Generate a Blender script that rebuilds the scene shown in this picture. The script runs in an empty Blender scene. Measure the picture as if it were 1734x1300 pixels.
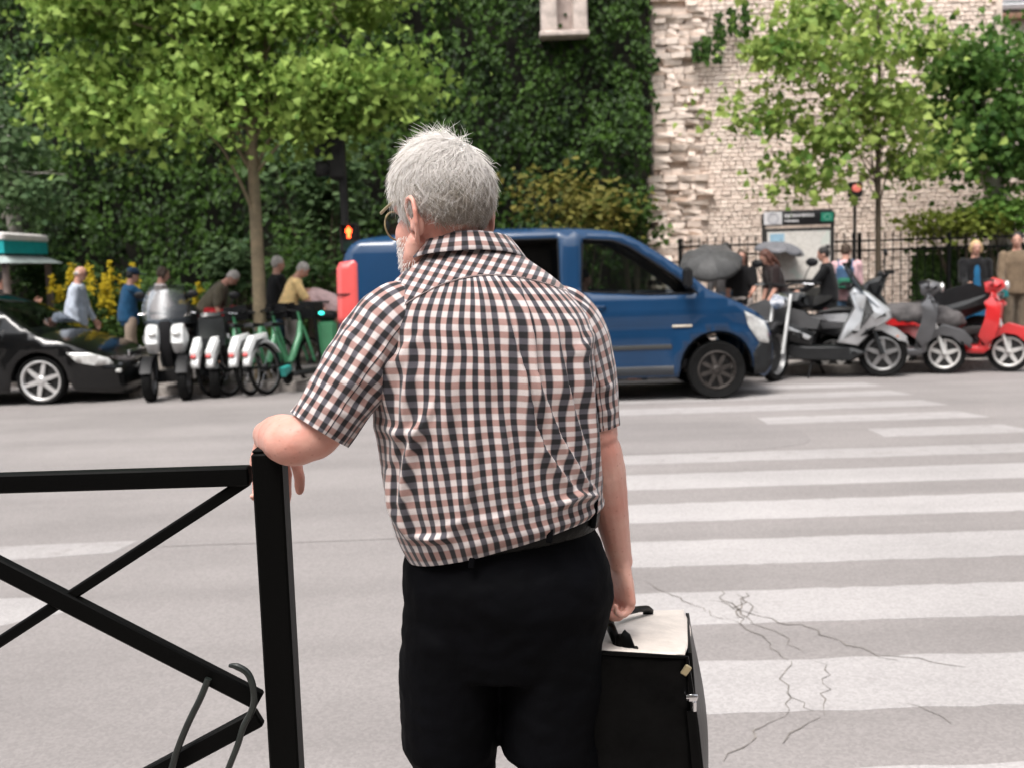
import bpy, bmesh, math, random
import numpy as np
from mathutils import Vector, Matrix, noise
from mathutils.geometry import delaunay_2d_cdt
random.seed(7)
SC = bpy.context.scene
COL = SC.collection
PI = math.pi
def R(d): return math.radians(d)
# ---------------------------------------------------------------- camera
F_PX, CAM_H, PITCH, ROLL = 1800.0, 1.58, math.atan(198/1800.0), -0.032
cam_d = bpy.data.cameras.new('camera'); cam = bpy.data.objects.new('camera', cam_d); COL.objects.link(cam)
cam_d.sensor_width = 36.0; cam_d.lens = 36.0*F_PX/1734.0
cam_d.clip_start = 0.05; cam_d.clip_end = 400
CAM_R = (Matrix.Rotation(PI/2-PITCH, 4, 'X') @ Matrix.Rotation(ROLL, 4, 'Z'))
cam.matrix_world = Matrix.Translation((0, 0, CAM_H)) @ CAM_R
cam_d.dof.use_dof = True; cam_d.dof.focus_distance = 1.93; cam_d.dof.aperture_fstop = 5.6
SC.camera = cam
# ---------------------------------------------------------------- light
SUN_EL, SUN_AZ = R(63), R(207)          # high sun behind thin cloud, over the photographer's left shoulder
w = bpy.data.worlds.new('World'); SC.world = w; w.use_nodes = True
nt = w.node_tree; nt.nodes.clear()
wo = nt.nodes.new('ShaderNodeOutputWorld'); bg = nt.nodes.new('ShaderNodeBackground')
sky = nt.nodes.new('ShaderNodeTexSky'); sky.sky_type = 'NISHITA'; sky.sun_disc = False
sky.sun_elevation = SUN_EL; sky.sun_rotation = SUN_AZ; sky.dust_density = 4.0; sky.air_density = 1.0
hs = nt.nodes.new('ShaderNodeHueSaturation'); hs.inputs['Saturation'].default_value = 0.22
nt.links.new(sky.outputs[0], hs.inputs['Color']); nt.links.new(hs.outputs[0], bg.inputs[0]); nt.links.new(bg.outputs[0], wo.inputs[0])
bg.inputs[1].default_value = 0.11
sun_d = bpy.data.lights.new('sun', 'SUN'); sun_d.energy = 1.5; sun_d.angle = R(25); sun_d.color = (1.0, 0.95, 0.9)
sun = bpy.data.objects.new('sun', sun_d); COL.objects.link(sun)
sdir = Vector((math.sin(SUN_AZ)*math.cos(SUN_EL), math.cos(SUN_AZ)*math.cos(SUN_EL), math.sin(SUN_EL)))
sun.rotation_euler = sdir.to_track_quat('Z', 'Y').to_euler(); sun.location = sdir*60
vs = SC.view_settings
vs.view_transform = 'Standard'; vs.look = 'None'; vs.gamma = 1.0; vs.use_curve_mapping = False; vs.exposure = 1.36
SC.render.engine = 'CYCLES'
SC.cycles.max_bounces = 8; SC.cycles.transparent_max_bounces = 12; SC.cycles.use_denoising = True
SC.cycles.caustics_reflective = False; SC.cycles.caustics_refractive = False

# ---------------------------------------------------------------- helpers
_inv = CAM_R.to_3x3()
def at(px, py, Y):
    "point of the place seen at that pixel of the photograph, on the vertical plane at distance Y"
    d = _inv @ Vector(((px-867)/F_PX, (650-py)/F_PX, -1.0))
    return Vector((0, 0, CAM_H)) + d*(Y/d.y)
def ground(px, py, z=0.0):
    d = _inv @ Vector(((px-867)/F_PX, (650-py)/F_PX, -1.0))
    return Vector((0, 0, CAM_H)) + d*((z-CAM_H)/d.z)
V = Vector
def sm(t): t = max(0.0, min(1.0, t)); return t*t*(3-2*t)
def nz(x, y=0, z=0): return noise.noise(Vector((x, y, z)))

class MB:
    "collects geometry; build() links it as ONE mesh object"
    def __init__(s): s.v = []; s.f = []; s.uv = None
    def add(s, vs, fs):
        o = len(s.v); s.v += [tuple(p) for p in vs]; s.f += [tuple(i+o for i in f) for f in fs]; return s
    def box(s, c, d, rot=None, taper=1.0, bev=0.0):
        hx, hy, hz = d[0]/2, d[1]/2, d[2]/2
        if bev > 0:
            b = min(bev, hx*.9, hy*.9, hz*.9)
            rings = []
            for z, ins in ((-hz, b), (-hz+b, 0), (hz-b, 0), (hz, b)):
                x, y = hx-ins, hy-ins; q = b if ins == 0 else b*.5
                rings.append([(-x+q,-y,z),(x-q,-y,z),(x,-y+q,z),(x,y-q,z),(x-q,y,z),(-x+q,y,z),(-x,y-q,z),(-x,-y+q,z)])
            vs = [V(p) for r_ in rings for p in r_]
            fs = [tuple(range(7,-1,-1)), tuple(range(24,32))]
            for i in range(3):
                for j in range(8): fs.append((i*8+j, i*8+(j+1)%8, i*8+8+(j+1)%8, i*8+8+j))
        else:
            vs = [V((x*hx*(taper if z>0 else 1), y*hy*(taper if z>0 else 1), z*hz)) for z in (-1,1) for y in (-1,1) for x in (-1,1)]
            fs = [(0,2,3,1),(4,5,7,6),(0,1,5,4),(2,6,7,3),(0,4,6,2),(1,3,7,5)]
        if rot is not None: vs = [rot @ p for p in vs]
        c = V(c); return s.add([p+c for p in vs], fs)
    def tube(s, pts, rad, n=10, side=None, cap=True, closed=False):
        "rad: number, list of numbers or list of (a,b): a along side, b across"
        pts = [V(p) for p in pts]; m = len(pts)
        if not isinstance(rad, (list, tuple)): rad = [rad]*m
        rings = []; prev = None
        for i, p in enumerate(pts):
            if closed: t = pts[(i+1)%m]-pts[i-1]
            else: t = pts[min(i+1, m-1)]-pts[max(i-1, 0)]
            t = t.normalized() if t.length > 1e-9 else V((0,0,1))
            if side is not None: a = V(side[i] if isinstance(side, list) else side)
            elif prev is not None: a = prev
            else: a = V((1,0,0)) if abs(t.x) < .8 else V((0,1,0))
            a = a - t*a.dot(t)
            if a.length < 1e-6: a = t.orthogonal()
            a.normalize(); b = t.cross(a); prev = a
            r = rad[i]; ra, rb = r if isinstance(r, (tuple, list)) else (r, r)
            rings.append([p + a*(ra*math.cos(2*PI*k/n)) + b*(rb*math.sin(2*PI*k/n)) for k in range(n)])
        vs = [q for r_ in rings for q in r_]; fs = []
        for i in range(m if closed else m-1):
            i2 = (i+1) % m
            for k in range(n): fs.append((i*n+k, i*n+(k+1)%n, i2*n+(k+1)%n, i2*n+k))
        if cap and not closed: fs += [tuple(range(n-1,-1,-1)), tuple(range((m-1)*n, m*n))]
        return s.add(vs, fs)
    def capsule(s, p, q, r0, r1, n=10, side=None):
        "tapered limb with rounded ends"
        p, q = V(p), V(q); d = (q-p); L = d.length; d = d/L if L > 1e-6 else V((0,0,1))
        pts = []; rr = []
        for a in (-85, -55, -25): pts.append(p+d*(r0*math.sin(R(a)))); rr.append(r0*math.cos(R(a)))
        for k in (0, .33, .66, 1): pts.append(p.lerp(q, k)); rr.append(r0+(r1-r0)*k)
        for a in (25, 55, 85): pts.append(q+d*(r1*math.sin(R(a)))); rr.append(r1*math.cos(R(a)))
        return s.tube(pts, rr, n, side)
    def ell(s, c, r, n=14, m=9, M=None):
        c = V(c); vs = []; fs = []
        for i in range(m+1):
            ph = PI*i/m - PI/2
            for k in range(n):
                p = V((r[0]*math.cos(ph)*math.cos(2*PI*k/n), r[1]*math.cos(ph)*math.sin(2*PI*k/n), r[2]*math.sin(ph)))
                vs.append((M @ p if M is not None else p)+c)
        for i in range(m):
            for k in range(n): fs.append((i*n+k, i*n+(k+1)%n, (i+1)*n+(k+1)%n, (i+1)*n+k))
        return s.add(vs, fs)
    def lathe(s, prof, c=(0,0,0), axis='Z', n=20, a0=0, a1=2*PI):
        "prof: (radius, along axis)"
        full = abs(a1-a0-2*PI) < 1e-6; kk = n if full else n+1; vs = []; c = V(c)
        for (r, z) in prof:
            for k in range(kk):
                a = a0+(a1-a0)*k/n; x, y = r*math.cos(a), r*math.sin(a)
                p = V((x,y,z)) if axis == 'Z' else (V((x,z,y)) if axis == 'Y' else V((z,x,y)))
                vs.append(p+c)
        fs = []
        for i in range(len(prof)-1):
            for k in range(n):
                k2 = (k+1) % kk; fs.append((i*kk+k, i*kk+k2, (i+1)*kk+k2, (i+1)*kk+k))
        return s.add(vs, fs)
    def slab(s, outline, w, inset=.02, dome=0.0, c=(0,0,0)):
        "closed (x,z) outline made into a body 2*w wide along y with rounded rims"
        o = [V((a, b)) for a, b in outline]; n = len(o)
        area = sum(o[i].x*o[(i+1)%n].y-o[(i+1)%n].x*o[i].y for i in range(n))
        if area < 0: o.reverse()
        def off(d):
            r_ = []
            for i in range(n):
                e1 = (o[i]-o[i-1]); e2 = (o[(i+1)%n]-o[i])
                n1 = V((-e1.y, e1.x)).normalized() if e1.length > 0 else V((0,0)); n2 = V((-e2.y, e2.x)).normalized() if e2.length > 0 else V((0,0))
                nn = n1+n2
                nn = nn/max(.5, nn.length_squared/2) if nn.length > 1e-6 else n1
                r_.append(o[i]+nn*d)
            return r_
        lay = [(-w, inset), (-w+inset*.3, inset*.3), (-w+inset, 0), (w-inset, 0), (w-inset*.3, inset*.3), (w, inset)]
        if dome: lay = [(-w-dome, inset*3)]+lay+[(w+dome, inset*3)]
        vs = []; fs = []; c = V(c)
        for y, d in lay: vs += [V((p.x, y, p.y))+c for p in off(d)]
        for i in range(len(lay)-1):
            for k in range(n): fs.append((i*n+k, i*n+(k+1)%n, (i+1)*n+(k+1)%n, (i+1)*n+k))
        fs += [tuple(range(n-1,-1,-1)), tuple(range((len(lay)-1)*n, len(lay)*n))]
        return s.add(vs, fs)
    def xf(s, M): s.v = [tuple(M @ V(p)) for p in s.v]; return s
    def mesh(s, name):
        me = bpy.data.meshes.new(name); me.from_pydata(s.v, [], s.f)
        if s.uv is not None:
            u = me.uv_layers.new(name='UVMap'); 
            li = np.zeros(len(me.loops), dtype=np.int32); me.loops.foreach_get('vertex_index', li)
            u.data.foreach_set('uv', np.array(s.uv, dtype=np.float32)[li].ravel())
        me.update(); return me
    def build(s, name, m, parent=None, smooth=True, loc=None, fix=True, angle=35):
        me = s.mesh(name)
        if fix:
            b = bmesh.new(); b.from_mesh(me); bmesh.ops.recalc_face_normals(b, faces=b.faces); b.to_mesh(me); b.free()
        return link(name, me, m, parent, smooth, loc, angle)
def link(name, me, m, parent=None, smooth=True, loc=None, angle=35):
    o = bpy.data.objects.new(name, me); COL.objects.link(o)
    if m is not None:
        me.materials.clear()
        for q in (m if isinstance(m, list) else [m]): me.materials.append(q)
    if smooth:
        me.shade_smooth()
        if angle < 180: me.set_sharp_from_angle(angle=R(angle))
    if parent: o.parent = parent
    if loc is not None: o.location = loc
    return o
def empty(name, label, cat, loc=(0,0,0), rz=0, group=None):
    o = bpy.data.objects.new(name, None); COL.objects.link(o); o.location = loc; o.rotation_euler = (0,0,rz)
    o.empty_display_size = .1
    return tag(o, label, cat, group)
def tag(o, label=None, cat=None, group=None, kind=None):
    if label: o['label'] = label
    if cat: o['category'] = cat
    if group: o['group'] = group
    if kind: o['kind'] = kind
    return o
def copy_tree(o, parent=None):
    c = o.copy(); COL.objects.link(c); c.parent = parent
    for ch in o.children: copy_tree(ch, c)
    return c
def remesh(mb, voxel, smooth_it=4, dec=1.0, disp=None, soften=None):
    "fuses overlapping closed pieces into one continuous surface"
    me = mb.mesh('tmp')
    b = bmesh.new(); b.from_mesh(me); bmesh.ops.recalc_face_normals(b, faces=b.faces); b.to_mesh(me); b.free()
    o = bpy.data.objects.new('tmp', me); COL.objects.link(o)
    m = o.modifiers.new('r', 'REMESH'); m.mode = 'VOXEL'; m.voxel_size = voxel
    if smooth_it:
        s = o.modifiers.new('s', 'SMOOTH'); s.factor = .5; s.iterations = smooth_it
    if dec < 1: d = o.modifiers.new('d', 'DECIMATE'); d.ratio = dec
    dg = bpy.context.evaluated_depsgraph_get(); dg.update()
    out = bpy.data.meshes.new_from_object(o.evaluated_get(dg))
    bpy.data.objects.remove(o); bpy.data.meshes.remove(me)
    if soften:
        bb = bmesh.new(); bb.from_mesh(out); sel = [v_ for v_ in bb.verts if soften(v_.co)]
        for _ in range(26): bmesh.ops.smooth_vert(bb, verts=sel, factor=.5, use_axis_x=True, use_axis_y=True, use_axis_z=True)
        bb.to_mesh(out); bb.free()
    if disp:
        n = len(out.vertices); co = np.empty(n*3, np.float32); out.vertices.foreach_get('co', co); co = co.reshape(-1,3)
        no = np.empty(n*3, np.float32); out.vertex_normals.foreach_get('vector', no); no = no.reshape(-1,3)
        d = np.array([disp(*c) for c in co.tolist()], np.float32)
        out.vertices.foreach_set('co', (co+no*d[:,None]).ravel()); out.update()
    return out

# ---------------------------------------------------------------- materials
MATS = {}
def mat(name, col, rough=.6, metal=0.0, var=0.12, vscale=6.0, bump=0.0, bscale=60.0, spec=.5, trans=0.0, alpha=1.0, emit=None, estr=0, coat=0, sss=0, sheen=0, col2=None, coords='Object'):
    if name in MATS: return MATS[name]
    m = bpy.data.materials.new(name); m.use_nodes = True; n = m.node_tree; b = n.nodes['Principled BSDF']; L = n.links.new
    b.inputs['Roughness'].default_value = rough; b.inputs['Metallic'].default_value = metal
    b.inputs['Specular IOR Level'].default_value = spec
    b.inputs['Transmission Weight'].default_value = trans; b.inputs['Alpha'].default_value = alpha
    b.inputs['Coat Weight'].default_value = coat; b.inputs['Coat Roughness'].default_value = .05
    b.inputs['Sheen Weight'].default_value = sheen
    if sss: b.inputs['Subsurface Weight'].default_value = sss; b.inputs['Subsurface Radius'].default_value = (.012,.005,.003); b.inputs['Subsurface Scale'].default_value = 1.0
    c = (*col, 1)
    if emit: b.inputs['Emission Color'].default_value = (*emit, 1); b.inputs['Emission Strength'].default_value = estr
    tc = n.nodes.new('ShaderNodeTexCoord')
    if var > 0:
        t = n.nodes.new('ShaderNodeTexNoise'); t.inputs['Scale'].default_value = vscale; t.inputs['Detail'].default_value = 6; t.inputs['Roughness'].default_value = .6
        L(tc.outputs[coords], t.inputs['Vector'])
        mx = n.nodes.new('ShaderNodeMix'); mx.data_type = 'RGBA'
        c2 = col2 if col2 else tuple(max(0, x*(1-var*1.6)) for x in col)
        c1 = col if col2 else tuple(min(1, x*(1+var*.8)) for x in col)
        mx.inputs[6].default_value = (*c1, 1); mx.inputs[7].default_value = (*c2, 1)
        rp = n.nodes.new('ShaderNodeMapRange'); rp.inputs['From Min'].default_value = .35; rp.inputs['From Max'].default_value = .65
        L(t.outputs['Fac'], rp.inputs['Value']); L(rp.outputs[0], mx.inputs[0]); L(mx.outputs[2], b.inputs['Base Color'])
    else: b.inputs['Base Color'].default_value = c
    if bump > 0:
        t2 = n.nodes.new('ShaderNodeTexNoise'); t2.inputs['Scale'].default_value = bscale; t2.inputs['Detail'].default_value = 5
        L(tc.outputs[coords], t2.inputs['Vector'])
        bp = n.nodes.new('ShaderNodeBump'); bp.inputs['Strength'].default_value = bump; bp.inputs['Distance'].default_value = .01
        L(t2.outputs['Fac'], bp.inputs['Height']); L(bp.outputs[0], b.inputs['Normal'])
    MATS[name] = m; return m
def leafmat(name, cA, cB, trans=.35, vscale=.9, rough=.5):
    "leaf: colour varies leaf by leaf and clump by clump, some light passes through"
    if name in MATS: return MATS[name]
    m = bpy.data.materials.new(name); m.use_nodes = True; n = m.node_tree; L = n.links.new
    b = n.nodes['Principled BSDF']; b.inputs['Roughness'].default_value = rough+.12; b.inputs['Specular IOR Level'].default_value = .18
    g = n.nodes.new('ShaderNodeNewGeometry'); tc = n.nodes.new('ShaderNodeTexCoord')
    t = n.nodes.new('ShaderNodeTexNoise'); t.inputs['Scale'].default_value = vscale; L(tc.outputs['Object'], t.inputs['Vector'])
    ad = n.nodes.new('ShaderNodeMath'); ad.operation = 'ADD'
    s1 = n.nodes.new('ShaderNodeMath'); s1.operation = 'MULTIPLY'; s1.inputs[1].default_value = .7
    L(g.outputs['Random Per Island'], s1.inputs[0]); L(s1.outputs[0], ad.inputs[0])
    s2 = n.nodes.new('ShaderNodeMath'); s2.operation = 'MULTIPLY_ADD'; s2.inputs[1].default_value = 1.6; s2.inputs[2].default_value = -.65
    L(t.outputs['Fac'], s2.inputs[0]); L(s2.outputs[0], ad.inputs[1])
    mx = n.nodes.new('ShaderNodeMix'); mx.data_type = 'RGBA'; mx.inputs[6].default_value = (*cA,1); mx.inputs[7].default_value = (*cB,1)
    L(ad.outputs[0], mx.inputs[0]); L(mx.outputs[2], b.inputs['Base Color'])
    tr = n.nodes.new('ShaderNodeBsdfTranslucent'); L(mx.outputs[2], tr.inputs[0])
    ms = n.nodes.new('ShaderNodeMixShader'); ms.inputs[0].default_value = trans
    L(b.outputs[0], ms.inputs[1]); L(tr.outputs[0], ms.inputs[2]); L(ms.outputs[0], n.nodes['Material Output'].inputs[0])
    MATS[name] = m; return m
def glass(name, tint=(.55,.62,.62), clear=.6, rough=.03):
    "thin car glass: part clear, part mirror"
    if name in MATS: return MATS[name]
    m = bpy.data.materials.new(name); m.use_nodes = True; n = m.node_tree; L = n.links.new; n.nodes.clear()
    o = n.nodes.new('ShaderNodeOutputMaterial'); t = n.nodes.new('ShaderNodeBsdfTransparent'); t.inputs[0].default_value = (*[x*clear for x in tint],1)
    g = n.nodes.new('ShaderNodeBsdfGlossy'); g.inputs['Roughness'].default_value = rough; g.inputs[0].default_value = (.9,.95,1,1)
    fr = n.nodes.new('ShaderNodeFresnel'); fr.inputs[0].default_value = 1.5
    ms = n.nodes.new('ShaderNodeMixShader'); L(fr.outputs[0], ms.inputs[0]); L(t.outputs[0], ms.inputs[1]); L(g.outputs[0], ms.inputs[2]); L(ms.outputs[0], o.inputs[0])
    MATS[name] = m; return m
BLACK = mat('black_paint', (.004,.004,.004), .45, var=.2, vscale=9, bump=.05, bscale=120, spec=.2)
RUBBER = mat('rubber', (.008,.008,.008), .85, var=.25, bump=.2, bscale=90, spec=.15)
PLASTIC = mat('black_plastic', (.008,.008,.009), .5, var=.2, spec=.25)
CHROME = mat('chrome', (.75,.75,.77), .18, 1.0, var=.06)
ALU = mat('aluminium', (.36,.36,.36), .4, .8, var=.15)
SILVER = mat('silver_paint', (.55,.56,.57), .3, .6, var=.06, coat=.6)
WHITEP = mat('white_paint', (.72,.73,.72), .35, var=.05, coat=.4)
# ================================================================ the setting
def nodes(m): n = m.node_tree; return n, n.links.new, n.nodes['Principled BSDF']
def road_mat(name, base, dark, worn=None, wear=0.0):
    m = bpy.data.materials.new(name); m.use_nodes = True; n, L, b = nodes(m)
    tc = n.nodes.new('ShaderNodeTexCoord')
    def N(s, d=6, r=.6):
        t = n.nodes.new('ShaderNodeTexNoise'); t.inputs['Scale'].default_value = s; t.inputs['Detail'].default_value = d; t.inputs['Roughness'].default_value = r
        L(tc.outputs['Object'], t.inputs['Vector']); return t
    def rng(sock, a, c, lo=0, hi=1):
        r_ = n.nodes.new('ShaderNodeMapRange'); r_.inputs['From Min'].default_value = a; r_.inputs['From Max'].default_value = c
        r_.inputs['To Min'].default_value = lo; r_.inputs['To Max'].default_value = hi; L(sock, r_.inputs['Value']); return r_.outputs[0]
    def mixc(f, a, c):
        x = n.nodes.new('ShaderNodeMix'); x.data_type = 'RGBA'; L(f, x.inputs[0])
        for i, q in ((6, a), (7, c)):
            if isinstance(q, tuple): x.inputs[i].default_value = (*q, 1)
            else: L(q, x.inputs[i])
        return x.outputs[2]
    def scale_c(col, f):
        x = n.nodes.new('ShaderNodeMix'); x.data_type = 'RGBA'; x.blend_type = 'MULTIPLY'; x.inputs[0].default_value = 1; L(col, x.inputs[6]); L(f, x.inputs[7]); return x.outputs[2]
    c = mixc(rng(N(.55, 4).outputs['Fac'], .38, .66), base, tuple(x*.86 for x in base))
    # aggregate: pale and dark chips
    vo = n.nodes.new('ShaderNodeTexVoronoi'); vo.inputs['Scale'].default_value = 95; L(tc.outputs['Object'], vo.inputs['Vector'])
    sp = n.nodes.new('ShaderNodeSeparateColor'); L(vo.outputs['Color'], sp.inputs[0])
    c = scale_c(c, rng(sp.outputs[0], 0, 1, .89, 1.11))
    c = mixc(rng(N(2.6, 8, .7).outputs['Fac'], .60, .72, 0, .35), c, dark)
    # tyre tracks and stains drawn out along the road
    mp = n.nodes.new('ShaderNodeMapping'); mp.inputs['Scale'].default_value = (.12, 1.5, 1); L(tc.outputs['Object'], mp.inputs['Vector'])
    t = n.nodes.new('ShaderNodeTexNoise'); t.inputs['Scale'].default_value = 1.2; t.inputs['Detail'].default_value = 5; L(mp.outputs[0], t.inputs['Vector'])
    c = scale_c(c, rng(t.outputs['Fac'], .35, .7, 1.06, .90))
    if worn:
        c = mixc(rng(N(5.5, 9, .75).outputs['Fac'], .60-wear, .70-wear, 0, .8), c, worn)
        c = mixc(rng(N(70, 3, .6).outputs['Fac'], .60, .72, 0, .55), c, worn)
    L(c, b.inputs['Base Color']); b.inputs['Roughness'].default_value = .88; b.inputs['Specular IOR Level'].default_value = .25
    bp = n.nodes.new('ShaderNodeBump'); bp.inputs['Strength'].default_value = .18 if not worn else .12; bp.inputs['Distance'].default_value = .006
    L(N(120, 3).outputs['Fac'], bp.inputs['Height']); L(bp.outputs[0], b.inputs['Normal'])
    return m
ASPH = (.232,.214,.208); ASPD = (.155,.142,.136)
M_ROAD = road_mat('asphalt', ASPH, ASPD)
M_PAINT = road_mat('road_paint', (.345,.327,.322), (.305,.287,.282), ASPH, .0)
M_PAINT2 = road_mat('worn_road_paint', (.325,.307,.302), (.285,.267,.262), ASPH, .07)
M_PATCH = road_mat('asphalt_patch', (.222,.205,.2), (.17,.156,.15))
M_PAVE = road_mat('pavement_asphalt', (.29,.262,.245), (.22,.2,.186))
def sheet(name, x0, y0, x1, y1, z, m, parent=None, nx=1, ny=1):
    g = MB()
    for j in range(ny+1):
        for i in range(nx+1): g.v.append((x0+(x1-x0)*i/nx, y0+(y1-y0)*j/ny, z))
    for j in range(ny):
        for i in range(nx): a = j*(nx+1)+i; g.f.append((a, a+1, a+nx+2, a+nx+1))
    return g.build(name, m, parent, False)
KY = 14.3                    # far kerb line
PZ = 0.12                    # pavement height
tag(sheet('ground', -150, -80, 150, 220, -.06, mat('bare_ground', (.22,.2,.18), .9, var=.3, vscale=.5)), kind='structure')
road = tag(sheet('road', -60, 2.45, 60, 16.6, 0, M_ROAD, None, 40, 10), kind='structure')
# zebra stripes, measured on the photograph; the worn ones start further right
def skirt(g, loop):
    o = len(g.v); g.v += [(g.v[i][0], g.v[i][1], -.002) for i in loop]; k = len(loop); g.f += [(loop[i], o+i, o+(i+1)%k, loop[(i+1)%k]) for i in range(k)]
def stripe(y0, y1, xa, xb, m, skew=.12):
    g = MB(); n = 60; rnd = random.Random(int(y0*100)); 
    lo = []; hi = []
    for i in range(n+1):
        x = xa+(xb-xa)*i/n
        lo.append((x, y0+rnd.uniform(-.010,.010)+.008*nz(x*1.3, y0), .0015)); hi.append((xa+(xb-skew-xa)*i/n, y1+rnd.uniform(-.010,.010)+.008*nz(x*1.3, y1), .0015))
    g.v = lo+hi; g.f = [(i, i+1, n+2+i, n+1+i) for i in range(n)]
    skirt(g, [*range(n+1), *range(2*n+1, n, -1)]); return g.build('crosswalk_stripe', m, road, False, fix=False)
EDGE = [(2.68,3.15),(3.58,4.07),(4.50,4.97),(5.41,5.92),(6.37,6.87),(7.31,7.85),(8.27,8.74),(9.20,9.66),(10.12,10.56),(11.02,11.48),(11.92,12.38),(12.82,13.25)]
for i, (a, b_) in enumerate(EDGE):
    xb = 4.62-.05*(a-9)/2
    if i == 6: stripe(a, b_-.06, -.1, xb, M_PAINT2)
    elif i == 7: stripe(a, b_, 3.25, xb, M_PAINT2)
    elif i == 8: stripe(a, b_, 2.45, xb, M_PAINT2)
    else: stripe(a, b_, -.12, xb, M_PAINT if i < 6 else M_PAINT2)
g = MB(); k = 22                       # the resurfaced patch that interrupts the worn stripes
for i in range(k):
    a = 2*PI*i/k; g.v.append((.9+1.75*math.copysign(abs(math.cos(a))**.6, math.cos(a))+.12*nz(i*.9), 9.55+.85*math.copysign(abs(math.sin(a))**.6, math.sin(a))+.1*nz(i*.7, 4), .0024))
g.f = [tuple(range(k))]; skirt(g, list(range(k))); g.build('asphalt_patch', M_PATCH, road, False)
def paint_quad(pts, m=M_PAINT2):
    g = MB(); g.v = [(p[0], p[1], .0015) for p in pts]; g.f = [tuple(range(len(pts)))]; skirt(g, list(range(len(pts)))); return g.build('lane_marking', m, road, False)
paint_quad([(-3.9,5.80),(-2.36,6.06),(-2.30,6.33),(-3.0,6.30),(-3.9,6.22)])
paint_quad([(-4.6,4.40),(-2.9,4.42),(-2.17,4.98),(-2.2,5.22),(-4.6,5.26)], M_PAINT)
paint_quad([(-9.5,10.55),(-7.2,10.55),(-7.2,10.70),(-9.5,10.70)])
# cracks: thin dark ribbons wandering over the near stripes
cr = MB()
def crack(px, wd=.012, depth=2, seed=0):
    rnd = random.Random(seed); pts = [ground(*q) for q in px]; out = []
    for a, b_ in zip(pts[:-1], pts[1:]):
        m_ = max(2, int((b_-a).length/.045))
        for j in range(m_):
            p = a.lerp(b_, j/m_); d = (b_-a).normalized(); nn = V((-d.y, d.x, 0)); out.append(p+nn*rnd.uniform(-.022,.022))
    out.append(pts[-1]); n = len(out)
    for j, p in enumerate(out):
        d = (out[min(j+1,n-1)]-out[max(j-1,0)]); d = d.normalized(); nn = V((-d.y, d.x, 0))
        ww = wd*(.25+.75*math.sin(PI*min(1,(j+.6)/n)))*rnd.uniform(.35,1.2)
        for s_ in (-1, 1): q = p+nn*ww*s_*.5; cr.v.append((q.x, q.y, .0034))
    o = len(cr.v)-2*n; cr.f += [(o+2*j, o+2*j+1, o+2*j+3, o+2*j+2) for j in range(n-1)]
for i, q in enumerate([
    [(1090,985),(1140,1008),(1195,1035)], [(1205,1015),(1245,1030),(1290,1045),(1320,1052),(1370,1062),(1420,1085),(1470,1105),(1520,1118)],
    [(1215,1000),(1235,1022),(1258,1040),(1275,1055)], [(1250,1005),(1268,1022),(1285,1038)], [(1225,1040),(1262,1058),(1300,1090),(1335,1118)],
    [(1268,1055),(1320,1075),(1362,1105)], [(1335,1118),(1330,1150),(1335,1172),(1330,1212)], [(1335,1172),(1360,1190),(1378,1204)],
    [(1380,1118),(1404,1135),(1395,1175),(1396,1212)], [(1240,1030),(1258,1020),(1262,1003)], [(1330,1212),(1290,1230),(1255,1265),(1225,1290)],
    [(1390,1215),(1345,1232),(1325,1260)], [(1255,1018),(1252,1035),(1262,1048),(1255,1058)], [(1540,1190),(1570,1205),(1610,1225)],
    [(1480,1108),(1580,1120),(1640,1130)], [(1195,1035),(1225,1048)], [(1275,1030),(1265,1045),(1240,1046)]]):
    crack(q, .011 if i in (1,2,9,12) else .0065, seed=i)
tag(cr.build('crack', mat('crack_dirt', (.175,.157,.142), .95, var=.3, vscale=20), road, False), kind='stuff')
# long joint across the road on the left
cj = MB(); pts = [(x, 6.17+.02*nz(x*2)) for x in np.arange(-2.2, 0.2, .06)]
for x, y in pts: cj.v += [(x, y-.004-.004*nz(x*9), .002), (x, y+.004, .002)]
cj.f = [(2*i, 2*i+1, 2*i+3, 2*i+2) for i in range(len(pts)-1)]
cj.build('road_joint', mat('joint_dirt', (.17,.155,.145), .95, var=.3), road, False)
# near pavement (below the frame) and far pavement with kerb stones
M_KERB = mat('granite_kerb', (.33,.30,.275), .8, var=.2, vscale=14, bump=.3, bscale=90)
npv = MB().box((0, -2.825, -.13+.1), (60, 10.55, .34)); tag(npv.build('near_pavement', M_PAVE, None, False), kind='structure')
NPZ = .14
fpv = MB(); q = [(-5.1,KY+.02),(61,KY+.02),(61,26),(-60,26),(-60,16.32),(-5.1,16.32)]
fpv.v = [(x,y,z) for z in (-.05,PZ) for x,y in q]; fpv.f = [(6,7,8,9,10,11),(5,4,3,2,1,0)]+[(i,(i+1)%6,6+(i+1)%6,6+i) for i in range(6)]
fpv = tag(fpv.build('far_pavement', M_PAVE, None, False), kind='structure')
kg = MB().box((0,0,0), (.985, .30, .17), bev=.018).mesh('kerb_stone'); kg.materials.append(M_KERB)
def kerb(x, y, rz=0, par=fpv, z=PZ+.003-.085):
    o = bpy.data.objects.new('kerb_stone', kg); COL.objects.link(o); o.parent = par; o.location = (x, y, z+random.uniform(-.004,.002)); o.rotation_euler = (0,0,rz+random.uniform(-.004,.004))
for i in range(22): kerb(-4.7+i, KY+.165)
for i in range(2): kerb(-5.06, KY+.7+i, PI/2)
for i in range(12): kerb(-5.7-i, 16.45)

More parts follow.
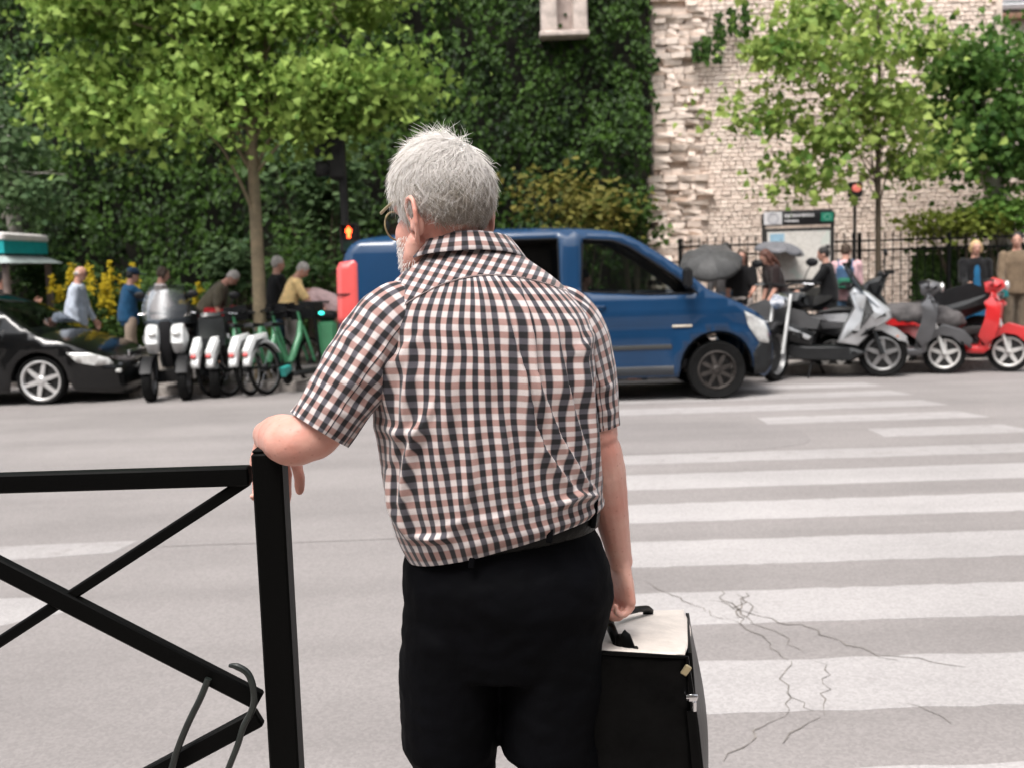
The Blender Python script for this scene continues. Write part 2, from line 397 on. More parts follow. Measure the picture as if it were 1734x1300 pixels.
# ---------------------------------------------------------------- old stone wall on the right
def stone_mat(name, cA, cB, cC):
    m = bpy.data.materials.new(name); m.use_nodes = True; n, L, b = nodes(m)
    g = n.nodes.new('ShaderNodeNewGeometry'); oi = n.nodes.new('ShaderNodeObjectInfo'); tc = n.nodes.new('ShaderNodeTexCoord')
    ad = n.nodes.new('ShaderNodeMath'); ad.operation = 'ADD'; L(g.outputs['Random Per Island'], ad.inputs[0]); L(oi.outputs['Random'], ad.inputs[1])
    fr = n.nodes.new('ShaderNodeMath'); fr.operation = 'FRACT'; L(ad.outputs[0], fr.inputs[0])
    cr_ = n.nodes.new('ShaderNodeValToRGB'); e = cr_.color_ramp.elements; e[0].color = (*cA,1); e[1].color = (*cB,1); x = e.new(.5); x.color = (*cC,1); L(fr.outputs[0], cr_.inputs[0])
    t = n.nodes.new('ShaderNodeTexNoise'); t.inputs['Scale'].default_value = 1.1; t.inputs['Detail'].default_value = 8; t.inputs['Roughness'].default_value = .7; L(g.outputs['Position'], t.inputs['Vector'])
    mr = n.nodes.new('ShaderNodeMapRange'); mr.inputs['From Min'].default_value = .35; mr.inputs['From Max'].default_value = .7; mr.inputs['To Min'].default_value = 1.05; mr.inputs['To Max'].default_value = .80; L(t.outputs['Fac'], mr.inputs['Value'])
    mx = n.nodes.new('ShaderNodeMix'); mx.data_type = 'RGBA'; mx.blend_type = 'MULTIPLY'; mx.inputs[0].default_value = 1; L(cr_.outputs[0], mx.inputs[6]); L(mr.outputs[0], mx.inputs[7]); L(mx.outputs[2], b.inputs['Base Color'])
    b.inputs['Roughness'].default_value = .9
    t2 = n.nodes.new('ShaderNodeTexNoise'); t2.inputs['Scale'].default_value = 16; t2.inputs['Detail'].default_value = 8; L(g.outputs['Position'], t2.inputs['Vector'])
    bp = n.nodes.new('ShaderNodeBump'); bp.inputs['Strength'].default_value = .5; bp.inputs['Distance'].default_value = .03; L(t2.outputs['Fac'], bp.inputs['Height']); L(bp.outputs[0], b.inputs['Normal'])
    return m
M_BRICK = stone_mat('pale_limestone', (.80,.675,.585), (.66,.535,.455), (.74,.61,.525))
M_ROUGH = stone_mat('rough_limestone', (.79,.67,.585), (.67,.55,.47), (.74,.62,.535))
M_MORT = mat('mortar', (.66,.55,.47), .95, var=.2, vscale=3, bump=.6, bscale=30)
WY = 20.6
wall = empty('old_stone_wall', 'tall ancient wall of small pale limestone blocks behind the map panel', 'wall', (6, WY, 0))
MB().box((0,0,0), (6.6, .8, 10.2)).build('mortar_core', M_MORT, wall, False, (.15, .42, 5.1))
def blockmesh(seed, rough=.0):
    rnd = random.Random(seed); b = bmesh.new(); bmesh.ops.create_cube(b, size=1.0)
    bmesh.ops.bevel(b, geom=list(b.edges), offset=.09, segments=1, affect='EDGES')
    for v_ in b.verts:
        v_.co.x += rnd.uniform(-1,1)*(.03+rough); v_.co.y += rnd.uniform(-1,1)*(.05+rough); v_.co.z += rnd.uniform(-1,1)*(.04+rough)
    me = bpy.data.meshes.new('block'); b.to_mesh(me); b.free(); return me
BV = [blockmesh(i) for i in range(6)]; RV = [blockmesh(i+50, .055) for i in range(8)]
for q in BV: q.materials.append(M_BRICK)
for q in RV: q.materials.append(M_ROUGH)
rnd = random.Random(3)
def pix(p):
    q = _inv.transposed() @ (V(p)-V((0,0,CAM_H))); return 867+F_PX*q.x/-q.z, 650-F_PX*q.y/-q.z
blocks = []; z = .15
while z < 9.8:
    h = rnd.uniform(.072,.090); x = 3.55+rnd.uniform(-.1,.1)+.12*nz(z*2.2)
    while x < 9.2:
        wd = rnd.choice((.09,.11,.13,.16,.19))*rnd.uniform(.9,1.1)
        blocks.append((x+wd/2, z+h/2, wd-.010, h-.010)); x += wd
    z += h
def score(q):
    px, py = pix((q[0], WY, q[1])); return abs(px-1255)/1.0+abs(py-190)*.8
blocks.sort(key=score); rest = MB()
for i, (x, z, wd, h) in enumerate(blocks):
    me = BV[rnd.randrange(6)]; pr = rnd.uniform(.0,.022)
    if i < 240:
        o = bpy.data.objects.new('stone_block', me); COL.objects.link(o); o.parent = wall; o.location = (x-6, .015-pr, z); o.scale = (wd, .1, h)
    else:
        rest.add([(x-6+c.co.x*wd, .015-pr+c.co.y*.1, z+c.co.z*h) for c in me.vertices], [tuple(p.vertices) for p in me.polygons])
tag(rest.build('stone_block_courses', M_BRICK, wall, False, fix=False), kind='stuff')
# ragged edge of the wall: rough stones that stick out, with deep gaps
z = .3; k = 0
while z < 9.2:
    h = rnd.uniform(.08,.15); x = 2.62+.12*nz(z*.8, 3)+(.10 if z < 3.3 else .22 if z < 7.0 else .35)
    x1 = 3.62+.1*nz(z*1.4, 7)
    row = rnd.random()
    while x < x1:
        wd = rnd.uniform(.16,.38); pr = rnd.choice((.0,.01,.03,.05,.08)) if row < .45 else rnd.uniform(0,.025)
        if rnd.random() < .92 and k < 250:
            o = bpy.data.objects.new('rough_stone', RV[rnd.randrange(8)]); COL.objects.link(o); o.parent = wall
            o.location = (x+wd/2-6, .06-pr, z+h/2); o.scale = (wd*.97, .34, h*.93); o.rotation_euler = (rnd.uniform(-.06,.06), rnd.uniform(-.05,.05), rnd.uniform(-.1,.1)); k += 1
        x += wd
    z += h
# rougher pier and plain wall further right
wall2 = empty('stone_pier_wall', 'weathered grey and pink stone wall and pier behind the right hand trees', 'wall', (11.3, 21.3, 0))
MB().box((0,0,0), (5.2, .8, 5.6)).build('plain_wall', mat('grey_stone', (.36,.30,.265), .95, var=.3, vscale=2, bump=.6, bscale=20), wall2, False, (.55, .4, 2.8))
z = .2; k = 0
while z < 5.6:
    h = rnd.uniform(.16,.34); x = -2.35
    while x < -1.2:
        wd = rnd.uniform(.3,.62); o = bpy.data.objects.new('rough_stone', RV[rnd.randrange(8)]); COL.objects.link(o); o.parent = wall2
        o.location = (x+wd/2, -.12-rnd.uniform(0,.12), z+h/2); o.scale = (wd, .45, h*.96); x += wd
    z += h
# building behind, upper right, with the white shuttered window
bld = empty('stone_building', 'pale building high up behind the trees with a white shuttered window', 'building', (14.2, 26.0, 0))
MB().box((0,0,0), (7.5, 1.5, 15)).build('wall', mat('building_stone', (.47,.40,.36), .9, var=.2, vscale=1.5, bump=.3), bld, False, (.9, .75, 7.5))
p0 = at(1668, 26, 26.0); 
win = MB().box((0,0,0), (2.0,.10,1.6)).build('window', mat('window_dark', (.03,.035,.04), .15, var=.1), bld, False, (p0.x-14.2+1.0, -.02, p0.z+.86))
MB().box((0,0,0), (2.2,.25,.13), bev=.02).build('sill', mat('sill_brown', (.22,.12,.075), .8, var=.2), bld, True, (p0.x-14.2+1.0, -.10, p0.z-.07-.02))
for i in range(9): MB().box((0,0,0), (2.0,.06,.13), rot=Matrix.Rotation(.5,3,'X'), bev=.01).build('shutter_slat', mat('white_shutter', (.70,.71,.74), .5, var=.06), win, True, (0, -.09, -.70+i*.165))
for sx in (-1,1): MB().box((0,0,0), (.08,.12,1.66), bev=.01).build('frame', MATS['white_shutter'], win, True, (sx*1.04, -.07, 0))

# ---------------------------------------------------------------- ivy covered wall
ivw = empty('ivy_covered_wall', 'high wall behind the street, hidden under the ivy', 'wall', (-6, 20.9, 0))
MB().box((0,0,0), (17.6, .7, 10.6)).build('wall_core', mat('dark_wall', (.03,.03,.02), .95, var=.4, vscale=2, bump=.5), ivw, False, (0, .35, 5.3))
def leafset(mb, c, nrm, down, size, fold=.25, lobes=False):
    "one leaf: short stalk end at c, blade along down"
    a = down.normalized(); s_ = a.cross(nrm).normalized(); nn = s_.cross(a)
    if lobes:   # five pointed plane leaf
        prof = [(0,0),(.10,.30),(.02,.52),(.38,.36),(.42,.50),(.66,.26),(1.0,0),(.66,-.26),(.42,-.50),(.38,-.36),(.02,-.52),(.10,-.30)]
        vs = [c+a*(u*size)+s_*(v_*size)+nn*(fold*size*abs(v_)-.18*size*u*u) for u, v_ in prof]+[c+a*(.4*size)]
        mb.add(vs, [(12,i,(i+1)%12) for i in range(12)])
    else:
        prof = [(0,0),(.15,.42),(.55,.34),(1.0,0),(.55,-.34),(.15,-.42)]
        vs = [c+a*(u*size)+s_*(v_*size)+nn*(fold*size*abs(v_)-.1*size*u) for u, v_ in prof]
        mb.add(vs, [(0,1,2,3),(0,3,4,5)])
M_IVY = leafmat('ivy_leaf', (.005,.016,.003), (.046,.100,.011), .20, 1.3, .42)
iv = MB(); rnd = random.Random(11)
def ivy_edge(z): return 2.55+.10*nz(z*.8, 3)+(.10 if z < 3.3 else .25 if z < 6.7 else .25+ (z-6.7)*1.1)
cnt = 0
while cnt < 62000:
    x = rnd.uniform(-14.5, 5.2); z = rnd.uniform(.1, 9.4)
    if x > ivy_edge(z)+.25*nz(x*2, z*2, 5): continue
    bul = .34*nz(x*.45, z*.4, 1)+.26*nz(x*1.1, z*.9, 2)+.20*nz(x*2.6, z*2.2, 9)
    if nz(x*2.3, z*1.7, 21) < -.25 and rnd.random() < .8: continue
    y = 20.62-.25-max(-.2,bul)-rnd.random()**2*.22
    if x > 2.7: y = min(y, 20.35-rnd.random()*.15)
    nrm = V((rnd.gauss(0,.4), -1, rnd.gauss(.55,.4))).normalized(); dn = V((rnd.gauss(0,.5), rnd.gauss(-.35,.25), -1))
    leafset(iv, V((x,y,z)), nrm, dn, rnd.uniform(.065,.125)); cnt += 1
# trailing shoots hanging down the stone wall
for (px, py, ln) in ((1215,20,.9),(1262,0,.6),(1195,60,.5),(1180,70,.35),(1240,10,.5)):
    p = at(px, py, 20.35)
    for i in range(int(ln*90)):
        q = p+V((rnd.gauss(0,.05), rnd.uniform(-.08,.02), -rnd.random()*ln)); leafset(iv, q, V((rnd.gauss(0,.4),-1,.5)), V((rnd.gauss(0,.4),-.2,-1)), rnd.uniform(.07,.13))
tag(iv.build('ivy', M_IVY, None, False, fix=False), 'dense dark green ivy covering the tall wall behind the street', 'ivy', kind='stuff')
# stone window surround that peeps out of the ivy
nw = empty('stone_window_surround', 'pale stone window surround showing through the ivy at the top', 'window', tuple(at(955, 58, 20.0)))
MS = mat('dressed_stone', (.50,.42,.375), .85, var=.2, vscale=5, bump=.3)
MB().box((0,0,0), (.30,.34,2.4), bev=.02).build('jamb', MS, nw, True, (-.27, .05, 1.2))
MB().box((0,0,0), (.26,.34,2.4), bev=.02).build('jamb', MS, nw, True, (.30, .05, 1.2))
MB().box((0,0,0), (.42,.10,2.4), bev=.01).build('panel', mat('dressed_stone_worn', (.44,.36,.325), .9, var=.2, vscale=5, bump=.3), nw, True, (.03, .20, 1.2))
MB().box((0,0,0), (.90,.40,.10), bev=.02).build('sill', MS, nw, True, (0, 0, -.02))

# ---------------------------------------------------------------- unseen building added behind the camera to cut sky light and reflections
hb_ = empty('sky_blocking_building', 'stone apartment building on the photographer\'s side of the street, behind the camera', 'building', (0, -9, 0))
M_FAC = mat('facade_stone', (.24,.21,.18), .9, var=.2, vscale=1.2, bump=.3)
MB().box((0,-3,5.5), (64,6,11)).build('wall', M_FAC, hb_, False)
MB().box((0,.12,4.6), (64,.5,.35), bev=.05).build('string_course', M_FAC, hb_); MB().box((0,.22,10.8), (64.4,.8,.5), bev=.05).build('cornice', M_FAC, hb_)
wm_ = MB().box((0,0,0), (1.2,.08,2.2)).mesh('window'); wm_.materials.append(mat('window_dark', (.03,.035,.04), .15))
for i in range(14):
    for z in (2.2, 6.4, 9.0): o = bpy.data.objects.new('window', wm_); COL.objects.link(o); o.parent = hb_; o.location = (-26+i*4, .03, z)
# ================================================================ the man in the foreground
MAN = V((-.03, 1.93, .14))
man = empty('person', 'white haired man in a checked shirt leaning on the black barrier, seen from behind', 'person', tuple(MAN))
TM = Matrix.Translation(-MAN)
def skin_mat(name, col, red, sss=.18):
    m = bpy.data.materials.new(name); m.use_nodes = True; n, L, b = nodes(m)
    tc = n.nodes.new('ShaderNodeTexCoord')
    t = n.nodes.new('ShaderNodeTexNoise'); t.inputs['Scale'].default_value = 14; t.inputs['Detail'].default_value = 6; L(tc.outputs['Object'], t.inputs['Vector'])
    t3 = n.nodes.new('ShaderNodeTexNoise'); t3.inputs['Scale'].default_value = 160; t3.inputs['Detail'].default_value = 3; L(tc.outputs['Object'], t3.inputs['Vector'])
    mx = n.nodes.new('ShaderNodeMix'); mx.data_type = 'RGBA'; mx.inputs[6].default_value = (*col,1); mx.inputs[7].default_value = (*red,1)
    mr = n.nodes.new('ShaderNodeMapRange'); mr.inputs['From Min'].default_value = .38; mr.inputs['From Max'].default_value = .68; L(t.outputs['Fac'], mr.inputs['Value'])
    L(mr.outputs[0], mx.inputs[0])
    t4 = n.nodes.new('ShaderNodeTexVoronoi'); t4.inputs['Scale'].default_value = 75; L(tc.outputs['Object'], t4.inputs['Vector'])
    m4 = n.nodes.new('ShaderNodeMapRange'); m4.inputs['From Min'].default_value = .22; m4.inputs['From Max'].default_value = .08; m4.inputs['To Max'].default_value = .38; L(t4.outputs['Distance'], m4.inputs['Value'])
    x4 = n.nodes.new('ShaderNodeMix'); x4.data_type = 'RGBA'; L(m4.outputs[0], x4.inputs[0]); L(mx.outputs[2], x4.inputs[6]); x4.inputs[7].default_value = (red[0]*.62, red[1]*.55, red[2]*.55, 1); L(x4.outputs[2], b.inputs['Base Color'])
    b.inputs['Roughness'].default_value = .5; b.inputs['Specular IOR Level'].default_value = .35
    b.inputs['Subsurface Weight'].default_value = sss; b.inputs['Subsurface Radius'].default_value = (.010,.004,.0025); b.inputs['Subsurface Scale'].default_value = 1.0
    bp = n.nodes.new('ShaderNodeBump'); bp.inputs['Strength'].default_value = .25; bp.inputs['Distance'].default_value = .002; L(t3.outputs['Fac'], bp.inputs['Height']); L(bp.outputs[0], b.inputs['Normal'])
    return m
M_SKIN = skin_mat('pink_skin', (.63,.36,.295), (.57,.26,.205))
# ---- head frame
HS = 1.0; HC = at(744, 369, 1.975)
HM = Matrix.Translation(HC) @ Matrix.Rotation(R(43), 4, 'Z') @ Matrix.Rotation(R(-7), 4, 'X') @ Matrix.Rotation(R(2), 4, 'Y') @ Matrix.Diagonal((.98, .98, 1.10, 1))
def hp(x, y, z): return HM @ V((x, y, z))
def hbuild(mb): return mb.xf(HM)
hd = MB()
hd.ell((0,-.010,.024), (.076,.092,.082), 28, 18); hd.ell((0,.035,-.03), (.063,.062,.085), 24, 16); hd.ell((0,.052,-.083), (.044,.040,.034), 20, 12)
hd.ell((0,.045,-.055), (.057,.048,.045), 20, 12)
for sx in (-1,1):
    hd.ell((sx*.042,.060,-.025), (.026,.030,.030), 14, 10)            # cheeks
    hd.ell((sx*.030,.078,.022), (.030,.016,.012), 14, 10)             # brow
    hd.tube([(sx*.058,-.010,-.035),(sx*.060,.012,-.060),(sx*.050,.040,-.082),(sx*.025,.066,-.095)], [.020,.023,.022,.020], 12)            # jaw
hd.tube([(0,.088,.018),(0,.104,-.004),(0,.116,-.024),(0,.106,-.034)], [.010,.012,.015,.009], 10)
for sx in (-1,1): hd.ell((sx*.012,.102,-.028), (.009,.011,.008), 10, 8)
hd.ell((0,.092,-.054), (.024,.010,.006), 12, 8); hd.ell((0,.090,-.066), (.022,.010,.007), 12, 8)
hd.v = [(x, y*.76 if y > 0 else y, z) for x, y, z in hd.v]
def ear(sx):
    e = MB(); O = V((sx*.074, -.030, -.014))
    def q(y, z, x): return O+V((sx*x*(1.15 if sx < 0 else .55), y*1.08, z*1.0))
    hel = [(.010,-.002,.006),(.015,.012,.009),(.014,.026,.012),(.005,.036,.015),(-.008,.037,.018),(-.018,.029,.021),(-.023,.013,.023),(-.021,-.006,.021),(-.016,-.020,.017),(-.008,-.031,.012)]
    e.tube([q(*p) for p in hel], [.0035,.004,.0042,.0043,.0045,.0046,.0046,.0044,.0042,.005], 10)
    e.tube([q(*p) for p in [(-.003,.026,.012),(-.010,.016,.014),(-.013,.003,.014),(-.011,-.009,.012),(-.005,-.018,.010)]], [.003,.0042,.0045,.0042,.003], 8)
    Mx = Matrix.Rotation(sx*R(28), 3, 'Z')
    e.ell(q(-.006,.004,.009), (.0035,.019,.034), 16, 12, Mx); e.ell(q(-.004,-.029,.009), (.005,.0095,.011), 12, 9, Mx)
    e.ell(q(.010,-.008,.006), (.0045,.0045,.0075), 10, 8); e.ell(q(-.003,-.004,.002), (.012,.011,.020), 12, 9)
    return e
for sx in (-1,1):
    e = ear(sx); hd.add(e.v, e.f)
hbuild(hd)
# ---- neck, shoulders, arms (one body)
body = MB(); body.add(hd.v, hd.f)
nb = at(785, 470, 1.94)
body.tube([hp(0,-.02,-.02), hp(0,-.035,-.065), at(780,415,1.985), nb+V((0,.045,0)), at(800,540,1.965)], [(.054,.060),(.056,.058),(.060,.056),(.068,.060),(.11,.07)], 20, side=(1,.1,0))
body.ell(hp(.0,-.040,-.055), (.056,.040,.040), 16, 12)
body.tube([at(800,520,1.93), at(820,640,1.94), at(835,800,1.95), at(850,930,1.95), at(850,1010,1.96)], [(.145,.085),(.15,.10),(.15,.105),(.15,.10),(.15,.10)], 20, side=(1,0,.1))
SHL, ELL, WRL = at(664,575,1.90), at(520,750,1.845), at(450,735,2.04)
SHR, ELR, WRR = at(965,560,1.97), at(1012,745,1.985), at(1050,948,2.06)
def limb(p, q, prof, n=16, side=None):
    body.tube([V(p).lerp(V(q), t) for t, _ in prof], [r_ for _, r_ in prof], n, side)
limb(SHL, ELL, [(-.05,.045),(.1,.055),(.35,.054),(.6,.050),(.8,.048),(.93,.046),(1.02,.040),(1.10,.022)])
body.ell(ELL+V((-.022,-.002,.004)), (.056,.046,.044), 18, 14)
limb(ELL+V((-.030,0,.006)), WRL, [(-.08,.030),(.06,.044),(.28,.046),(.5,.041),(.75,.033),(.95,.027),(1.05,.026)])
limb(SHR, ELR, [(-.05,.05),(.1,.058),(.35,.055),(.6,.048),(.85,.043),(1.0,.040),(1.06,.030)])
limb(ELR, WRR, [(-.05,.034),(.08,.042),(.26,.043),(.5,.037),(.75,.030),(.95,.025),(1.04,.0245)])
def hand(mb, w_, d, n_, curls, thumb, size=1.0, spread=.006, thumb_out=.9):
    "w_ wrist, d along the hand, n_ the way the palm faces, thumb = unit vector to the thumb side; curls per finger (three bends)"
    d = V(d).normalized(); n_ = V(n_); n_ = (n_-d*n_.dot(d)).normalized(); s_ = V(thumb); s_ = (s_-d*s_.dot(d)-n_*s_.dot(n_)).normalized(); k = size
    pl = .092*k
    mb.tube([w_-d*.02*k, w_+d*.01*k, w_+d*pl*.45, w_+d*pl*.85, w_+d*pl*1.02], [(.024*k,.020*k),(.027*k,.018*k),(.039*k,.0165*k),(.043*k,.0145*k),(.036*k,.010*k)], 16, side=s_)
    tips = []
    for i, (off, ln, rr) in enumerate(((.031,.074,.0092),(.0105,.082,.0095),(-.0105,.076,.0092),(-.030,.060,.0080))):
        p = w_+d*(pl*(.96 if i in (1,2) else .9))+s_*off*k; a = 0; pts = [p-d*.015*k]; rad = [rr*k*1.08]
        pts.append(p); rad.append(rr*k*1.08); c = curls[i]; dd = (d+s_*(off*spread*30)).normalized()
        for j, (fr, cc) in enumerate(zip((.44,.31,.25), c)):
            for h_ in (.5, .5):
                a += cc*.5; v_ = dd*math.cos(a)+n_*math.sin(a); p = p+v_*(ln*k*fr*h_*1.0); pts.append(p); rad.append(rr*k*(1.0-.09*j-(.05 if h_ else 0)))
        pts.append(p+v_*rr*k*.5); rad.append(rr*k*.5)
        mb.tube(pts, rad, 10); tips.append((p, v_))
    b_ = w_+d*.022*k+s_*.024*k; td = thumb
    t1 = (d*.55+s_*thumb_out+n_*.35).normalized(); t2 = (d*.95+s_*.25*thumb_out+n_*.25).normalized(); t3 = (d*1.0-s_*.05+n_*.15).normalized()
    p1 = b_+t1*.040*k; p2 = p1+t2*.036*k; p3 = p2+t3*.028*k
    mb.tube([b_-t1*.012*k, b_, b_.lerp(p1,.6), p1, p1.lerp(p2,.6), p2, p2.lerp(p3,.6), p3, p3+t3*.005*k], [.014*k,.0165*k,.0145*k,.0125*k,.0112*k,.0112*k,.0105*k,.008*k,.004*k], 12)
    return tips
hand(body, WRL+V((0,.012,-.008)), (.01,.10,-1), (0,-1,-.1), [(.35,.9,.7),(.4,1.0,.8),(.45,1.0,.8),(.5,1.0,.8)], (1,0,0), 1.0, thumb_out=.75)
body.ell(WRL+V((0,.004,.0)), (.028,.028,.026), 14, 10)
RHT = hand(body, WRR, (.10,.05,-1), (-.94,-.34,-.05), [(1.0,1.35,.9),(1.05,1.4,.9),(1.05,1.4,.9),(1.1,1.35,.9)], (-.34,.94,0), 1.0, thumb_out=.45)
# legs of the body inside the trousers
HIPC = at(850, 975, 1.97)
KNL, KNR = V((-.135,2.0,.62)), V((.075,1.99,.62))
FTL, FTR = V((-.15,1.95,.24)), V((.10,1.97,.24))
for (hx, kn, ft) in ((-.085, KNL, FTL), (.085, KNR, FTR)):
    body.tube([HIPC+V((hx,0,.05)), HIPC+V((hx,0,-.08)), kn, ft, ft+V((0,0,-.06))], [.075,.075,.055,.04,.04], 14)
body.xf(TM)
bme = remesh(body, .0030, 5, soften=lambda c: (c-(ELL-MAN)).length < .13 or (c-(WRL-MAN)).length < .035 or ((c-(HC-MAN)).z < -.05 and (c-(HC-MAN)).z > -.17 and abs(c.x) < .16), disp=lambda x, y, z: .0006*nz(x*60, y*60, z*60)-.0013*max(0, nz(x*30, y*30, z*130))*(1 if abs(x-.13) < .05 and .93 < z < 1.06 else 0))
link('body', bme, M_SKIN, man, True, None, 180)

# ---- shirt
def plaid_mat(name):
    m = bpy.data.materials.new(name); m.use_nodes = True; n, L, b = nodes(m)
    uv = n.nodes.new('ShaderNodeUVMap'); tc = n.nodes.new('ShaderNodeTexCoord')
    nzt = n.nodes.new('ShaderNodeTexNoise'); nzt.inputs['Scale'].default_value = 9; nzt.inputs['Detail'].default_value = 3; L(uv.outputs[0], nzt.inputs['Vector'])
    sep = n.nodes.new('ShaderNodeSeparateXYZ'); L(uv.outputs[0], sep.inputs[0])
    def M(op, a, b_=None, c=None):
        q = n.nodes.new('ShaderNodeMath'); q.operation = op
        for i, x in enumerate((a, b_, c)):
            if x is None: continue
            if isinstance(x, (int, float)): q.inputs[i].default_value = x
            else: L(x, q.inputs[i])
        return q.outputs[0]
    wob = M('MULTIPLY_ADD', nzt.outputs['Fac'], .10, -.05)
    def band(sock, per, duty, soft):
        f = M('FRACT', M('ADD', M('DIVIDE', sock, per), wob)); d = M('ABSOLUTE', M('SUBTRACT', f, .5))
        r_ = n.nodes.new('ShaderNodeMapRange'); r_.interpolation_type = 'SMOOTHSTEP'
        r_.inputs['From Min'].default_value = duty/2+soft; r_.inputs['From Max'].default_value = duty/2-soft; L(d, r_.inputs['Value']); return r_.outputs[0]
    u = band(sep.outputs[0], .0212, .50, .07); v_ = band(sep.outputs[1], .0226, .52, .07)
    def mix(f, a, b_):
        x = n.nodes.new('ShaderNodeMix'); x.data_type = 'RGBA'; L(f, x.inputs[0])
        for i, q in ((6, a), (7, b_)):
            if isinstance(q, tuple): x.inputs[i].default_value = (*q, 1)
            else: L(q, x.inputs[i])
        return x.outputs[2]
    light = mix(v_, (.56,.50,.488), (.34,.205,.182)); dark = mix(v_, (.072,.068,.082), (.007,.006,.008))
    c = mix(u, light, dark)
    wv = n.nodes.new('ShaderNodeTexNoise'); wv.inputs['Scale'].default_value = 700; L(uv.outputs[0], wv.inputs['Vector'])
    mr = n.nodes.new('ShaderNodeMapRange'); mr.inputs['To Min'].default_value = .82; mr.inputs['To Max'].default_value = 1.16; L(wv.outputs['Fac'], mr.inputs['Value'])
    mu = n.nodes.new('ShaderNodeMix'); mu.data_type = 'RGBA'; mu.blend_type = 'MULTIPLY'; mu.inputs[0].default_value = 1; L(c, mu.inputs[6]); L(mr.outputs[0], mu.inputs[7])
    L(mu.outputs[2], b.inputs['Base Color']); b.inputs['Roughness'].default_value = .75; b.inputs['Sheen Weight'].default_value = .25; b.inputs['Sheen Roughness'].default_value = .5
    b.inputs['Specular IOR Level'].default_value = .3
    t2 = n.nodes.new('ShaderNodeTexNoise'); t2.inputs['Scale'].default_value = 24; t2.inputs['Detail'].default_value = 5; L(tc.outputs['Object'], t2.inputs['Vector'])
    bp = n.nodes.new('ShaderNodeBump'); bp.inputs['Strength'].default_value = .35; bp.inputs['Distance'].default_value = .008; L(t2.outputs['Fac'], bp.inputs['Height'])
    bp2 = n.nodes.new('ShaderNodeBump'); bp2.inputs['Strength'].default_value = .3; bp2.inputs['Distance'].default_value = .001; L(wv.outputs['Fac'], bp2.inputs['Height']); L(bp.outputs[0], bp2.inputs['Normal']); L(bp2.outputs[0], b.inputs['Normal'])
    return m
M_PLAID = plaid_mat('checked_cotton')
def crom(P, t):
    "smooth interpolation through the rows of P"
    P = np.asarray(P, float); n = len(P)-1; x = min(max(t,0),1)*n; i = min(int(x), n-1); f = x-i
    a, b_, c, d = P[max(i-1,0)], P[i], P[i+1], P[min(i+2,n)]
    return .5*((2*b_)+(-a+c)*f+(2*a-5*b_+4*c-d)*f*f+(-a+3*b_-3*c+d)*f**3)
_Rt = np.array(_inv.transposed())
def pix_np(P):
    q = (P-np.array([0,0,CAM_H])) @ _Rt.T; return np.stack([867+F_PX*q[:,0]/-q[:,2], 650-F_PX*q[:,1]/-q[:,2]], 1)
def fold_field(pp, folds):
    "sum of cloth folds; each is a polyline on the cloth with width and height, sharp on one side"
    out = np.zeros(len(pp))
    for poly, wd, amp, asym in folds:
        best = np.full(len(pp), 1e9); sg = np.zeros(len(pp)); tt = np.zeros(len(pp)); tot = sum(math.dist(a, b_) for a, b_ in zip(poly[:-1], poly[1:])); acc = 0
        for a, b_ in zip(poly[:-1], poly[1:]):
            a = np.array(a, float); b_ = np.array(b_, float); ab = b_-a; l = np.linalg.norm(ab); t = np.clip(((pp-a) @ ab)/(l*l), 0, 1)
            d = pp-(a+t[:,None]*ab); dist = np.hypot(d[:,0], d[:,1]); cr_ = np.sign(ab[0]*d[:,1]-ab[1]*d[:,0]); m_ = dist < best
            best[m_] = dist[m_]; sg[m_] = cr_[m_]; tt[m_] = (acc+t[m_]*l)/tot; acc += l
        ww = np.where(sg > 0, wd, wd*asym); env = np.clip(np.sin(PI*np.clip(tt*.94+.05, 0, 1)), 0, 1)**.6
        out += amp*env*np.exp(-(best/ww)**2)
    return out
TOR = [  # (left px, right px, distance, half depth, squareness) from hem to neck
    ((694,936),(1014,858),1.955,.126,2.5),((680,916),(1021,846),1.955,.136,2.4),((669,890),(1018,828),1.955,.141,2.4),((655,835),(1014,785),1.950,.142,2.4),
    ((644,770),(1012,735),1.945,.136,2.4),((634,700),(1008,690),1.94,.132,2.4),((628,640),(1008,640),1.935,.128,2.4),((630,585),(1004,592),1.935,.122,2.3),
    ((626,540),(1000,548),1.935,.116,2.3),((646,500),(976,508),1.942,.108,2.25),((680,466),(932,466),1.955,.100,2.1),((704,438),(890,436),1.972,.092,2.0),((722,418),(872,416),1.982,.084,2.0)]
rows = []
for (L_, R_, yc, rd, ex) in TOR:
    a = at(*L_, yc); b_ = at(*R_, yc); rows.append([*((a+b_)/2), *((b_-a)/2), rd, ex])
NR, NA = 210, 300
P = []; UVs = []; vlen = 0; prevc = None
ref = crom(rows, .45); rw = math.hypot(ref[3], ref[5]); 
arc = [0]; 
for k in range(NA):
    a0, a1 = 2*PI*k/NA, 2*PI*(k+1)/NA
    se = lambda v_: math.copysign(abs(v_)**(2/2.4), v_)
    arc.append(arc[-1]+math.hypot(rw*(se(math.cos(a1))-se(math.cos(a0))), ref[6]*(se(math.sin(a1))-se(math.sin(a0)))))
arc = np.array(arc)-arc[3*NA//4]
for i in range(NR):
    t = i/(NR-1); r_ = crom(rows, t); c = V(r_[0:3]); A = V(r_[3:6]); rd, ex = r_[6], r_[7]
    if prevc is not None: vlen += (c-prevc).length*1.04
    prevc = c
    for k in range(NA+1):
        th = 2*PI*k/NA; cs, sn = math.cos(th), math.sin(th); e = 2/ex
        p = c+A*(math.copysign(abs(cs)**e, cs))+V((0,1,0))*(rd*math.copysign(abs(sn)**e, sn)); P.append(p); UVs.append((arc[k], vlen))
P = np.array([tuple(p) for p in P]); pp = pix_np(P)
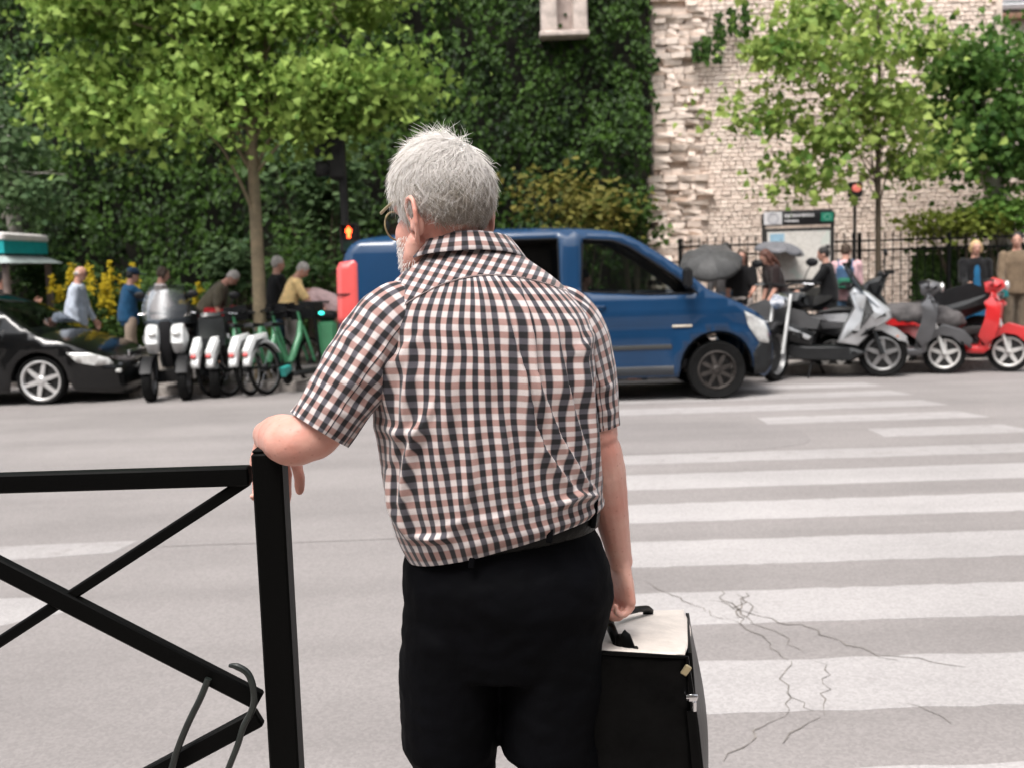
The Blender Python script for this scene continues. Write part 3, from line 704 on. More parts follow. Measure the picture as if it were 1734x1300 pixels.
# the back bows outwards between the shoulder blades, hollow along the spine
FOLDS = [([(842,476),(860,559),(880,630),(898,720),(915,760),(973,835)],13,.011,.35),([(873,470),(893,567),(902,640),(915,720)],12,.009,.4),([(815,480),(822,560),(835,680)],14,.005,.6),
    ([(969,545),(987,657),(1006,790),(1016,840)],12,.010,.5),([(930,540),(950,650),(975,740),(1000,820)],13,.008,.5),([(905,640),(940,740),(985,815),(1010,838)],11,.008,.45),
    ([(655,545),(668,610),(662,670),(672,720)],14,.009,.5),([(690,560),(700,640),(690,720),(665,790)],14,.007,.5),([(735,690),(700,770),(690,850),(700,915)],13,.009,.45),
    ([(660,800),(672,860),(695,905)],10,.008,.6),([(640,720),(690,735),(740,720)],12,.005,.8),([(735,900),(790,880),(850,880)],16,.0025,.5),([(820,890),(880,860),(960,848)],15,.0025,.5),
    ([(760,560),(765,680),(750,800)],18,.005,.7),([(800,720),(800,820),(780,890)],16,.005,.6),([(945,855),(975,835),(1012,842)],9,.007,.6),([(850,700),(862,790),(880,860)],12,.006,.5),
    ([(700,905),(730,912),(770,908)],9,.006,.7),([(640,650),(690,600),(720,560)],14,.005,.6),([(960,600),(985,585),(1000,560)],14,.005,.6)]
back = (np.tile(np.arange(NA+1), NR) > NA*.48).astype(float)
disp = fold_field(pp, FOLDS)*back*2.1
disp += np.array([.0035*nz(p[0]*9, p[1]*9, p[2]*6)+.0022*nz(p[0]*26, p[1]*20, p[2]*14) for p in P.tolist()])
# blouse over the belt
tcol = np.repeat(np.linspace(0,1,NR), NA+1)
disp += .003*np.exp(-((tcol-.07)/.06)**2)*(1+.9*np.array([nz(p[0]*22, 3.3) for p in P.tolist()]))
# yoke seam: the yoke lies a little proud of the gathered back
seam = 466+np.where(pp[:,0] < 830, .0024, .0016)*(pp[:,0]-830)**2.0
disp += np.where(pp[:,1] < seam, .0018, 0)*back
cen = np.repeat(np.array([crom(rows, i/(NR-1))[0:3] for i in range(NR)]), NA+1, 0)
dv = P-cen; dv[:,2] *= .2; dv /= np.linalg.norm(dv, axis=1)[:,None]+1e-9
P = P+dv*disp[:,None]
P[:,2] -= .008*np.clip((960-pp[:,0])/170,0,1)*np.exp(-(tcol/.05)**2)
sh = MB(); sh.v = [tuple(p) for p in P.tolist()]; w_ = NA+1
sh.f = [(i*w_+k, i*w_+k+1, (i+1)*w_+k+1, (i+1)*w_+k) for i in range(NR-1) for k in range(NA)]
uvn = np.array(UVs); yk = (pp[:,1] < seam) & (back > 0)
sg_ = 0.0; u0, v0 = uvn[yk,0].copy(), uvn[yk,1].copy()-.5; uvn[yk,0] = (P[yk,0]-.60*P[yk,2])*1.06; uvn[yk,1] = v0*1.15+.3*P[yk,0]
sh.uv = uvn.tolist(); sh.xf(TM)
shirt = sh.build('shirt', M_PLAID, man, True, None, True, 180)
# seam stitch line of the yoke
ys = MB(); line = []
for x in range(664, 988, 6):
    j = np.argmin(np.hypot(pp[:,0]-x, pp[:,1]-(466+(.0024 if x < 830 else .0016)*(x-830)**2.0))+(1-back)*1e6); line.append(V(P[j])+V((0,-.0012,0)))
sl = [sum((line[max(0,min(len(line)-1,i+d))] for d in (-1,0,1)), V((0,0,0)))/3 for i in range(len(line))]
ys.tube(sl, .0008, 6).xf(TM); ys.build('yoke_seam', mat('seam_thread', (.26,.21,.205), .8), shirt)
def sleeve(path, rad, folds, seed, side=None):
    n = 70; na = 120; Pn = []; uv = []; ln = 0; pr = None; path = [tuple(p) for p in path]
    fr = None; axis = []
    for i in range(n):
        t = i/(n-1); c = V(crom(path, t)); r_ = crom(rad, t); d = (V(crom(path, min(1,t+.02)))-V(crom(path, max(0,t-.02)))).normalized()
        a = V((0,-1,0)); a = (a-d*a.dot(d)).normalized() if fr is None else (fr-d*fr.dot(d)).normalized(); fr = a; b_ = d.cross(a)
        if pr is not None: ln += (c-pr).length
        pr = c
        for k in range(na+1):
            th = 2*PI*k/na; rr = r_[0]*(1+.03*nz(math.cos(th)*2, math.sin(th)*2, t*5+seed))+.004*nz(math.cos(th)*3+seed, math.sin(th)*3, t*9)
            Pn.append(c+a*(rr*math.cos(th))+b_*(rr*r_[1]*math.sin(th))); uv.append((th*.062, -ln)); axis.append(tuple(c))
    Pn = np.array([tuple(p) for p in Pn]); pq = pix_np(Pn); d_ = fold_field(pq, folds)*(Pn[:,1] < np.array(axis)[:,1]+.01)
    nv = Pn-np.array(axis); nv /= np.linalg.norm(nv, axis=1)[:,None]+1e-9; Pn = Pn+nv*d_[:,None]
    m = MB(); m.v = [tuple(p) for p in Pn.tolist()]; w_ = na+1
    # turn the hem inwards
    for dep, sc in ((.004,.985),(.03,.95)):
        base = (n-1)*w_; d = (V(crom(path, 1))-V(crom(path, .96))).normalized(); c = V(crom(path, 1))
        for k in range(w_): p = V(Pn[base+k]); m.v.append(tuple(c+(p-c)*sc-d*dep)); uv.append(uv[base+k])
    m.f = [(i*w_+k, i*w_+k+1, (i+1)*w_+k+1, (i+1)*w_+k) for i in range(n+1) for k in range(na)]
    m.uv = uv; m.xf(TM); return m.build('sleeve', M_PLAID, shirt, True, None, True, 60)
sleeve([at(760,520,1.93), at(715,520,1.925), at(668,546,1.905), at(625,600,1.885), at(583,662,1.865), at(541,727,1.85)], [(.01,1.0),(.050,1.0),(.068,1.0),(.067,1.0),(.062,1.0),(.0575,1.0)],
    [([(630,520),(640,570),(600,640)],12,.006,.5),([(660,560),(640,620),(645,690)],12,.008,.5),([(560,640),(600,650),(640,640)],11,.005,.6),([(540,690),(590,700),(640,680)],12,.005,.6),([(590,560),(610,610),(590,680)],13,.005,.6)], 1)
sleeve([at(880,520,1.945), at(925,522,1.955), at(962,550,1.965), at(985,600,1.972), at(1000,660,1.978), at(1008,721,1.985)], [(.01,1.0),(.046,1.0),(.060,1.0),(.058,1.0),(.051,1.0),(.046,1.0)],
    [([(1000,560),(1010,620),(1030,660)],10,.006,.5),([(1005,640),(1020,655),(1040,650)],8,.006,.6),([(1015,690),(1030,700),(1042,690)],8,.004,.6)], 5)
# collar: stand and turned-down fall
cl = MB(); na = 90; cuv = []
ccen = at(787, 446, 1.990); rings = []
def collar_ring(dz, rx, ry, tilt): 
    o = []
    for k in range(na+1):
        a = -PI*.5+R(32)+(2*PI-2*R(32))*0  # unused start, keeps the opening in front
        th = PI/2+R(24)+(2*PI-2*R(24))*k/na; x, y = rx*math.cos(th), ry*math.sin(th)
        o.append(ccen+V((x, y, dz+tilt*y+.02*x+(-.012*sm((y-.02)/.06)))))
    return o
prof = [(-.012,.086,.088),(.010,.085,.087),(.026,.084,.086),(.0295,.0865,.0885),(.026,.0895,.0915),(.010,.101,.104),(-.008,.113,.115),(-.0105,.112,.114)]
for (dz, rx, ry) in prof: rings.append(collar_ring(dz+.008, rx*1.03, ry*1.0, -.22))
ln = 0
for i, r_ in enumerate(rings):
    if i: ln += math.hypot(prof[i][0]-prof[i-1][0], prof[i][1]-prof[i-1][1])
    for k, p in enumerate(r_): cl.v.append(tuple(p+V((0,0,.0012*nz(k*.13, i*.3))))); cuv.append((k/na*.52, ln+.004))
w_ = na+1
cl.f = [(i*w_+k, i*w_+k+1, (i+1)*w_+k+1, (i+1)*w_+k) for i in range(len(rings)-1) for k in range(na)]
cl.uv = cuv; cl.xf(TM); cl.build('collar', M_PLAID, shirt, True, None, True, 180)

# ---- trousers and belt
M_TROU = mat('black_wool', (.0014,.0015,.0024), .8, var=.25, vscale=8, bump=.2, bscale=40, spec=.07)
tr = MB()
def ringpts(L_, R_, Y): a = at(*L_, Y); b_ = at(*R_, Y); return (a+b_)/2, (b_-a)/2
pts = []; rad = []; sd = []
for (L_, R_, Y, dep) in (((706,908),(1002,846),1.957,.100),((700,926),(1008,866),1.957,.114),((690,952),(1016,888),1.96,.120),((684,985),(1030,930),1.962,.132),((682,1030),(1036,985),1.965,.138),((682,1080),(1024,1045),1.968,.132),((684,1130),(1012,1110),1.97,.118)):
    c, A = ringpts(L_, R_, Y); pts.append(c); rad.append((A.length, dep)); sd.append(A)
tr.tube(pts, rad, 32, side=sd)
for (top, mid, kn, ft, s_) in ((at(765,1060,1.97), at(760,1250,1.975), KNL, FTL, -1), (at(935,1050,1.97), at(928,1250,1.975), KNR, FTR, 1)):
    tr.tube([top+V((0,0,.06)), top, top.lerp(mid,.5), mid, kn, kn.lerp(ft,.5), ft, ft+V((0,-.005,-.085))], [(.08,.10),(.095,.118),(.097,.116),(.0915,.108),(.080,.092),(.074,.086),(.072,.084),(.074,.088)], 24, side=(1,0,0))
tr.xf(TM)
def tdisp(x, y, z):
    return .004*nz(x*9, y*9, z*14)+.005*max(0, nz(x*6+4, y*5, z*10))+.0025*nz(x*30, y*30, z*40)
tme = remesh(tr, .0065, 5, disp=tdisp); trousers = link('trousers', tme, M_TROU, man, True, None, 180)
def band(name, rows_, m, par, nn=80, thick=.0):
    g = MB()
    for (L_, R_, Y, dep) in rows_:
        c, A = ringpts(L_, R_, Y)
        for k in range(nn): th = 2*PI*k/nn; e = 2/2.4; cs, sn = math.cos(th), math.sin(th); g.v.append(tuple(c+A*math.copysign(abs(cs)**e, cs)+V((0,dep*math.copysign(abs(sn)**e, sn),0))))
    q = len(rows_); g.f = [(i*nn+k, i*nn+(k+1)%nn, (i+1)*nn+(k+1)%nn, (i+1)*nn+k) for i in range(q-1) for k in range(nn)]
    g.xf(TM); return g.build(name, m, par, True, None, True, 180)
band('belt', [((701,934),(1012,884),1.957,.116),((699,931),(1015,881),1.957,.121),((698,916),(1016,866),1.957,.124),((698,904),(1017,855),1.957,.124),((700,899),(1013,851),1.957,.118)], mat('belt_leather', (.004,.004,.0036), .3, var=.3, vscale=30, bump=.25, bscale=70, spec=.12), man)
for px, py in ((932,893),(1006,868),(800,936)):
    p = at(px, py, 1.83 if px < 960 else 1.88); MB().box((0,0,0), (.011,.006,.055), rot=Matrix.Rotation(.12,3,'Y'), bev=.002).build('belt_loop', M_TROU, trousers, True, p-MAN)
p = at(905, 990, 1.832)
for (ft, s_) in ((FTL,-1),(FTR,1)):
    g = MB(); b_ = V((ft.x, ft.y, .14))
    g.tube([b_+V((0,-.075,.03)), b_+V((0,-.06,.05)), b_+V((0,-.01,.055)), b_+V((s_*.008,.07,.045)), b_+V((s_*.014,.15,.033)), b_+V((s_*.014,.20,.024))], [(.026,.028),(.036,.048),(.040,.054),(.046,.045),(.046,.032),(.022,.018)], 16, side=(1,0,0))
    g.box(b_+V((s_*.006,.06,.010)), (.092,.275,.02), bev=.008); g.xf(TM); link('shoe', remesh(g, .006, 3), mat('shoe_leather', (.012,.011,.010), .35, var=.2), man, True, None, 180)

# ---- hair
cap = MB(); cap.ell((0,-.015,.048), (.083,.096,.081), 26, 18); cap.ell((0,-.044,.038), (.062,.056,.040), 22, 14)
for sx in (-1,1): cap.ell((sx*.060,.018,.016), (.014,.024,.028), 12, 9)
cap.xf(HM); cap.xf(TM)
def capdisp(x, y, z): return .003*nz(x*40, y*40, z*25)+.002*nz(x*90, y*90, z*40)
M_HAIR = mat('white_hair', (.66,.62,.58), .55, var=0, spec=.4)
def hairmat(name, a, b_):
    m = bpy.data.materials.new(name); m.use_nodes = True; n, L, b = nodes(m); g = n.nodes.new('ShaderNodeNewGeometry')
    mx = n.nodes.new('ShaderNodeMix'); mx.data_type = 'RGBA'; mx.inputs[6].default_value = (*a,1); mx.inputs[7].default_value = (*b_,1); L(g.outputs['Random Per Island'], mx.inputs[0]); L(mx.outputs[2], b.inputs['Base Color'])
    b.inputs['Roughness'].default_value = .45; b.inputs['Specular IOR Level'].default_value = .4
    tl_ = n.nodes.new('ShaderNodeBsdfTranslucent'); L(mx.outputs[2], tl_.inputs[0]); ms = n.nodes.new('ShaderNodeMixShader'); ms.inputs[0].default_value = .4; L(b.outputs[0], ms.inputs[1]); L(tl_.outputs[0], ms.inputs[2]); L(ms.outputs[0], n.nodes['Material Output'].inputs[0]); return m
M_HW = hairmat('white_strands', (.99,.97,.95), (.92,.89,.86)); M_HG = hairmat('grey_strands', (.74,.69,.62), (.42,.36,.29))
hair = link('hair', remesh(cap, .004, 4, disp=capdisp), mat('hair_under', (.88,.85,.82), .7, var=.25, vscale=60, bump=.5, bscale=150), man, True, None, 180)
rnd = random.Random(5)
def strand(mb, p, d0, n0, ln, r0, bend, curl, segs=6):
    pts = [V(p)]; d = V(d0).normalized(); ph = rnd.uniform(0,6.28); s_ = d.cross(V(n0)).normalized()
    for j in range(segs):
        t = (j+1)/segs; dd = (d+V(bend)*t+s_*(curl*math.sin(ph+3.2*t))).normalized(); pts.append(pts[-1]+dd*(ln/segs))
    mb.tube(pts, [r0*(1-.15*j/segs) if j < segs-1 else (r0*.6 if j == segs-1 else r0*.15) for j in range(segs+1)], 3, cap=False)
hw, hg = MB(), MB(); c0 = V((0,-.016,.035)); RX = V((.081,.094,.090)); made = 0; WH = V((.012,-.045,.115))
def hsurf(p):
    "distance to the scalp (in scalp radii) and outward direction there"
    q = p-c0; e = V((q.x/RX.x, q.y/RX.y, q.z/RX.z)); return e.length, V((e.x/RX.x, e.y/RX.y, e.z/RX.z)).normalized()
def lock(mb, p, flow, ln, r0, lift, curl, segs=7):
    "a hair that lies along the head, lifting a little towards its tip"
    pts = [V(p)]; d = V(flow).normalized(); ph = rnd.uniform(0, 6.28)
    for j in range(segs):
        t = (j+1)/segs; q = pts[-1]; l, nn = hsurf(q); f = d+V((0,0,-.35))*t*(1-abs(nn.z)); f = (f-nn*f.dot(nn)); f.normalize(); sd_ = f.cross(nn)
        f = (f+sd_*(curl*math.sin(ph+3.5*t))+nn*(lift*(.35+t))).normalized(); pts.append(q+f*(ln/segs)); d = f
    mb.tube(pts, [r0*(1-.2*j/segs) if j < segs-1 else (r0*.55 if j == segs-1 else r0*.12) for j in range(segs+1)], 3, cap=False)
while made < 12500:
    th = rnd.uniform(0, 2*PI); ph = math.asin(rnd.uniform(-.70, 1)); n_ = V((math.cos(ph)*math.cos(th), math.cos(ph)*math.sin(th), math.sin(ph)))
    p = c0+V((n_.x*RX.x, n_.y*RX.y, n_.z*RX.z))
    low = -.016 if n_.y < -.25 else -.010+(n_.y+.25)*.03
    if n_.x > .45: low = -.022
    if n_.y > .35: low = .040+.05*n_.y
    if p.z < low: continue
    if p.x < -.03 and ((p.y+.030)/.036)**2+((p.z+.008)/.036)**2 < 1: continue
    if p.x < -.03 and p.y > -.02 and p.z < .004: continue
    _, nn = hsurf(p); w_ = p-WH; away = (w_-nn*w_.dot(nn)); away = away.normalized() if away.length > 1e-4 else V((0,-1,0))
    wt = sm((n_.z-.35)/.5); side_ = sm((n_.y+.15)/.35)*(1-wt); back_ = max(0, 1-wt-side_)
    flow = away*(.5+.5*back_)+V((-.55,.15,.05))*wt+V((0,-.8,-.45))*side_+V((rnd.gauss(.10,.16),0,-.9))*back_+V((rnd.gauss(0,.2),rnd.gauss(0,.2),rnd.gauss(0,.12)))
    ln = rnd.uniform(.045,.075)*(1 if p.z > .06 else max(.16, .45+.55*(p.z+.004)/.064)); lift = rnd.uniform(.04,.22)*(1+.5*wt)
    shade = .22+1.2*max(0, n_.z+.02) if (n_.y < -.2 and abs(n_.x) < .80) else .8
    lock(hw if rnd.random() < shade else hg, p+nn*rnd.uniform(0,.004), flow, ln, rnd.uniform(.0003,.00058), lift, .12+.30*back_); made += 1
for i in range(170):   # loose wisps blown up from the crown
    q_ = V((rnd.gauss(-.05,.34), rnd.gauss(-.1,.36), 1)).normalized(); p = c0+V((q_.x*RX.x, q_.y*RX.y, q_.z*RX.z)); lock(hw, p, V((rnd.gauss(-.7,.5), rnd.gauss(.0,.5), .4)), rnd.uniform(.04,.07), .00036, rnd.uniform(.35,.9), .3, 8)
for i in range(50):
    th = rnd.uniform(3.4, 6.0); p = c0+V((math.cos(th)*.081, math.sin(th)*.094, rnd.uniform(.0,.05))); lock(hw, p, V((rnd.gauss(.2,.4), -.2, -.5)), rnd.uniform(.04,.06), .00035, rnd.uniform(.2,.5), .4, 8)
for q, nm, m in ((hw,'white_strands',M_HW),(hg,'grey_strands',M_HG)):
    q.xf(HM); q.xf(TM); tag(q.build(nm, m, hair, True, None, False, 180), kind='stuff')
# white beard along the jaw
bd = MB()
for i in range(2000):
    th = rnd.uniform(-1.95, 1.95); z = rnd.uniform(-.115, -.030); rr = .065-.012*max(0,(-z-.07)/.04)
    p = V((math.sin(th)*(.074 if abs(th) > 1.1 else .066)*(1-.25*max(0,(-z-.075)/.04)), .020+math.cos(th)*.062*(1-.2*max(0,(-z-.08)/.04)), z))
    if abs(th) < .5 and z > -.045: continue
    strand(bd, p, V((math.sin(th)*.7, math.cos(th)*.5, -.9)), V((1,0,0)), rnd.uniform(.005,.010), .0006, V((0,0,-.4)), .2, 3)
bd.xf(HM); bd.xf(TM); tag(bd.build('beard', M_HW, man, True, None, False, 180), kind='stuff')
# ---- spectacles
gl = MB(); M_GF = mat('horn_frame', (.30,.24,.13), .3, var=.15, spec=.6)
for sx in (-1,1):
    gl.tube([(sx*.082,-.030,.012),(sx*.083,-.012,.030),(sx*.083,.015,.030),(sx*.080,.060,.024),(sx*.072,.104,.018)], [.0016,.0022,.0024,.0026,.0030], 8)
    gl.tube([(sx*(.038+.030*math.cos(a)), .110-.010*math.cos(a)*1.0, -.002+.024*math.sin(a)) for a in [2*PI*i/24 for i in range(24)]], .0018, 8, closed=True)
gl.tube([(-.010,.117,.006),(0,.120,.010),(.010,.117,.006)], .0018, 8)
gl.v = [(x, y*.80 if y > 0 else y*1.6, z) for x, y, z in gl.v]; gl.xf(HM); gl.xf(TM); gf = gl.build('spectacles', M_GF, man)
for sx in (-1,1):
    l = MB(); l.v = [(sx*(.038+.029*math.cos(a)), .110-.010*math.cos(a), -.002+.023*math.sin(a)) for a in [2*PI*i/24 for i in range(24)]]; l.f = [tuple(range(24))]; l.v = [(x, y*.80, z) for x, y, z in l.v]; l.xf(HM); l.xf(TM); l.build('lens', glass('lens_glass', (.8,.9,1.0), .85), gf)
for sx in (-1,1):
    MB().ell((sx*.034,.066,.002), (.012,.010,.010), 12, 8).xf(HM).xf(TM).build('eye', mat('eye_white', (.7,.68,.66), .2, var=.05), man)

# ================================================================ briefcase
bc = empty('briefcase', 'black leather briefcase with a pale cream top, carried in the man\'s right hand', 'briefcase', (.30, 2.12, .50))
BT = Matrix.Translation(V((-.30,-2.12,-.50)))
M_BL = mat('bag_leather', (.0018,.0018,.0018), .38, var=.3, vscale=25, bump=.12, bscale=60, spec=.09)
M_CR = mat('pale_bag_top', (.60,.54,.49), .5, var=.12, vscale=12, bump=.2, bscale=80)  # pale colour over the whole top panel of the bag
nl, nr = at(1000,1103,1.96), at(1163,1112,1.96); fl, fr_ = at(1030,1043,2.36), at(1158,1040,2.36)
dn = V((0,0,-1)); nlb, nrb = nl+V((-.03,-.015,-.40)), nr+V((.035,-.015,-.40)); flb, frb = fl+V((-.03,.01,-.36)), fr_+V((.04,.01,-.36))
def quadbody(a, b_, c, d, a2, b2, c2, d2, n=10):
    g = MB(); k = n+1
    def face(p, q, r_, s_, bulge):
        nn = (q-p).cross(s_-p).normalized(); o = len(g.v)
        for j in range(k):
            for i in range(k):
                u, v_ = i/n, j/n; x = p*(1-u)*(1-v_)+q*u*(1-v_)+r_*u*v_+s_*(1-u)*v_; g.v.append(tuple(x+nn*(bulge*math.sin(PI*u)*math.sin(PI*v_))))
        for j in range(n):
            for i in range(n): g.f.append((o+j*k+i, o+j*k+i+1, o+(j+1)*k+i+1, o+(j+1)*k+i))
    face(a2,b2,b_,a,.012); face(b2,c2,c,b_,.014); face(c2,d2,d,c,.012); face(d2,a2,a,d,.014); face(a,b_,c,d,.006); face(d2,c2,b2,a2,.004); return g
g = quadbody(nl,nr,fr_,fl,nlb,nrb,frb,flb); g.xf(BT)
b = bmesh.new(); me = g.mesh('t'); b.from_mesh(me); bmesh.ops.remove_doubles(b, verts=b.verts, dist=.0008); bmesh.ops.recalc_face_normals(b, faces=b.faces); b.to_mesh(me); b.free()
gg = MB(); gg.v = [tuple(v_.co) for v_ in me.vertices]; gg.f = [tuple(p_.vertices) for p_ in me.polygons]
link('bag_body', remesh(gg, .005, 14, 1, lambda x, y, z: .004*nz(x*9, y*9, z*7)+.0015*nz(x*30, y*30, z*22)), M_BL, bc, True, None, 180)
up = V((0,0,.006))
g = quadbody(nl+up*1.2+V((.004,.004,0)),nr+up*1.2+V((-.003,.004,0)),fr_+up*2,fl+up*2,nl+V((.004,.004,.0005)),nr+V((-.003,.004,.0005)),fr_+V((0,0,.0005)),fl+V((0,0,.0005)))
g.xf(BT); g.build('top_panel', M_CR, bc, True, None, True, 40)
g = quadbody(nr+V((.004,.012,.004)),nr+V((.012,.012,.004)),fr_+V((.012,0,.004)),fr_+V((.004,0,.004)),nrb+V((.001,.03,.05)),nrb+V((.006,.03,.05)),frb+V((.008,-.02,.05)),frb+V((.002,-.02,.05)))
g.xf(BT); g.build('side_panel', M_BL, bc, True, None, True, 40)
pip = MB().tube([nl,nl.lerp(nr,.5)+V((0,-.006,.002)),nr,nr.lerp(nrb,.33)+V((.004,-.006,0)),nr.lerp(nrb,.66)+V((.004,-.006,0)),nrb], .0045, 8); pip.tube([nl, nlb], .0045, 8); pip.xf(BT); pip.build('piping', M_BL, bc)
gr_ = sum((t[0] for t in RHT), V((0,0,0)))/4; gr_ = WRR+V((-.022,.008,-.135))
ha = MB(); n0_ = nl.lerp(nr,.42)+V((0,.02,.0)); f0_ = fl.lerp(fr_,.45)+V((0,-.05,0))
hpts = [n0_, n0_+V((-.012,.008,.03)), gr_+V((.01,-.075,-.015)), gr_+V((0,-.04,.004)), gr_, gr_+V((0,.04,.004)), gr_+V((.0,.085,-.012)), f0_+V((0,-.02,.04)), f0_]
ha.tube([V(crom([tuple(p) for p in hpts], i/32)) for i in range(33)], [(.012,.007) if (i < 7 or i > 25) else (.0095,.0095) for i in range(33)], 12, side=(1,0,0)); ha.xf(BT); ha.build('handle', M_BL, bc)
for q in (n0_, f0_): ha = MB(); ha.box(q+V((.0,.0,.002)), (.036,.022,.008), bev=.003); ha.xf(BT); ha.build('handle_mount', M_BL, bc)
p = nr.lerp(nrb, .19); cq = MB(); cq.box(p+V((.0,-.010,0)), (.020,.012,.016), bev=.004); cq.tube([p+V((-.011,-.013,.004)), p+V((.010,-.017,.006))], .004, 8); cq.box(p+V((.004,-.012,-.016)), (.008,.006,.022), bev=.002); cq.xf(BT); cq.build('clasp', CHROME, bc)
p = nr.lerp(nrb, .02); cq = MB(); cq.box(p+V((-.004,-.009,-.014)), (.014,.005,.022), rot=Matrix.Rotation(.6,3,'Y'), bev=.002); cq.xf(BT); cq.build('corner_stud', mat('brass', (.5,.42,.26), .35, .9, var=.1), bc)
st = MB().tube([nr.lerp(nrb,.25)+V((-.004,-.012,0)), nr.lerp(nrb,.55)+V((-.006,-.013,0)), nr.lerp(nrb,.9)+V((-.002,-.012,0))], [(.009,.0025)]*3, 8, side=(1,0,0)); st.xf(BT); st.build('strap', M_BL, bc)

# ================================================================ street barrier with its cable
br = empty('street_barrier', 'black painted steel street barrier with crossed diagonals the man leans on', 'barrier', (-.43, 1.885, .14))
BM = V((-.43,1.885,.14)); TB = Matrix.Translation(-BM)
M_BAR = mat('barrier_paint', (.005,.005,.0048), .42, var=.3, vscale=14, bump=.12, bscale=70, spec=.4)
def chip_mat():
    m = bpy.data.materials.new('chipped_black_paint'); m.use_nodes = True; n, L, b = nodes(m); tc = n.nodes.new('ShaderNodeTexCoord')
    t = n.nodes.new('ShaderNodeTexNoise'); t.inputs['Scale'].default_value = 11; t.inputs['Detail'].default_value = 9; t.inputs['Roughness'].default_value = .75; L(tc.outputs['Object'], t.inputs['Vector'])
    mr = n.nodes.new('ShaderNodeMapRange'); mr.inputs['From Min'].default_value = .685; mr.inputs['From Max'].default_value = .74; L(t.outputs['Fac'], mr.inputs['Value'])
    mx = n.nodes.new('ShaderNodeMix'); mx.data_type = 'RGBA'; mx.inputs[6].default_value = (.0016,.0016,.0015,1); mx.inputs[7].default_value = (.16,.13,.09,1); L(mr.outputs[0], mx.inputs[0]); L(mx.outputs[2], b.inputs['Base Color'])
    b.inputs['Roughness'].default_value = .5; b.inputs['Specular IOR Level'].default_value = .07
    t2 = n.nodes.new('ShaderNodeTexNoise'); t2.inputs['Scale'].default_value = 60; L(tc.outputs['Object'], t2.inputs['Vector']); bp = n.nodes.new('ShaderNodeBump'); bp.inputs['Strength'].default_value = .2; bp.inputs['Distance'].default_value = .003; L(t2.outputs['Fac'], bp.inputs['Height']); L(bp.outputs[0], b.inputs['Normal'])
    return m
M_CHIP = chip_mat(); FY = 1.86
a = at(424, 768, FY); b_ = at(476, 768, FY); pw = b_.x-a.x; ptop = a.z; px_ = (a.x+b_.x)/2
MB().box((px_-BM.x, FY+pw/2-BM.y, (ptop-.14)/2), (pw, pw, ptop-.14), bev=.004).build('post', M_CHIP, br, True)
MB().box((px_-BM.x, FY+pw/2-BM.y, ptop-.14+.003), (pw*.92, pw*.92, .006), bev=.002).build('post_cap', M_CHIP, br, True)
def bar(name, p, q, w_, dep, Y, m=M_CHIP):
    "flat bar between two points of the barrier's plane"
    p = at(*p, Y); q = at(*q, Y); d = (q-p); L_ = d.length; ang = math.atan2(d.z, d.x)
    return MB().box((p+q)/2-BM, (L_, dep, w_), rot=Matrix.Rotation(-ang, 3, 'Y'), bev=.003).build(name, m, br, True)
BY = FY+.024
bar('top_rail', (-330,827), (424,804), .034, .032, BY)
bar('diagonal', (-330,1300), (420,812), .020, .022, BY+.004)
bar('diagonal', (-330,790), (440,1185), .034, .022, BY-.003)
bar('diagonal', (440,1212), (-60,1480), .034, .022, BY-.003)
a = at(-330, 800, BY); MB().box((a.x-BM.x, FY+pw/2-BM.y, (ptop-.16)/2), (pw, pw, ptop-.16), bev=.004).build('post', M_CHIP, br, True)
bar('bottom_rail', (-330,1690), (446,1690), .034, .032, BY)
ck = empty('cable_lock', 'thin black bent cable hooked round the lower end of the barrier', 'cable', tuple(at(400,1200,FY-.02)))
CKL = V(ck.location); 
def cab(name, pl, rr): MB().tube([V(crom([tuple(at(*q)) for q in pl], i/40))-CKL for i in range(41)], rr, 10).build(name, mat('cable_sheath', (.012,.016,.014), .35, var=.3, vscale=30), ck)
cab('hook', [(388,1126,FY-.016),(402,1128,FY-.018),(420,1140,FY-.02),(429,1165,FY-.02),(430,1190,FY-.018),(422,1212,FY-.016)], [.003+.0032*min(1,i/8) for i in range(41)])
cab('cable', [(424,1208,FY-.014),(412,1230,FY-.014),(402,1262,FY-.014),(385,1305,FY-.012),(365,1360,FY-.01)], .0058)
cab('rod', [(353,1148,FY+.0),(340,1180,FY-.002),(318,1225,FY-.004),(300,1270,FY-.004),(285,1320,FY-.004),(268,1370,FY-.004)], .0062)
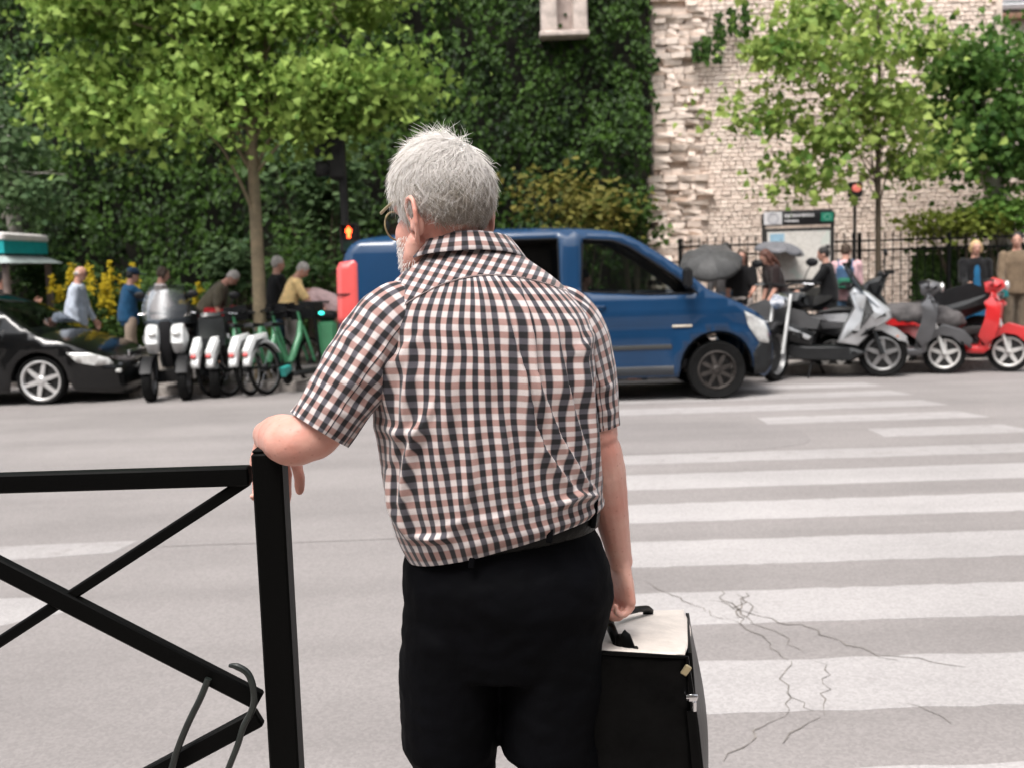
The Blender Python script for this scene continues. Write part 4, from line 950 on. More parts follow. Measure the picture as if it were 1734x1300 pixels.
# ================================================================ vehicles
def wheel(par, c, r, w_, rim, spokes=5, axis='Y', out=-1, rimr=.66, mt=RUBBER, mr=ALU, name='wheel', disc=True):
    "tyre and rim; axis across the vehicle; out = side that shows"
    wh = MB(); q = r
    wh.lathe([(rimr*r,-w_/2*.8),(r*.93,-w_/2),(r*.985,-w_/2*.75),(r,-w_/2*.35),(r,w_/2*.35),(r*.985,w_/2*.75),(r*.93,w_/2),(rimr*r,w_/2*.8)], (0,0,0), axis, 36)
    o = wh.build(name, mt, par, True, c)
    rm = MB(); rr = rimr*r
    rm.lathe([(rr*1.03,out*w_*.44),(rr*.96,out*w_*.46),(rr*.90,out*w_*.38),(rr*.88,out*w_*.10),(rr*.98,-out*w_*.4)], (0,0,0), axis, 36)
    rm.build('rim', mr, o)
    for s_ in range(spokes):
        a = 2*PI*s_/spokes+.3; ca, sa = math.cos(a), math.sin(a); sp = MB()
        def pt(rad, t, off): x, y = rad*ca-t*sa, rad*sa+t*ca; return V((x, off, y)) if axis == 'Y' else V((off, x, y))
        hw = rr*(.16 if spokes > 5 else .20)
        vs = [pt(rr*.12,-hw*.8,out*w_*.40), pt(rr*.12,hw*.8,out*w_*.40), pt(rr*.92,hw*.55,out*w_*.36), pt(rr*.92,-hw*.55,out*w_*.36)]
        vs += [v_+((V((0,-out*w_*.14,0))) if axis == 'Y' else V((-out*w_*.14,0,0))) for v_ in vs]
        sp.add(vs, [(0,1,2,3),(7,6,5,4),(0,4,5,1),(1,5,6,2),(2,6,7,3),(3,7,4,0)]); sp.build('spoke', mr, o, False)
    hb = MB().lathe([(0.001,out*w_*.47),(rr*.16,out*w_*.46),(rr*.22,out*w_*.40),(rr*.22,0)], (0,0,0), axis, 16); hb.build('hub_cap', mr, o)
    if disc: MB().lathe([(rr*.2,out*w_*.12),(rr*.86,out*w_*.10),(rr*.86,out*w_*.06)], (0,0,0), axis, 28).build('brake_disc', mat('dark_steel', (.05,.05,.05), .5, .6), o)
    return o
def inside(p, poly):
    c = False; n = len(poly)
    for i in range(n):
        a, b_ = poly[i], poly[i-1]
        if (a[1] > p[1]) != (b_[1] > p[1]) and p[0] < (b_[0]-a[0])*(p[1]-a[1])/(b_[1]-a[1]+1e-12)+a[0]: c = not c
    return c
def dens(poly, step):
    o = []
    for i in range(len(poly)):
        a, b_ = V(poly[i]), V(poly[(i+1)%len(poly)]); k = max(1, int((b_-a).length/step))
        o += [tuple(a.lerp(b_, j/k)) for j in range(k)]
    return o
def side_skin(outline, holes, S, step=.10, y_sign=-1, off=0.0):
    "flat outline with openings laid over the bulging side of a vehicle"
    ol = dens(outline, step*.6); hs_ = [dens(h, step*.6) for h in holes]; vs = []; es = []
    for lp in [ol]+hs_:
        o = len(vs); vs += [V(p) for p in lp]; es += [(o+i, o+(i+1)%len(lp)) for i in range(len(lp))]
    xs = [p[0] for p in outline]; zs = [p[1] for p in outline]; x = min(xs)
    while x < max(xs):
        z = min(zs)
        while z < max(zs):
            p = (x+.013, z+.017)
            if inside(p, outline) and not any(inside(p, h) for h in holes) and all((V(p)-v_).length > step*.45 for v_ in vs): vs.append(V(p))
            z += step
        x += step
    r_ = delaunay_2d_cdt(vs, es, [], 0, 1e-5); g = MB()
    g.v = [(p.x, y_sign*(S(p.x, p.y)+off), p.y) for p in r_[0]]
    for f in r_[2]:
        c = sum((r_[0][i] for i in f), V((0,0)))/len(f)
        if inside(c, outline) and not any(inside(c, h) for h in holes): g.f.append(tuple(f))
    return g
def solid(o, t, off=1.0):
    m = o.modifiers.new('shell', 'SOLIDIFY'); m.thickness = t; m.offset = off; return o
def over(profile, S, crown, n=16, y0=-1, y1=1):
    "skin across the vehicle along an (x,z) profile, from side to side, slightly crowned"
    g = MB(); m = len(profile)
    for i, (x, z) in enumerate(profile):
        a = V(profile[max(i-1,0)]); b_ = V(profile[min(i+1,m-1)]); t = (b_-a).normalized(); nn = V((-t.y, t.x)); s_ = S(x, z)
        for j in range(n+1):
            u = y0+(y1-y0)*j/n; h_ = crown(x, z)*(1-abs(u)**3.2); g.v.append((x+nn.x*h_, u*s_, z+nn.y*h_))
    k = n+1; g.f = [(i*k+j, i*k+j+1, (i+1)*k+j+1, (i+1)*k+j) for i in range(m-1) for j in range(n)]
    return g
def smooth_line(pts, n=6): 
    return [tuple(crom(pts, i/(n*(len(pts)-1)))) for i in range(n*(len(pts)-1)+1)]
# ---------------------------------------------------------------- the blue van
VY = 12.06
vx0 = at(570, 500, VY).x; vw = .95
van = empty('van', 'dark blue passenger van driving past behind the man', 'van', (vx0, VY+vw, 0))
def vp(px, py): p = at(px, py, VY); return (p.x-vx0, p.z)
M_BLUE = mat('van_blue_paint', (.003,.032,.088), .35, .0, var=.06, vscale=2, coat=.8, spec=.2)
M_DKG = glass('dark_glass', (.05,.055,.06), .5); M_GL = glass('clear_glass', (.75,.82,.8), .8)
roof = [vp(574,470), vp(582,430), vp(600,409), vp(640,401), vp(720,394), vp(850,388), vp(960,387), vp(1030,391), vp(1066,400), vp(1092,413)]
wind = [vp(1092,413), vp(1130,437), vp(1170,466), vp(1204,494)]
hood = [vp(1204,494), vp(1240,508), vp(1275,524), vp(1298,540), vp(1308,556)]
nose = [vp(1308,556), vp(1314,575), vp(1316,600), vp(1312,628), vp(1300,640)]
def wheel_c(px, py): p = at(px, py, VY); return p.x-vx0, p.z
fx, fz = wheel_c(1215, 622); WR = .335; fz = WR
rx = fx-3.20
def arch(cx, r_): return [(cx+r_*math.cos(a), max(.20, fz+.02+r_*math.sin(a))) for a in [PI*k/14 for k in range(15)]]
zb = .27
outline = smooth_line(roof, 3)+smooth_line(wind, 3)[1:]+smooth_line(hood, 3)[1:]+smooth_line(nose, 3)[1:]+[(fx+.50,zb)]+arch(fx, .43)[0:]+[(fx-.45,zb),(rx+.46,zb)]+arch(rx, .42)+[(rx-.46,zb),(.10,.30),(.02,.45),(.0,.9)]
outline = [outline[0]]+[p for a, p in zip(outline[:-1], outline[1:]) if (V(p)-V(a)).length > .015]
ZR = max(p[1] for p in roof); XF = max(p[0] for p in nose)
def SV(x, z):
    s_ = vw-.012*((z-.75)/.6)**2*(1 if z < .95 else 0)-(max(0, z-.98)**1.25)*.155
    s_ -= .09*max(0, (z-(ZR-.13))/.13)**2
    s_ -= .20*max(0, (x-(XF-.95))/.95)**2.4+.05*max(0, (.25-x)/.25)**2
    s_ += .028*math.exp(-(((x-fx)**2+(z-fz)**2)**.5-.45)**2/.006)*(1 if z > fz-.15 else 0)   # flared arches
    s_ += .020*math.exp(-((z-.95)/.03)**2)-.014*math.exp(-((z-.885)/.025)**2)                # swage line
    return s_
W1 = [vp(988,405), vp(1040,408), vp(1066,418), vp(1105,442), vp(1140,466), vp(1168,486), vp(1182,497), vp(1100,499), vp(985,494)]
W2 = [vp(852,406), vp(945,404), vp(948,490), vp(850,488)]
W3 = [vp(700,412), vp(835,407), vp(834,487), vp(690,486)]
def grow(poly, k):
    c = sum((V(p) for p in poly), V((0,0)))/len(poly); return [tuple(c+(V(p)-c)*k) for p in poly]
W1s, W2s, W3s = (smooth_line(q+[q[0]], 2)[:-1] if False else q for q in (W1, W2, W3))
for ys in (-1, 1):
    g = side_skin(outline, [W1s, W2s, W3s], SV, .09, ys); o = solid(g.build('body_side', M_BLUE, van, True, None, True, 50), .02, -1 if ys > 0 else -1)
    for q, m in ((W1s, M_GL), (W2s, M_DKG), (W3s, M_DKG)):
        o = side_skin(grow(q, 1.012), [], SV, .12, ys, -.012).build('side_window', m, van, True, None, True, 60)
        fr = dens(q, .06); MB().tube([(x, ys*(SV(x,z)-.002), z) for x, z in fr], .010, 6, closed=True).build('window_seal', PLASTIC, o)
crown = lambda x, z: .035
over(smooth_line(roof, 4), SV, lambda x, z: .030, 18).build('roof', M_BLUE, van, True, None, True, 60)
hoodp = over(smooth_line(hood, 5), SV, lambda x, z: .04, 18).build('bonnet', M_BLUE, van, True, None, True, 60)
over(smooth_line(nose, 4), SV, lambda x, z: .055, 18).build('front_bumper', mat('grey_bumper', (.014,.015,.016), .55, var=.2, spec=.3), van, True, None, True, 60)
for y0, y1 in ((-1,-.90),(.90,1)): over(smooth_line(wind, 4), SV, lambda x, z: .03, 2, y0, y1).build('windscreen_pillar', M_BLUE, van, True, None, True, 60)
over(smooth_line(wind, 4), SV, lambda x, z: .028, 14, -.905, .905).build('windscreen', M_GL, van, True, None, True, 60)
rear = [(.10,.30),(.02,.45),(0,.9),roof[0]]
over(smooth_line([roof[0],(0,.9),(.02,.45),(.10,.30)],4), SV, lambda x, z: .05, 16).build('tailgate', M_BLUE, van, True, None, True, 60)
for ys in (-1, 1):
    # tall red lamp wrapped round the rear corner
    tl = [(.01,1.00),(-.005,1.05),(-.005,1.62),(.03,1.69),(.20,1.71),(.235,1.67),(.235,1.05),(.22,1.00)]
    g = side_skin(tl, [], lambda x, z: SV(max(x,.04), z), .06, ys, .006); o = g.build('tail_lamp', mat('tail_red', (.60,.085,.08), .25, var=.05, coat=.6), van, True, None, True, 60); solid(o, .03, -1)
    MB().box((.12, ys*(SV(.12,1.33)+.008), 1.325), (.26,.006,.02)).build('lamp_divider', PLASTIC, o, False)
    # headlamp, repeater, mouldings, handles, mirror, wheels
    hl = [vp(1262,527), vp(1300,545), vp(1310,562), vp(1311,583), vp(1290,580), vp(1272,556)]
    hlp = [(p[0]-.02 if p[0] > XF-.08 else p[0], p[1]) for p in hl]
    solid(side_skin(hlp, [], SV, .05, ys, .010).build('headlamp', mat('lamp_clear', (.62,.62,.60), .12, .15, var=.12, vscale=18, coat=1), van, True, None, True, 60), .03, -1)
    bq = [(fx+.445,.26),(XF-.10,.27),(XF-.015,.36),(XF-.01,.62),(XF-.02,.70),(fx+.52,.64),(fx+.43,.50)]
    solid(side_skin(bq, [], SV, .07, ys, .007).build('bumper_corner', MATS.get('grey_bumper'), van, True, None, True, 60), .02, -1)
    a = vp(1138,553); b_ = vp(1172,555)
    MB().box(((a[0]+b_[0])/2, ys*(SV(a[0],a[1])+.008), a[1]), (b_[0]-a[0], .014, .028), bev=.006).build('side_repeater', mat('repeater', (.62,.55,.45), .3), van)
    a, b_ = fx-.52, rx+.50; z0 = .625
    g = MB(); xs = np.linspace(a, b_, 30)
    for x in xs:
        for dz, dy in ((-.028,0),(-.024,.012),(.014,.013),(.02,0)): g.v.append((x, ys*(SV(x,z0+dz)+dy), z0+dz))
    g.f = [(i*4+j, i*4+j+1, i*4+5+j, i*4+4+j) for i in range(29) for j in range(3)]; g.build('side_moulding', mat('moulding', (.045,.046,.045), .55, var=.1), van, True, None, True, 60)
    g = MB(); z0 = .36
    for x in np.linspace(fx-.50, rx+.48, 20):
        for dz, dy in ((-.07,-.03),(-.06,.008),(.03,.010),(.04,0)): g.v.append((x, ys*(SV(x,z0+dz)+dy), z0+dz))
    g.f = [(i*4+j, i*4+j+1, i*4+5+j, i*4+4+j) for i in range(19) for j in range(3)]; g.build('sill', mat('sill_black', (.012,.014,.018), .5), van, True, None, True, 60)
    for px, py in ((1010,520),(905,520)):
        h_ = vp(px, py); MB().tube([(h_[0]-.10, ys*(SV(h_[0],h_[1])+.005), h_[1]), (h_[0]-.08, ys*(SV(*h_)+.035), h_[1]), (h_[0]+.08, ys*(SV(*h_)+.035), h_[1]), (h_[0]+.10, ys*(SV(*h_)+.005), h_[1])], .014, 8).build('door_handle', M_BLUE, van)
    mp = vp(1165, 478); m = MB(); m.tube([(mp[0]-.01, ys*(SV(*mp)+.02), mp[1]-.02), (mp[0]-.03, ys*(SV(*mp)+.12), mp[1])], .025, 8); m.box((mp[0]-.03, ys*(SV(*mp)+.20), mp[1]+.05), (.10,.19,.24), bev=.04); m.build('wing_mirror', PLASTIC, van)
    for gx in (vp(975,0)[0], vp(843,0)[0]):
        zt = ZR-.14; pts = [(gx, ys*(SV(gx,z)+.0012), z) for z in np.linspace(.42, zt, 24)]; MB().tube(pts, .0032, 6).build('door_gap', PLASTIC, van)
    for (cx, nm) in ((fx,'f'),(rx,'r')):
        wheel(van, (cx, ys*(vw-.115), WR), WR, .21, .2, 8, 'Y', ys, .64, mr=mat('steel_wheel', (.055,.048,.044), .5, .5, var=.25))
        lin = MB().lathe([(.40,-.02),(.425,.22)], (0,0,0), 'Y', 24, 0, PI); lin.build('wheel_arch_liner', PLASTIC, van, True, (cx, ys*(vw-.22) if ys > 0 else -(vw-.0), WR+.02))
# front details
gp = vp(1312, 575); MB().box((XF-.06, 0, .80), (.08, 1.0, .16), bev=.02).build('grille', PLASTIC, van)
MB().box((XF+.035, 0, .52), (.02, .52, .11), bev=.004).build('number_plate', mat('plate_white', (.7,.7,.68), .5), van)
# inside: floor, seats, wheel and dash so the windows look into a real cabin
MI = mat('cabin_grey', (.035,.035,.037), .85, var=.2)
MB().box((XF-2.6, 0, .42), (4.2, 1.62, .08)).build('cabin_floor', MI, van, False)
MB().box((vp(1175,0)[0], 0, .98), (.5, 1.56, .22), bev=.06).build('dashboard', MI, van)
for sx_, sy in ((0,-.42),(0,.42),(-1.05,-.45),(-1.05,.45)):
    X = vp(1010,0)[0]+sx_; g = MB(); g.box((X+.05, sy, .70), (.52,.48,.16), bev=.06); g.box((X-.22, sy, 1.06), (.14,.46,.66), rot=Matrix.Rotation(-.18,3,'Y'), bev=.05); g.box((X-.30, sy, 1.47), (.10,.26,.20), bev=.05); g.build('seat', MI, van)
X = vp(1010,0)[0]+.46
MB().tube([V((X+.10*math.sin(a)*.5, .42+.19*math.cos(a), 1.06+.17*math.sin(a))) for a in [2*PI*i/24 for i in range(24)]], .014, 8, closed=True).build('steering_wheel', PLASTIC, van)
DRV = (vx0+vp(1010,0)[0]+.02, VY+vw+.42)

# ---------------------------------------------------------------- black car, front half in the frame
CY = 13.62; c0x = at(206, 640, CY).x-4.25
car = empty('parked_car', 'shiny black hatchback parked at the left edge with a silver wheel', 'car', (c0x, CY+.87, 0))
def cp(px, py): p = at(px, py, CY); return (p.x-c0x, p.z)
M_CARB = mat('car_black_paint', (.002,.0022,.0025), .3, .0, var=.05, coat=.8, spec=.15)
CW = .87; wfx = cp(68,0)[0]; wfx = at(68, 652, CY).x-c0x; wfz = .315; wrx = wfx-2.6
croof = [(.12,.62),(.06,.95),(.30,1.20),(.75,1.40),(1.35,1.475),(2.0,1.455),(2.35,1.38)]
b0 = cp(0,560); 
cwind = [(2.35,1.38),(2.75,1.20),cp(62,570)]
chood = [cp(62,570), cp(110,582), cp(150,597), cp(176,612)]
cnose = [cp(176,612), cp(192,622), cp(203,636), cp(205,655), cp(196,668)]
def arch2(cx, r_): return [(cx+r_*math.cos(a), max(.17, wfz+r_*math.sin(a))) for a in [PI*k/12 for k in range(13)]]
col_ = smooth_line(croof,3)+smooth_line(cwind,3)[1:]+smooth_line(chood,3)[1:]+smooth_line(cnose,3)[1:]+[(wfx+.45,.17)]+arch2(wfx,.37)+[(wfx-.40,.17),(wrx+.40,.17)]+arch2(wrx,.37)+[(wrx-.42,.2),(.1,.35)]
CXF = max(p[0] for p in cnose)
def SC_(x, z):
    s_ = CW-.015*((z-.6)/.5)**2-max(0, z-.88)**1.2*.36-.25*max(0,(x-(CXF-.8))/.8)**2.6-.10*max(0,(.4-x)/.4)**2-.05*max(0,(z-1.38)/.1)**2
    s_ += .02*math.exp(-(((x-wfx)**2+(z-wfz)**2)**.5-.40)**2/.004); return s_+.010*math.exp(-((z-.80)/.03)**2)
CW1 = [(1.55,1.36),(2.05,1.36),(2.42,1.25),(2.74,1.00),(2.70,.93),(1.50,.95)]; CW2 = [(.60,1.22),(.85,1.31),(1.42,1.36),(1.40,.95),(.66,.99)]
for ys in (-1,1):
    solid(side_skin(col_, [CW1,CW2], SC_, .10, ys).build('body_side', M_CARB, car, True, None, True, 50), .02, -1)
    for q in (CW1,CW2): side_skin(grow(q,1.012), [], SC_, .15, ys, -.010).build('side_window', M_DKG, car, True, None, True, 60)
    for cx in (wfx, wrx):
        wheel(car, (cx, ys*(CW-.11), wfz), wfz, .20, .2, 6, 'Y', ys, .80, mr=mat('silver_wheel_trim', (.66,.65,.64), .3, .55, var=.06))
    hl = [cp(112,598), cp(150,598), cp(178,608), cp(186,618), cp(160,620), cp(130,614)]
    solid(side_skin(hl, [], SC_, .05, ys, .008).build('headlamp', MATS['lamp_clear'], car, True, None, True, 60), .03, -1)
    MB().box((wfx-.62, ys*(CW+.09), .98), (.16,.20,.13), bev=.045).build('wing_mirror', M_CARB, car)
    MB().lathe([(.36,-.02),(.37,.22)], (0,0,0), 'Y', 20, 0, PI).build('wheel_arch_liner', PLASTIC, car, True, (wfx, -CW+.02 if ys < 0 else CW-.22, wfz))
    MB().box((CXF-.10, ys*.62, .40), (.10,.16,.05), bev=.01).build('fog_lamp', MATS['lamp_clear'], car)
over(smooth_line(croof,4), SC_, lambda x, z: .03, 14).build('roof', M_CARB, car, True, None, True, 60)
over(smooth_line(chood,5), SC_, lambda x, z: .035, 14).build('bonnet', M_CARB, car, True, None, True, 60)
over(smooth_line(cnose,4), SC_, lambda x, z: .05, 14).build('front_bumper', M_CARB, car, True, None, True, 60)
over(smooth_line(cwind,4), SC_, lambda x, z: .03, 12, -.9, .9).build('windscreen', M_GL, car, True, None, True, 60)
for y0, y1 in ((-1,-.895),(.895,1)): over(smooth_line(cwind,4), SC_, lambda x, z: .032, 2, y0, y1).build('windscreen_pillar', M_CARB, car, True, None, True, 60)
MB().box((CXF-.02, 0, .60), (.06,.9,.10), bev=.02).build('grille', CHROME, car)
MB().box((CXF+.03, 0, .42), (.02,.52,.11), bev=.004).build('number_plate', MATS['plate_white'], car)
MB().box((2.2,0,.35), (2.6,1.5,.1)).build('cabin_floor', MI, car, False); MB().box((2.85,0,.86), (.5,1.4,.18), bev=.05).build('dashboard', MI, car)
for sy in (-.38,.38):
    g = MB(); g.box((1.75,sy,.55),(.5,.48,.16), bev=.05); g.box((1.48,sy,.90),(.14,.46,.6), rot=Matrix.Rotation(-.2,3,'Y'), bev=.05); g.box((1.40,sy,1.24),(.1,.25,.16), bev=.04); g.build('seat', MI, car)

# ---------------------------------------------------------------- two-wheelers (built along +x = forward)
def spoke_wheel(par, x, r, w_, mr=ALU, n=5, y=0, mt=RUBBER, name='wheel', rimr=.76):
    o = wheel(par, (x, y, r), r, w_, .1, n, 'Y', -1, rimr, mt, mr, name, True)
    q = MB()
    for s_ in range(n):
        a = 2*PI*s_/n+.3; MB
    return o
def fork(par, top, axle, gap, rr, m, name='fork'):
    for s_ in (-1,1): MB().tube([(top[0], s_*gap, top[1]), ((top[0]*.45+axle[0]*.55), s_*gap, (top[1]*.45+axle[1]*.55)), (axle[0], s_*gap, axle[1])], [rr*.8, rr, rr*1.15], 10).build(name, m, par)
def bars(par, x, z, w_, back=.12, m=PLASTIC, mirror=None, up=.02):
    for s_ in (-1,1):
        MB().tube([(x,0,z), (x, s_*w_*.35, z+up), (x-back*.5, s_*w_*.75, z+up), (x-back, s_*w_, z+up*.6)], [.012,.012,.014,.017], 8).build('handlebar', m, par)
        MB().tube([(x+.02, s_*w_*.62, z+up), (x+.01, s_*w_*.95, z+up-.01)], .006, 6).build('brake_lever', CHROME, par)
        if mirror:
            MB().tube([(x, s_*w_*.6, z+up), (x+.02, s_*w_*.75, z+.15), (x, s_*w_*.85, z+.22)], .006, 6).build('mirror_stalk', PLASTIC, par)
            mm = MB(); mm.ell((x-.005, s_*w_*.88, z+.26), (.025,.075,.05), 14, 8); mm.build('mirror', mirror, par)
def maxi_scooter(name, label, M1, M2, loc, rz, seatm, screen=True, group=None, wheelm=ALU):
    s = empty(name, label, 'scooter', loc, rz, group)
    spoke_wheel(s, .72, .27, .13, wheelm, 5, rimr=.70); spoke_wheel(s, -.72, .26, .15, wheelm, 5, rimr=.68)
    fork(s, (.52,.80), (.72,.27), .10, .026, M2)
    # tail, seat, leg shield, nose
    MB().slab([(-.98,.72),(-1.0,.80),(-.70,.80),(-.20,.66),(-.02,.52),(-.05,.36),(-.40,.42),(-.80,.60)], .17, .05, .03).build('tail_fairing', M2, s)
    MB().slab([(-.90,.70),(-.88,.76),(-.30,.60),(-.06,.48),(-.10,.44),(-.40,.56)], .195, .02).build('side_panel', M1, s)
    MB().slab([(-.15,.20),(.40,.20),(.55,.30),(.40,.36),(-.10,.38),(-.45,.40),(-.42,.28)], .19, .05, .01).build('foot_board', M2, s)
    MB().slab([(-.92,.81),(-.60,.86),(-.38,.80),(-.18,.72),(.05,.70),(.10,.66),(-.15,.64),(-.65,.78)], .16, .045, .01).build('seat', seatm, s)
    MB().slab([(.22,.40),(.45,.36),(.60,.52),(.82,.68),(.80,.78),(.56,.98),(.40,1.06),(.34,.98),(.40,.80),(.30,.62)], .18, .06, .05).build('front_fairing', M1, s)
    MB().slab([(.34,1.00),(.46,1.05),(.42,1.10),(.30,1.06)], .14, .02, .0).build('instrument_cowl', M2, s)
    MB().slab([(.44,.46),(.58,.50),(.66,.60),(.52,.58)], .185, .03, .01).build('air_duct', PLASTIC, s)
    MB().slab([(.46,.50),(.56,.60),(.72,.60),(.90,.50),(1.0,.40),(.97,.39),(.84,.50),(.70,.56),(.60,.52)], .075, .02, .01).build('front_mudguard', M1, s)
    for s_ in (-1,1): MB().ell((.755, s_*.085, .735), (.06,.065,.030), 12, 8, Matrix.Rotation(.6,3,'Y')).build('headlamp', MATS['lamp_clear'], s)
    for s_ in (-1,1): MB().ell((.88, s_*.06, .47), (.03,.03,.022), 10, 8).build('indicator', mat('amber', (.55,.16,.04), .3), s)
    if screen:
        g = MB()
        for i in range(7):
            t = i/6; x, z = .74-.40*t-.06*math.sin(PI*t), .80+.52*t
            for j in range(9): u = -1+j/4; w_ = .17+.05*math.sin(PI*(t*.8+.1)); g.v.append((x-.07*u*u, u*w_*(1-.25*t*t), z))
        g.f = [(i*9+j, i*9+j+1, (i+1)*9+j+1, (i+1)*9+j) for i in range(6) for j in range(8)]; solid(g.build('windscreen', glass('scooter_screen', (.80,.83,.85), .75, .12), s), .004)
    bars(s, .36, 1.06, .36, .10, PLASTIC, PLASTIC)
    MB().slab([(-.78,.30),(-.20,.24),(-.15,.34),(-.50,.40),(-.80,.40)], .07, .03).build('engine', mat('engine_grey', (.06,.06,.06), .5, .5, var=.2), s)
    ex = MB(); ex.tube([(-.15,-.14,.24),(-.45,-.17,.25),(-.60,-.18,.30),(-1.0,-.18,.42)], [.03,.035,.055,.05], 12); ex.build('exhaust', mat('exhaust', (.10,.10,.10), .35, .8), s)
    MB().box((-1.0,0,.66), (.05,.22,.06), bev=.02).build('tail_lamp', MATS['tail_red'], s)
    MB().tube([(-.05,-.12,.22),(-.10,-.22,.01)], .012, 8).build('side_stand', PLASTIC, s)
    return s
def vespa(name, label, M1, loc, rz, cover, wheelm, group=None):
    s = empty(name, label, 'scooter', loc, rz, group)
    spoke_wheel(s, .62, .235, .10, wheelm, 5, rimr=.72); spoke_wheel(s, -.62, .235, .11, wheelm, 5, rimr=.70)
    fork(s, (.48,.70), (.62,.235), .07, .020, wheelm)
    MB().slab([(-.90,.60),(-.82,.72),(-.45,.74),(-.10,.66),(-.02,.52),(-.06,.34),(-.30,.30),(-.48,.44),(-.72,.46)], .165, .06, .05).build('rear_body', M1, s)
    MB().slab([(-.10,.22),(.36,.22),(.44,.28),(.36,.31),(-.12,.31)], .18, .03).build('foot_board', M1, s)
    MB().slab([(.28,.28),(.42,.26),(.46,.42),(.52,.60),(.54,.78),(.48,.92),(.42,.96),(.40,.84),(.38,.60)], .19, .05, .05).build('leg_shield', M1, s)
    MB().slab([(.36,.92),(.48,.90),(.58,.98),(.56,1.06),(.44,1.10),(.34,1.04)], .12, .04, .04).build('head_cowl', M1, s)
    MB().ell((.585,0,1.0), (.03,.085,.06), 14, 10).build('headlamp', MATS['lamp_clear'], s)
    MB().slab([(.36,.34),(.40,.46),(.56,.55),(.74,.52),(.88,.40),(.92,.30),(.88,.30),(.78,.42),(.62,.47),(.48,.40)], .085, .03, .02).build('front_mudguard', M1, s)
    if cover:
        g = MB(); g.slab([(-.90,.56),(-.88,.76),(-.50,.82),(-.10,.76),(.10,.68),(.16,.56),(.05,.46),(-.5,.50)], .19, .07, .04)
        me = remesh(g, .03, 3, disp=lambda x, y, z: .025*nz(x*7, y*7, z*7)+.012*nz(x*18, y*18, z*18)); link('rain_cover', me, cover, s, True, None, 180)
    else: MB().slab([(-.85,.73),(-.60,.80),(-.20,.78),(.0,.72),(-.05,.68),(-.5,.72)], .14, .04).build('seat', PLASTIC, s)
    bars(s, .45, 1.05, .34, .10, PLASTIC, None)
    return s
def motorcycle(name, label, M1, loc, rz, group=None):
    s = empty(name, label, 'motorcycle', loc, rz, group)
    spoke_wheel(s, .74, .31, .11, ALU, 6); spoke_wheel(s, -.70, .31, .15, ALU, 6)
    fork(s, (.50,.98), (.74,.31), .10, .023, mat('fork_grey', (.48,.48,.47), .35, .5))
    MB().slab([(-.10,.78),(.28,.82),(.40,.90),(.30,1.0),(.05,.98),(-.12,.88)], .14, .05, .04).build('fuel_tank', M1, s)
    MB().slab([(-.80,.86),(-.75,.92),(-.40,.84),(-.10,.84),(-.08,.78),(-.40,.74)], .13, .04).build('seat', PLASTIC, s)
    MB().slab([(-.15,.34),(.30,.32),(.38,.55),(.25,.72),(-.15,.72),(-.25,.5)], .15, .04, .02).build('engine', MATS['engine_grey'], s)
    MB().tube([(.42,0,.92),(.20,0,.60),(-.2,0,.45)], .03, 8).build('frame_tube', PLASTIC, s)
    hl = MB(); hl.lathe([(.001,.66),(.085,.655),(.10,.60),(.085,.52),(.03,.48)], (0,0,.90), 'X', 18); hl.build('headlamp', CHROME, s)
    MB().slab([(.52,.58),(.60,.68),(.78,.68),(.94,.60),(.92,.56),(.76,.63),(.62,.63)], .065, .015).build('front_mudguard', PLASTIC, s)
    bars(s, .46, 1.08, .38, .14, PLASTIC, PLASTIC)
    MB().tube([(.35,-.12,.42),(.1,-.15,.28),(-.5,-.17,.30),(-.95,-.18,.42)], [.025,.025,.05,.045], 10).build('exhaust', CHROME, s)
    MB().box((-.86,0,.72), (.10,.18,.06), bev=.02).build('tail_lamp', MATS['tail_red'], s)
    MB().tube([(-.05,.12,.3),(-.12,.25,.01)], .012, 8).build('side_stand', PLASTIC, s)
    return s
def lean(o, a): o.rotation_euler = (a, 0, o.rotation_euler[2]); return o
GS = mat('scooter_grey', (.10,.10,.105), .3, .4, var=.08, coat=.6); DG = mat('scooter_dark', (.012,.013,.014), .35, .1, coat=.4, spec=.3); SEATG = mat('seat_grey', (.06,.06,.062), .7, var=.15)
p = ground(1505, 640); S1 = maxi_scooter('maxi_scooter', 'silver and black large scooter with a tall windscreen parked at the kerb', SILVER, DG, (p.x-.80, 14.05, 0), R(-18), SEATG, True, 'two-wheelers parked on the right')
MB().slab([(.58,.84),(.68,.80),(.76,.74),(.64,.80)], .10, .01).build('blue_badge_panel', mat('sky_blue', (.10,.30,.55), .3), S1)
p = ground(1325, 641); motorcycle('motorcycle', 'black motorcycle with pale fork legs parked just ahead of the blue van', DG, (p.x+.34, 14.35, 0), R(-128), 'two-wheelers parked on the right')
p = ground(1606, 634); vespa('scooter', 'grey scooter with a large pale front wheel between the silver and red ones', GS, (p.x-.66, 14.2, 0), R(-22), None, mat('pale_wheel', (.62,.61,.59), .4, .2), 'two-wheelers parked on the right')
p = ground(1718, 632); vespa('scooter', 'bright red scooter with grey rain cover at the right edge', mat('scooter_red', (.52,.018,.02), .25, .0, var=.05, coat=1), (p.x-.60, 14.25, 0), R(-28), mat('grey_cover', (.075,.068,.068), .75, var=.3), MATS['pale_wheel'], 'two-wheelers parked on the right')
p = ground(1540, 625); maxi_scooter('maxi_scooter', 'dark scooter half hidden behind the silver one', DG, DG, (p.x+.2, 14.95, PZ), R(160), PLASTIC, False, 'two-wheelers parked on the right', ALU)
for q in [o for o in COL.objects if o.get('group') == 'two-wheelers parked on the right']: q.scale = (1.13,1.13,1.13)
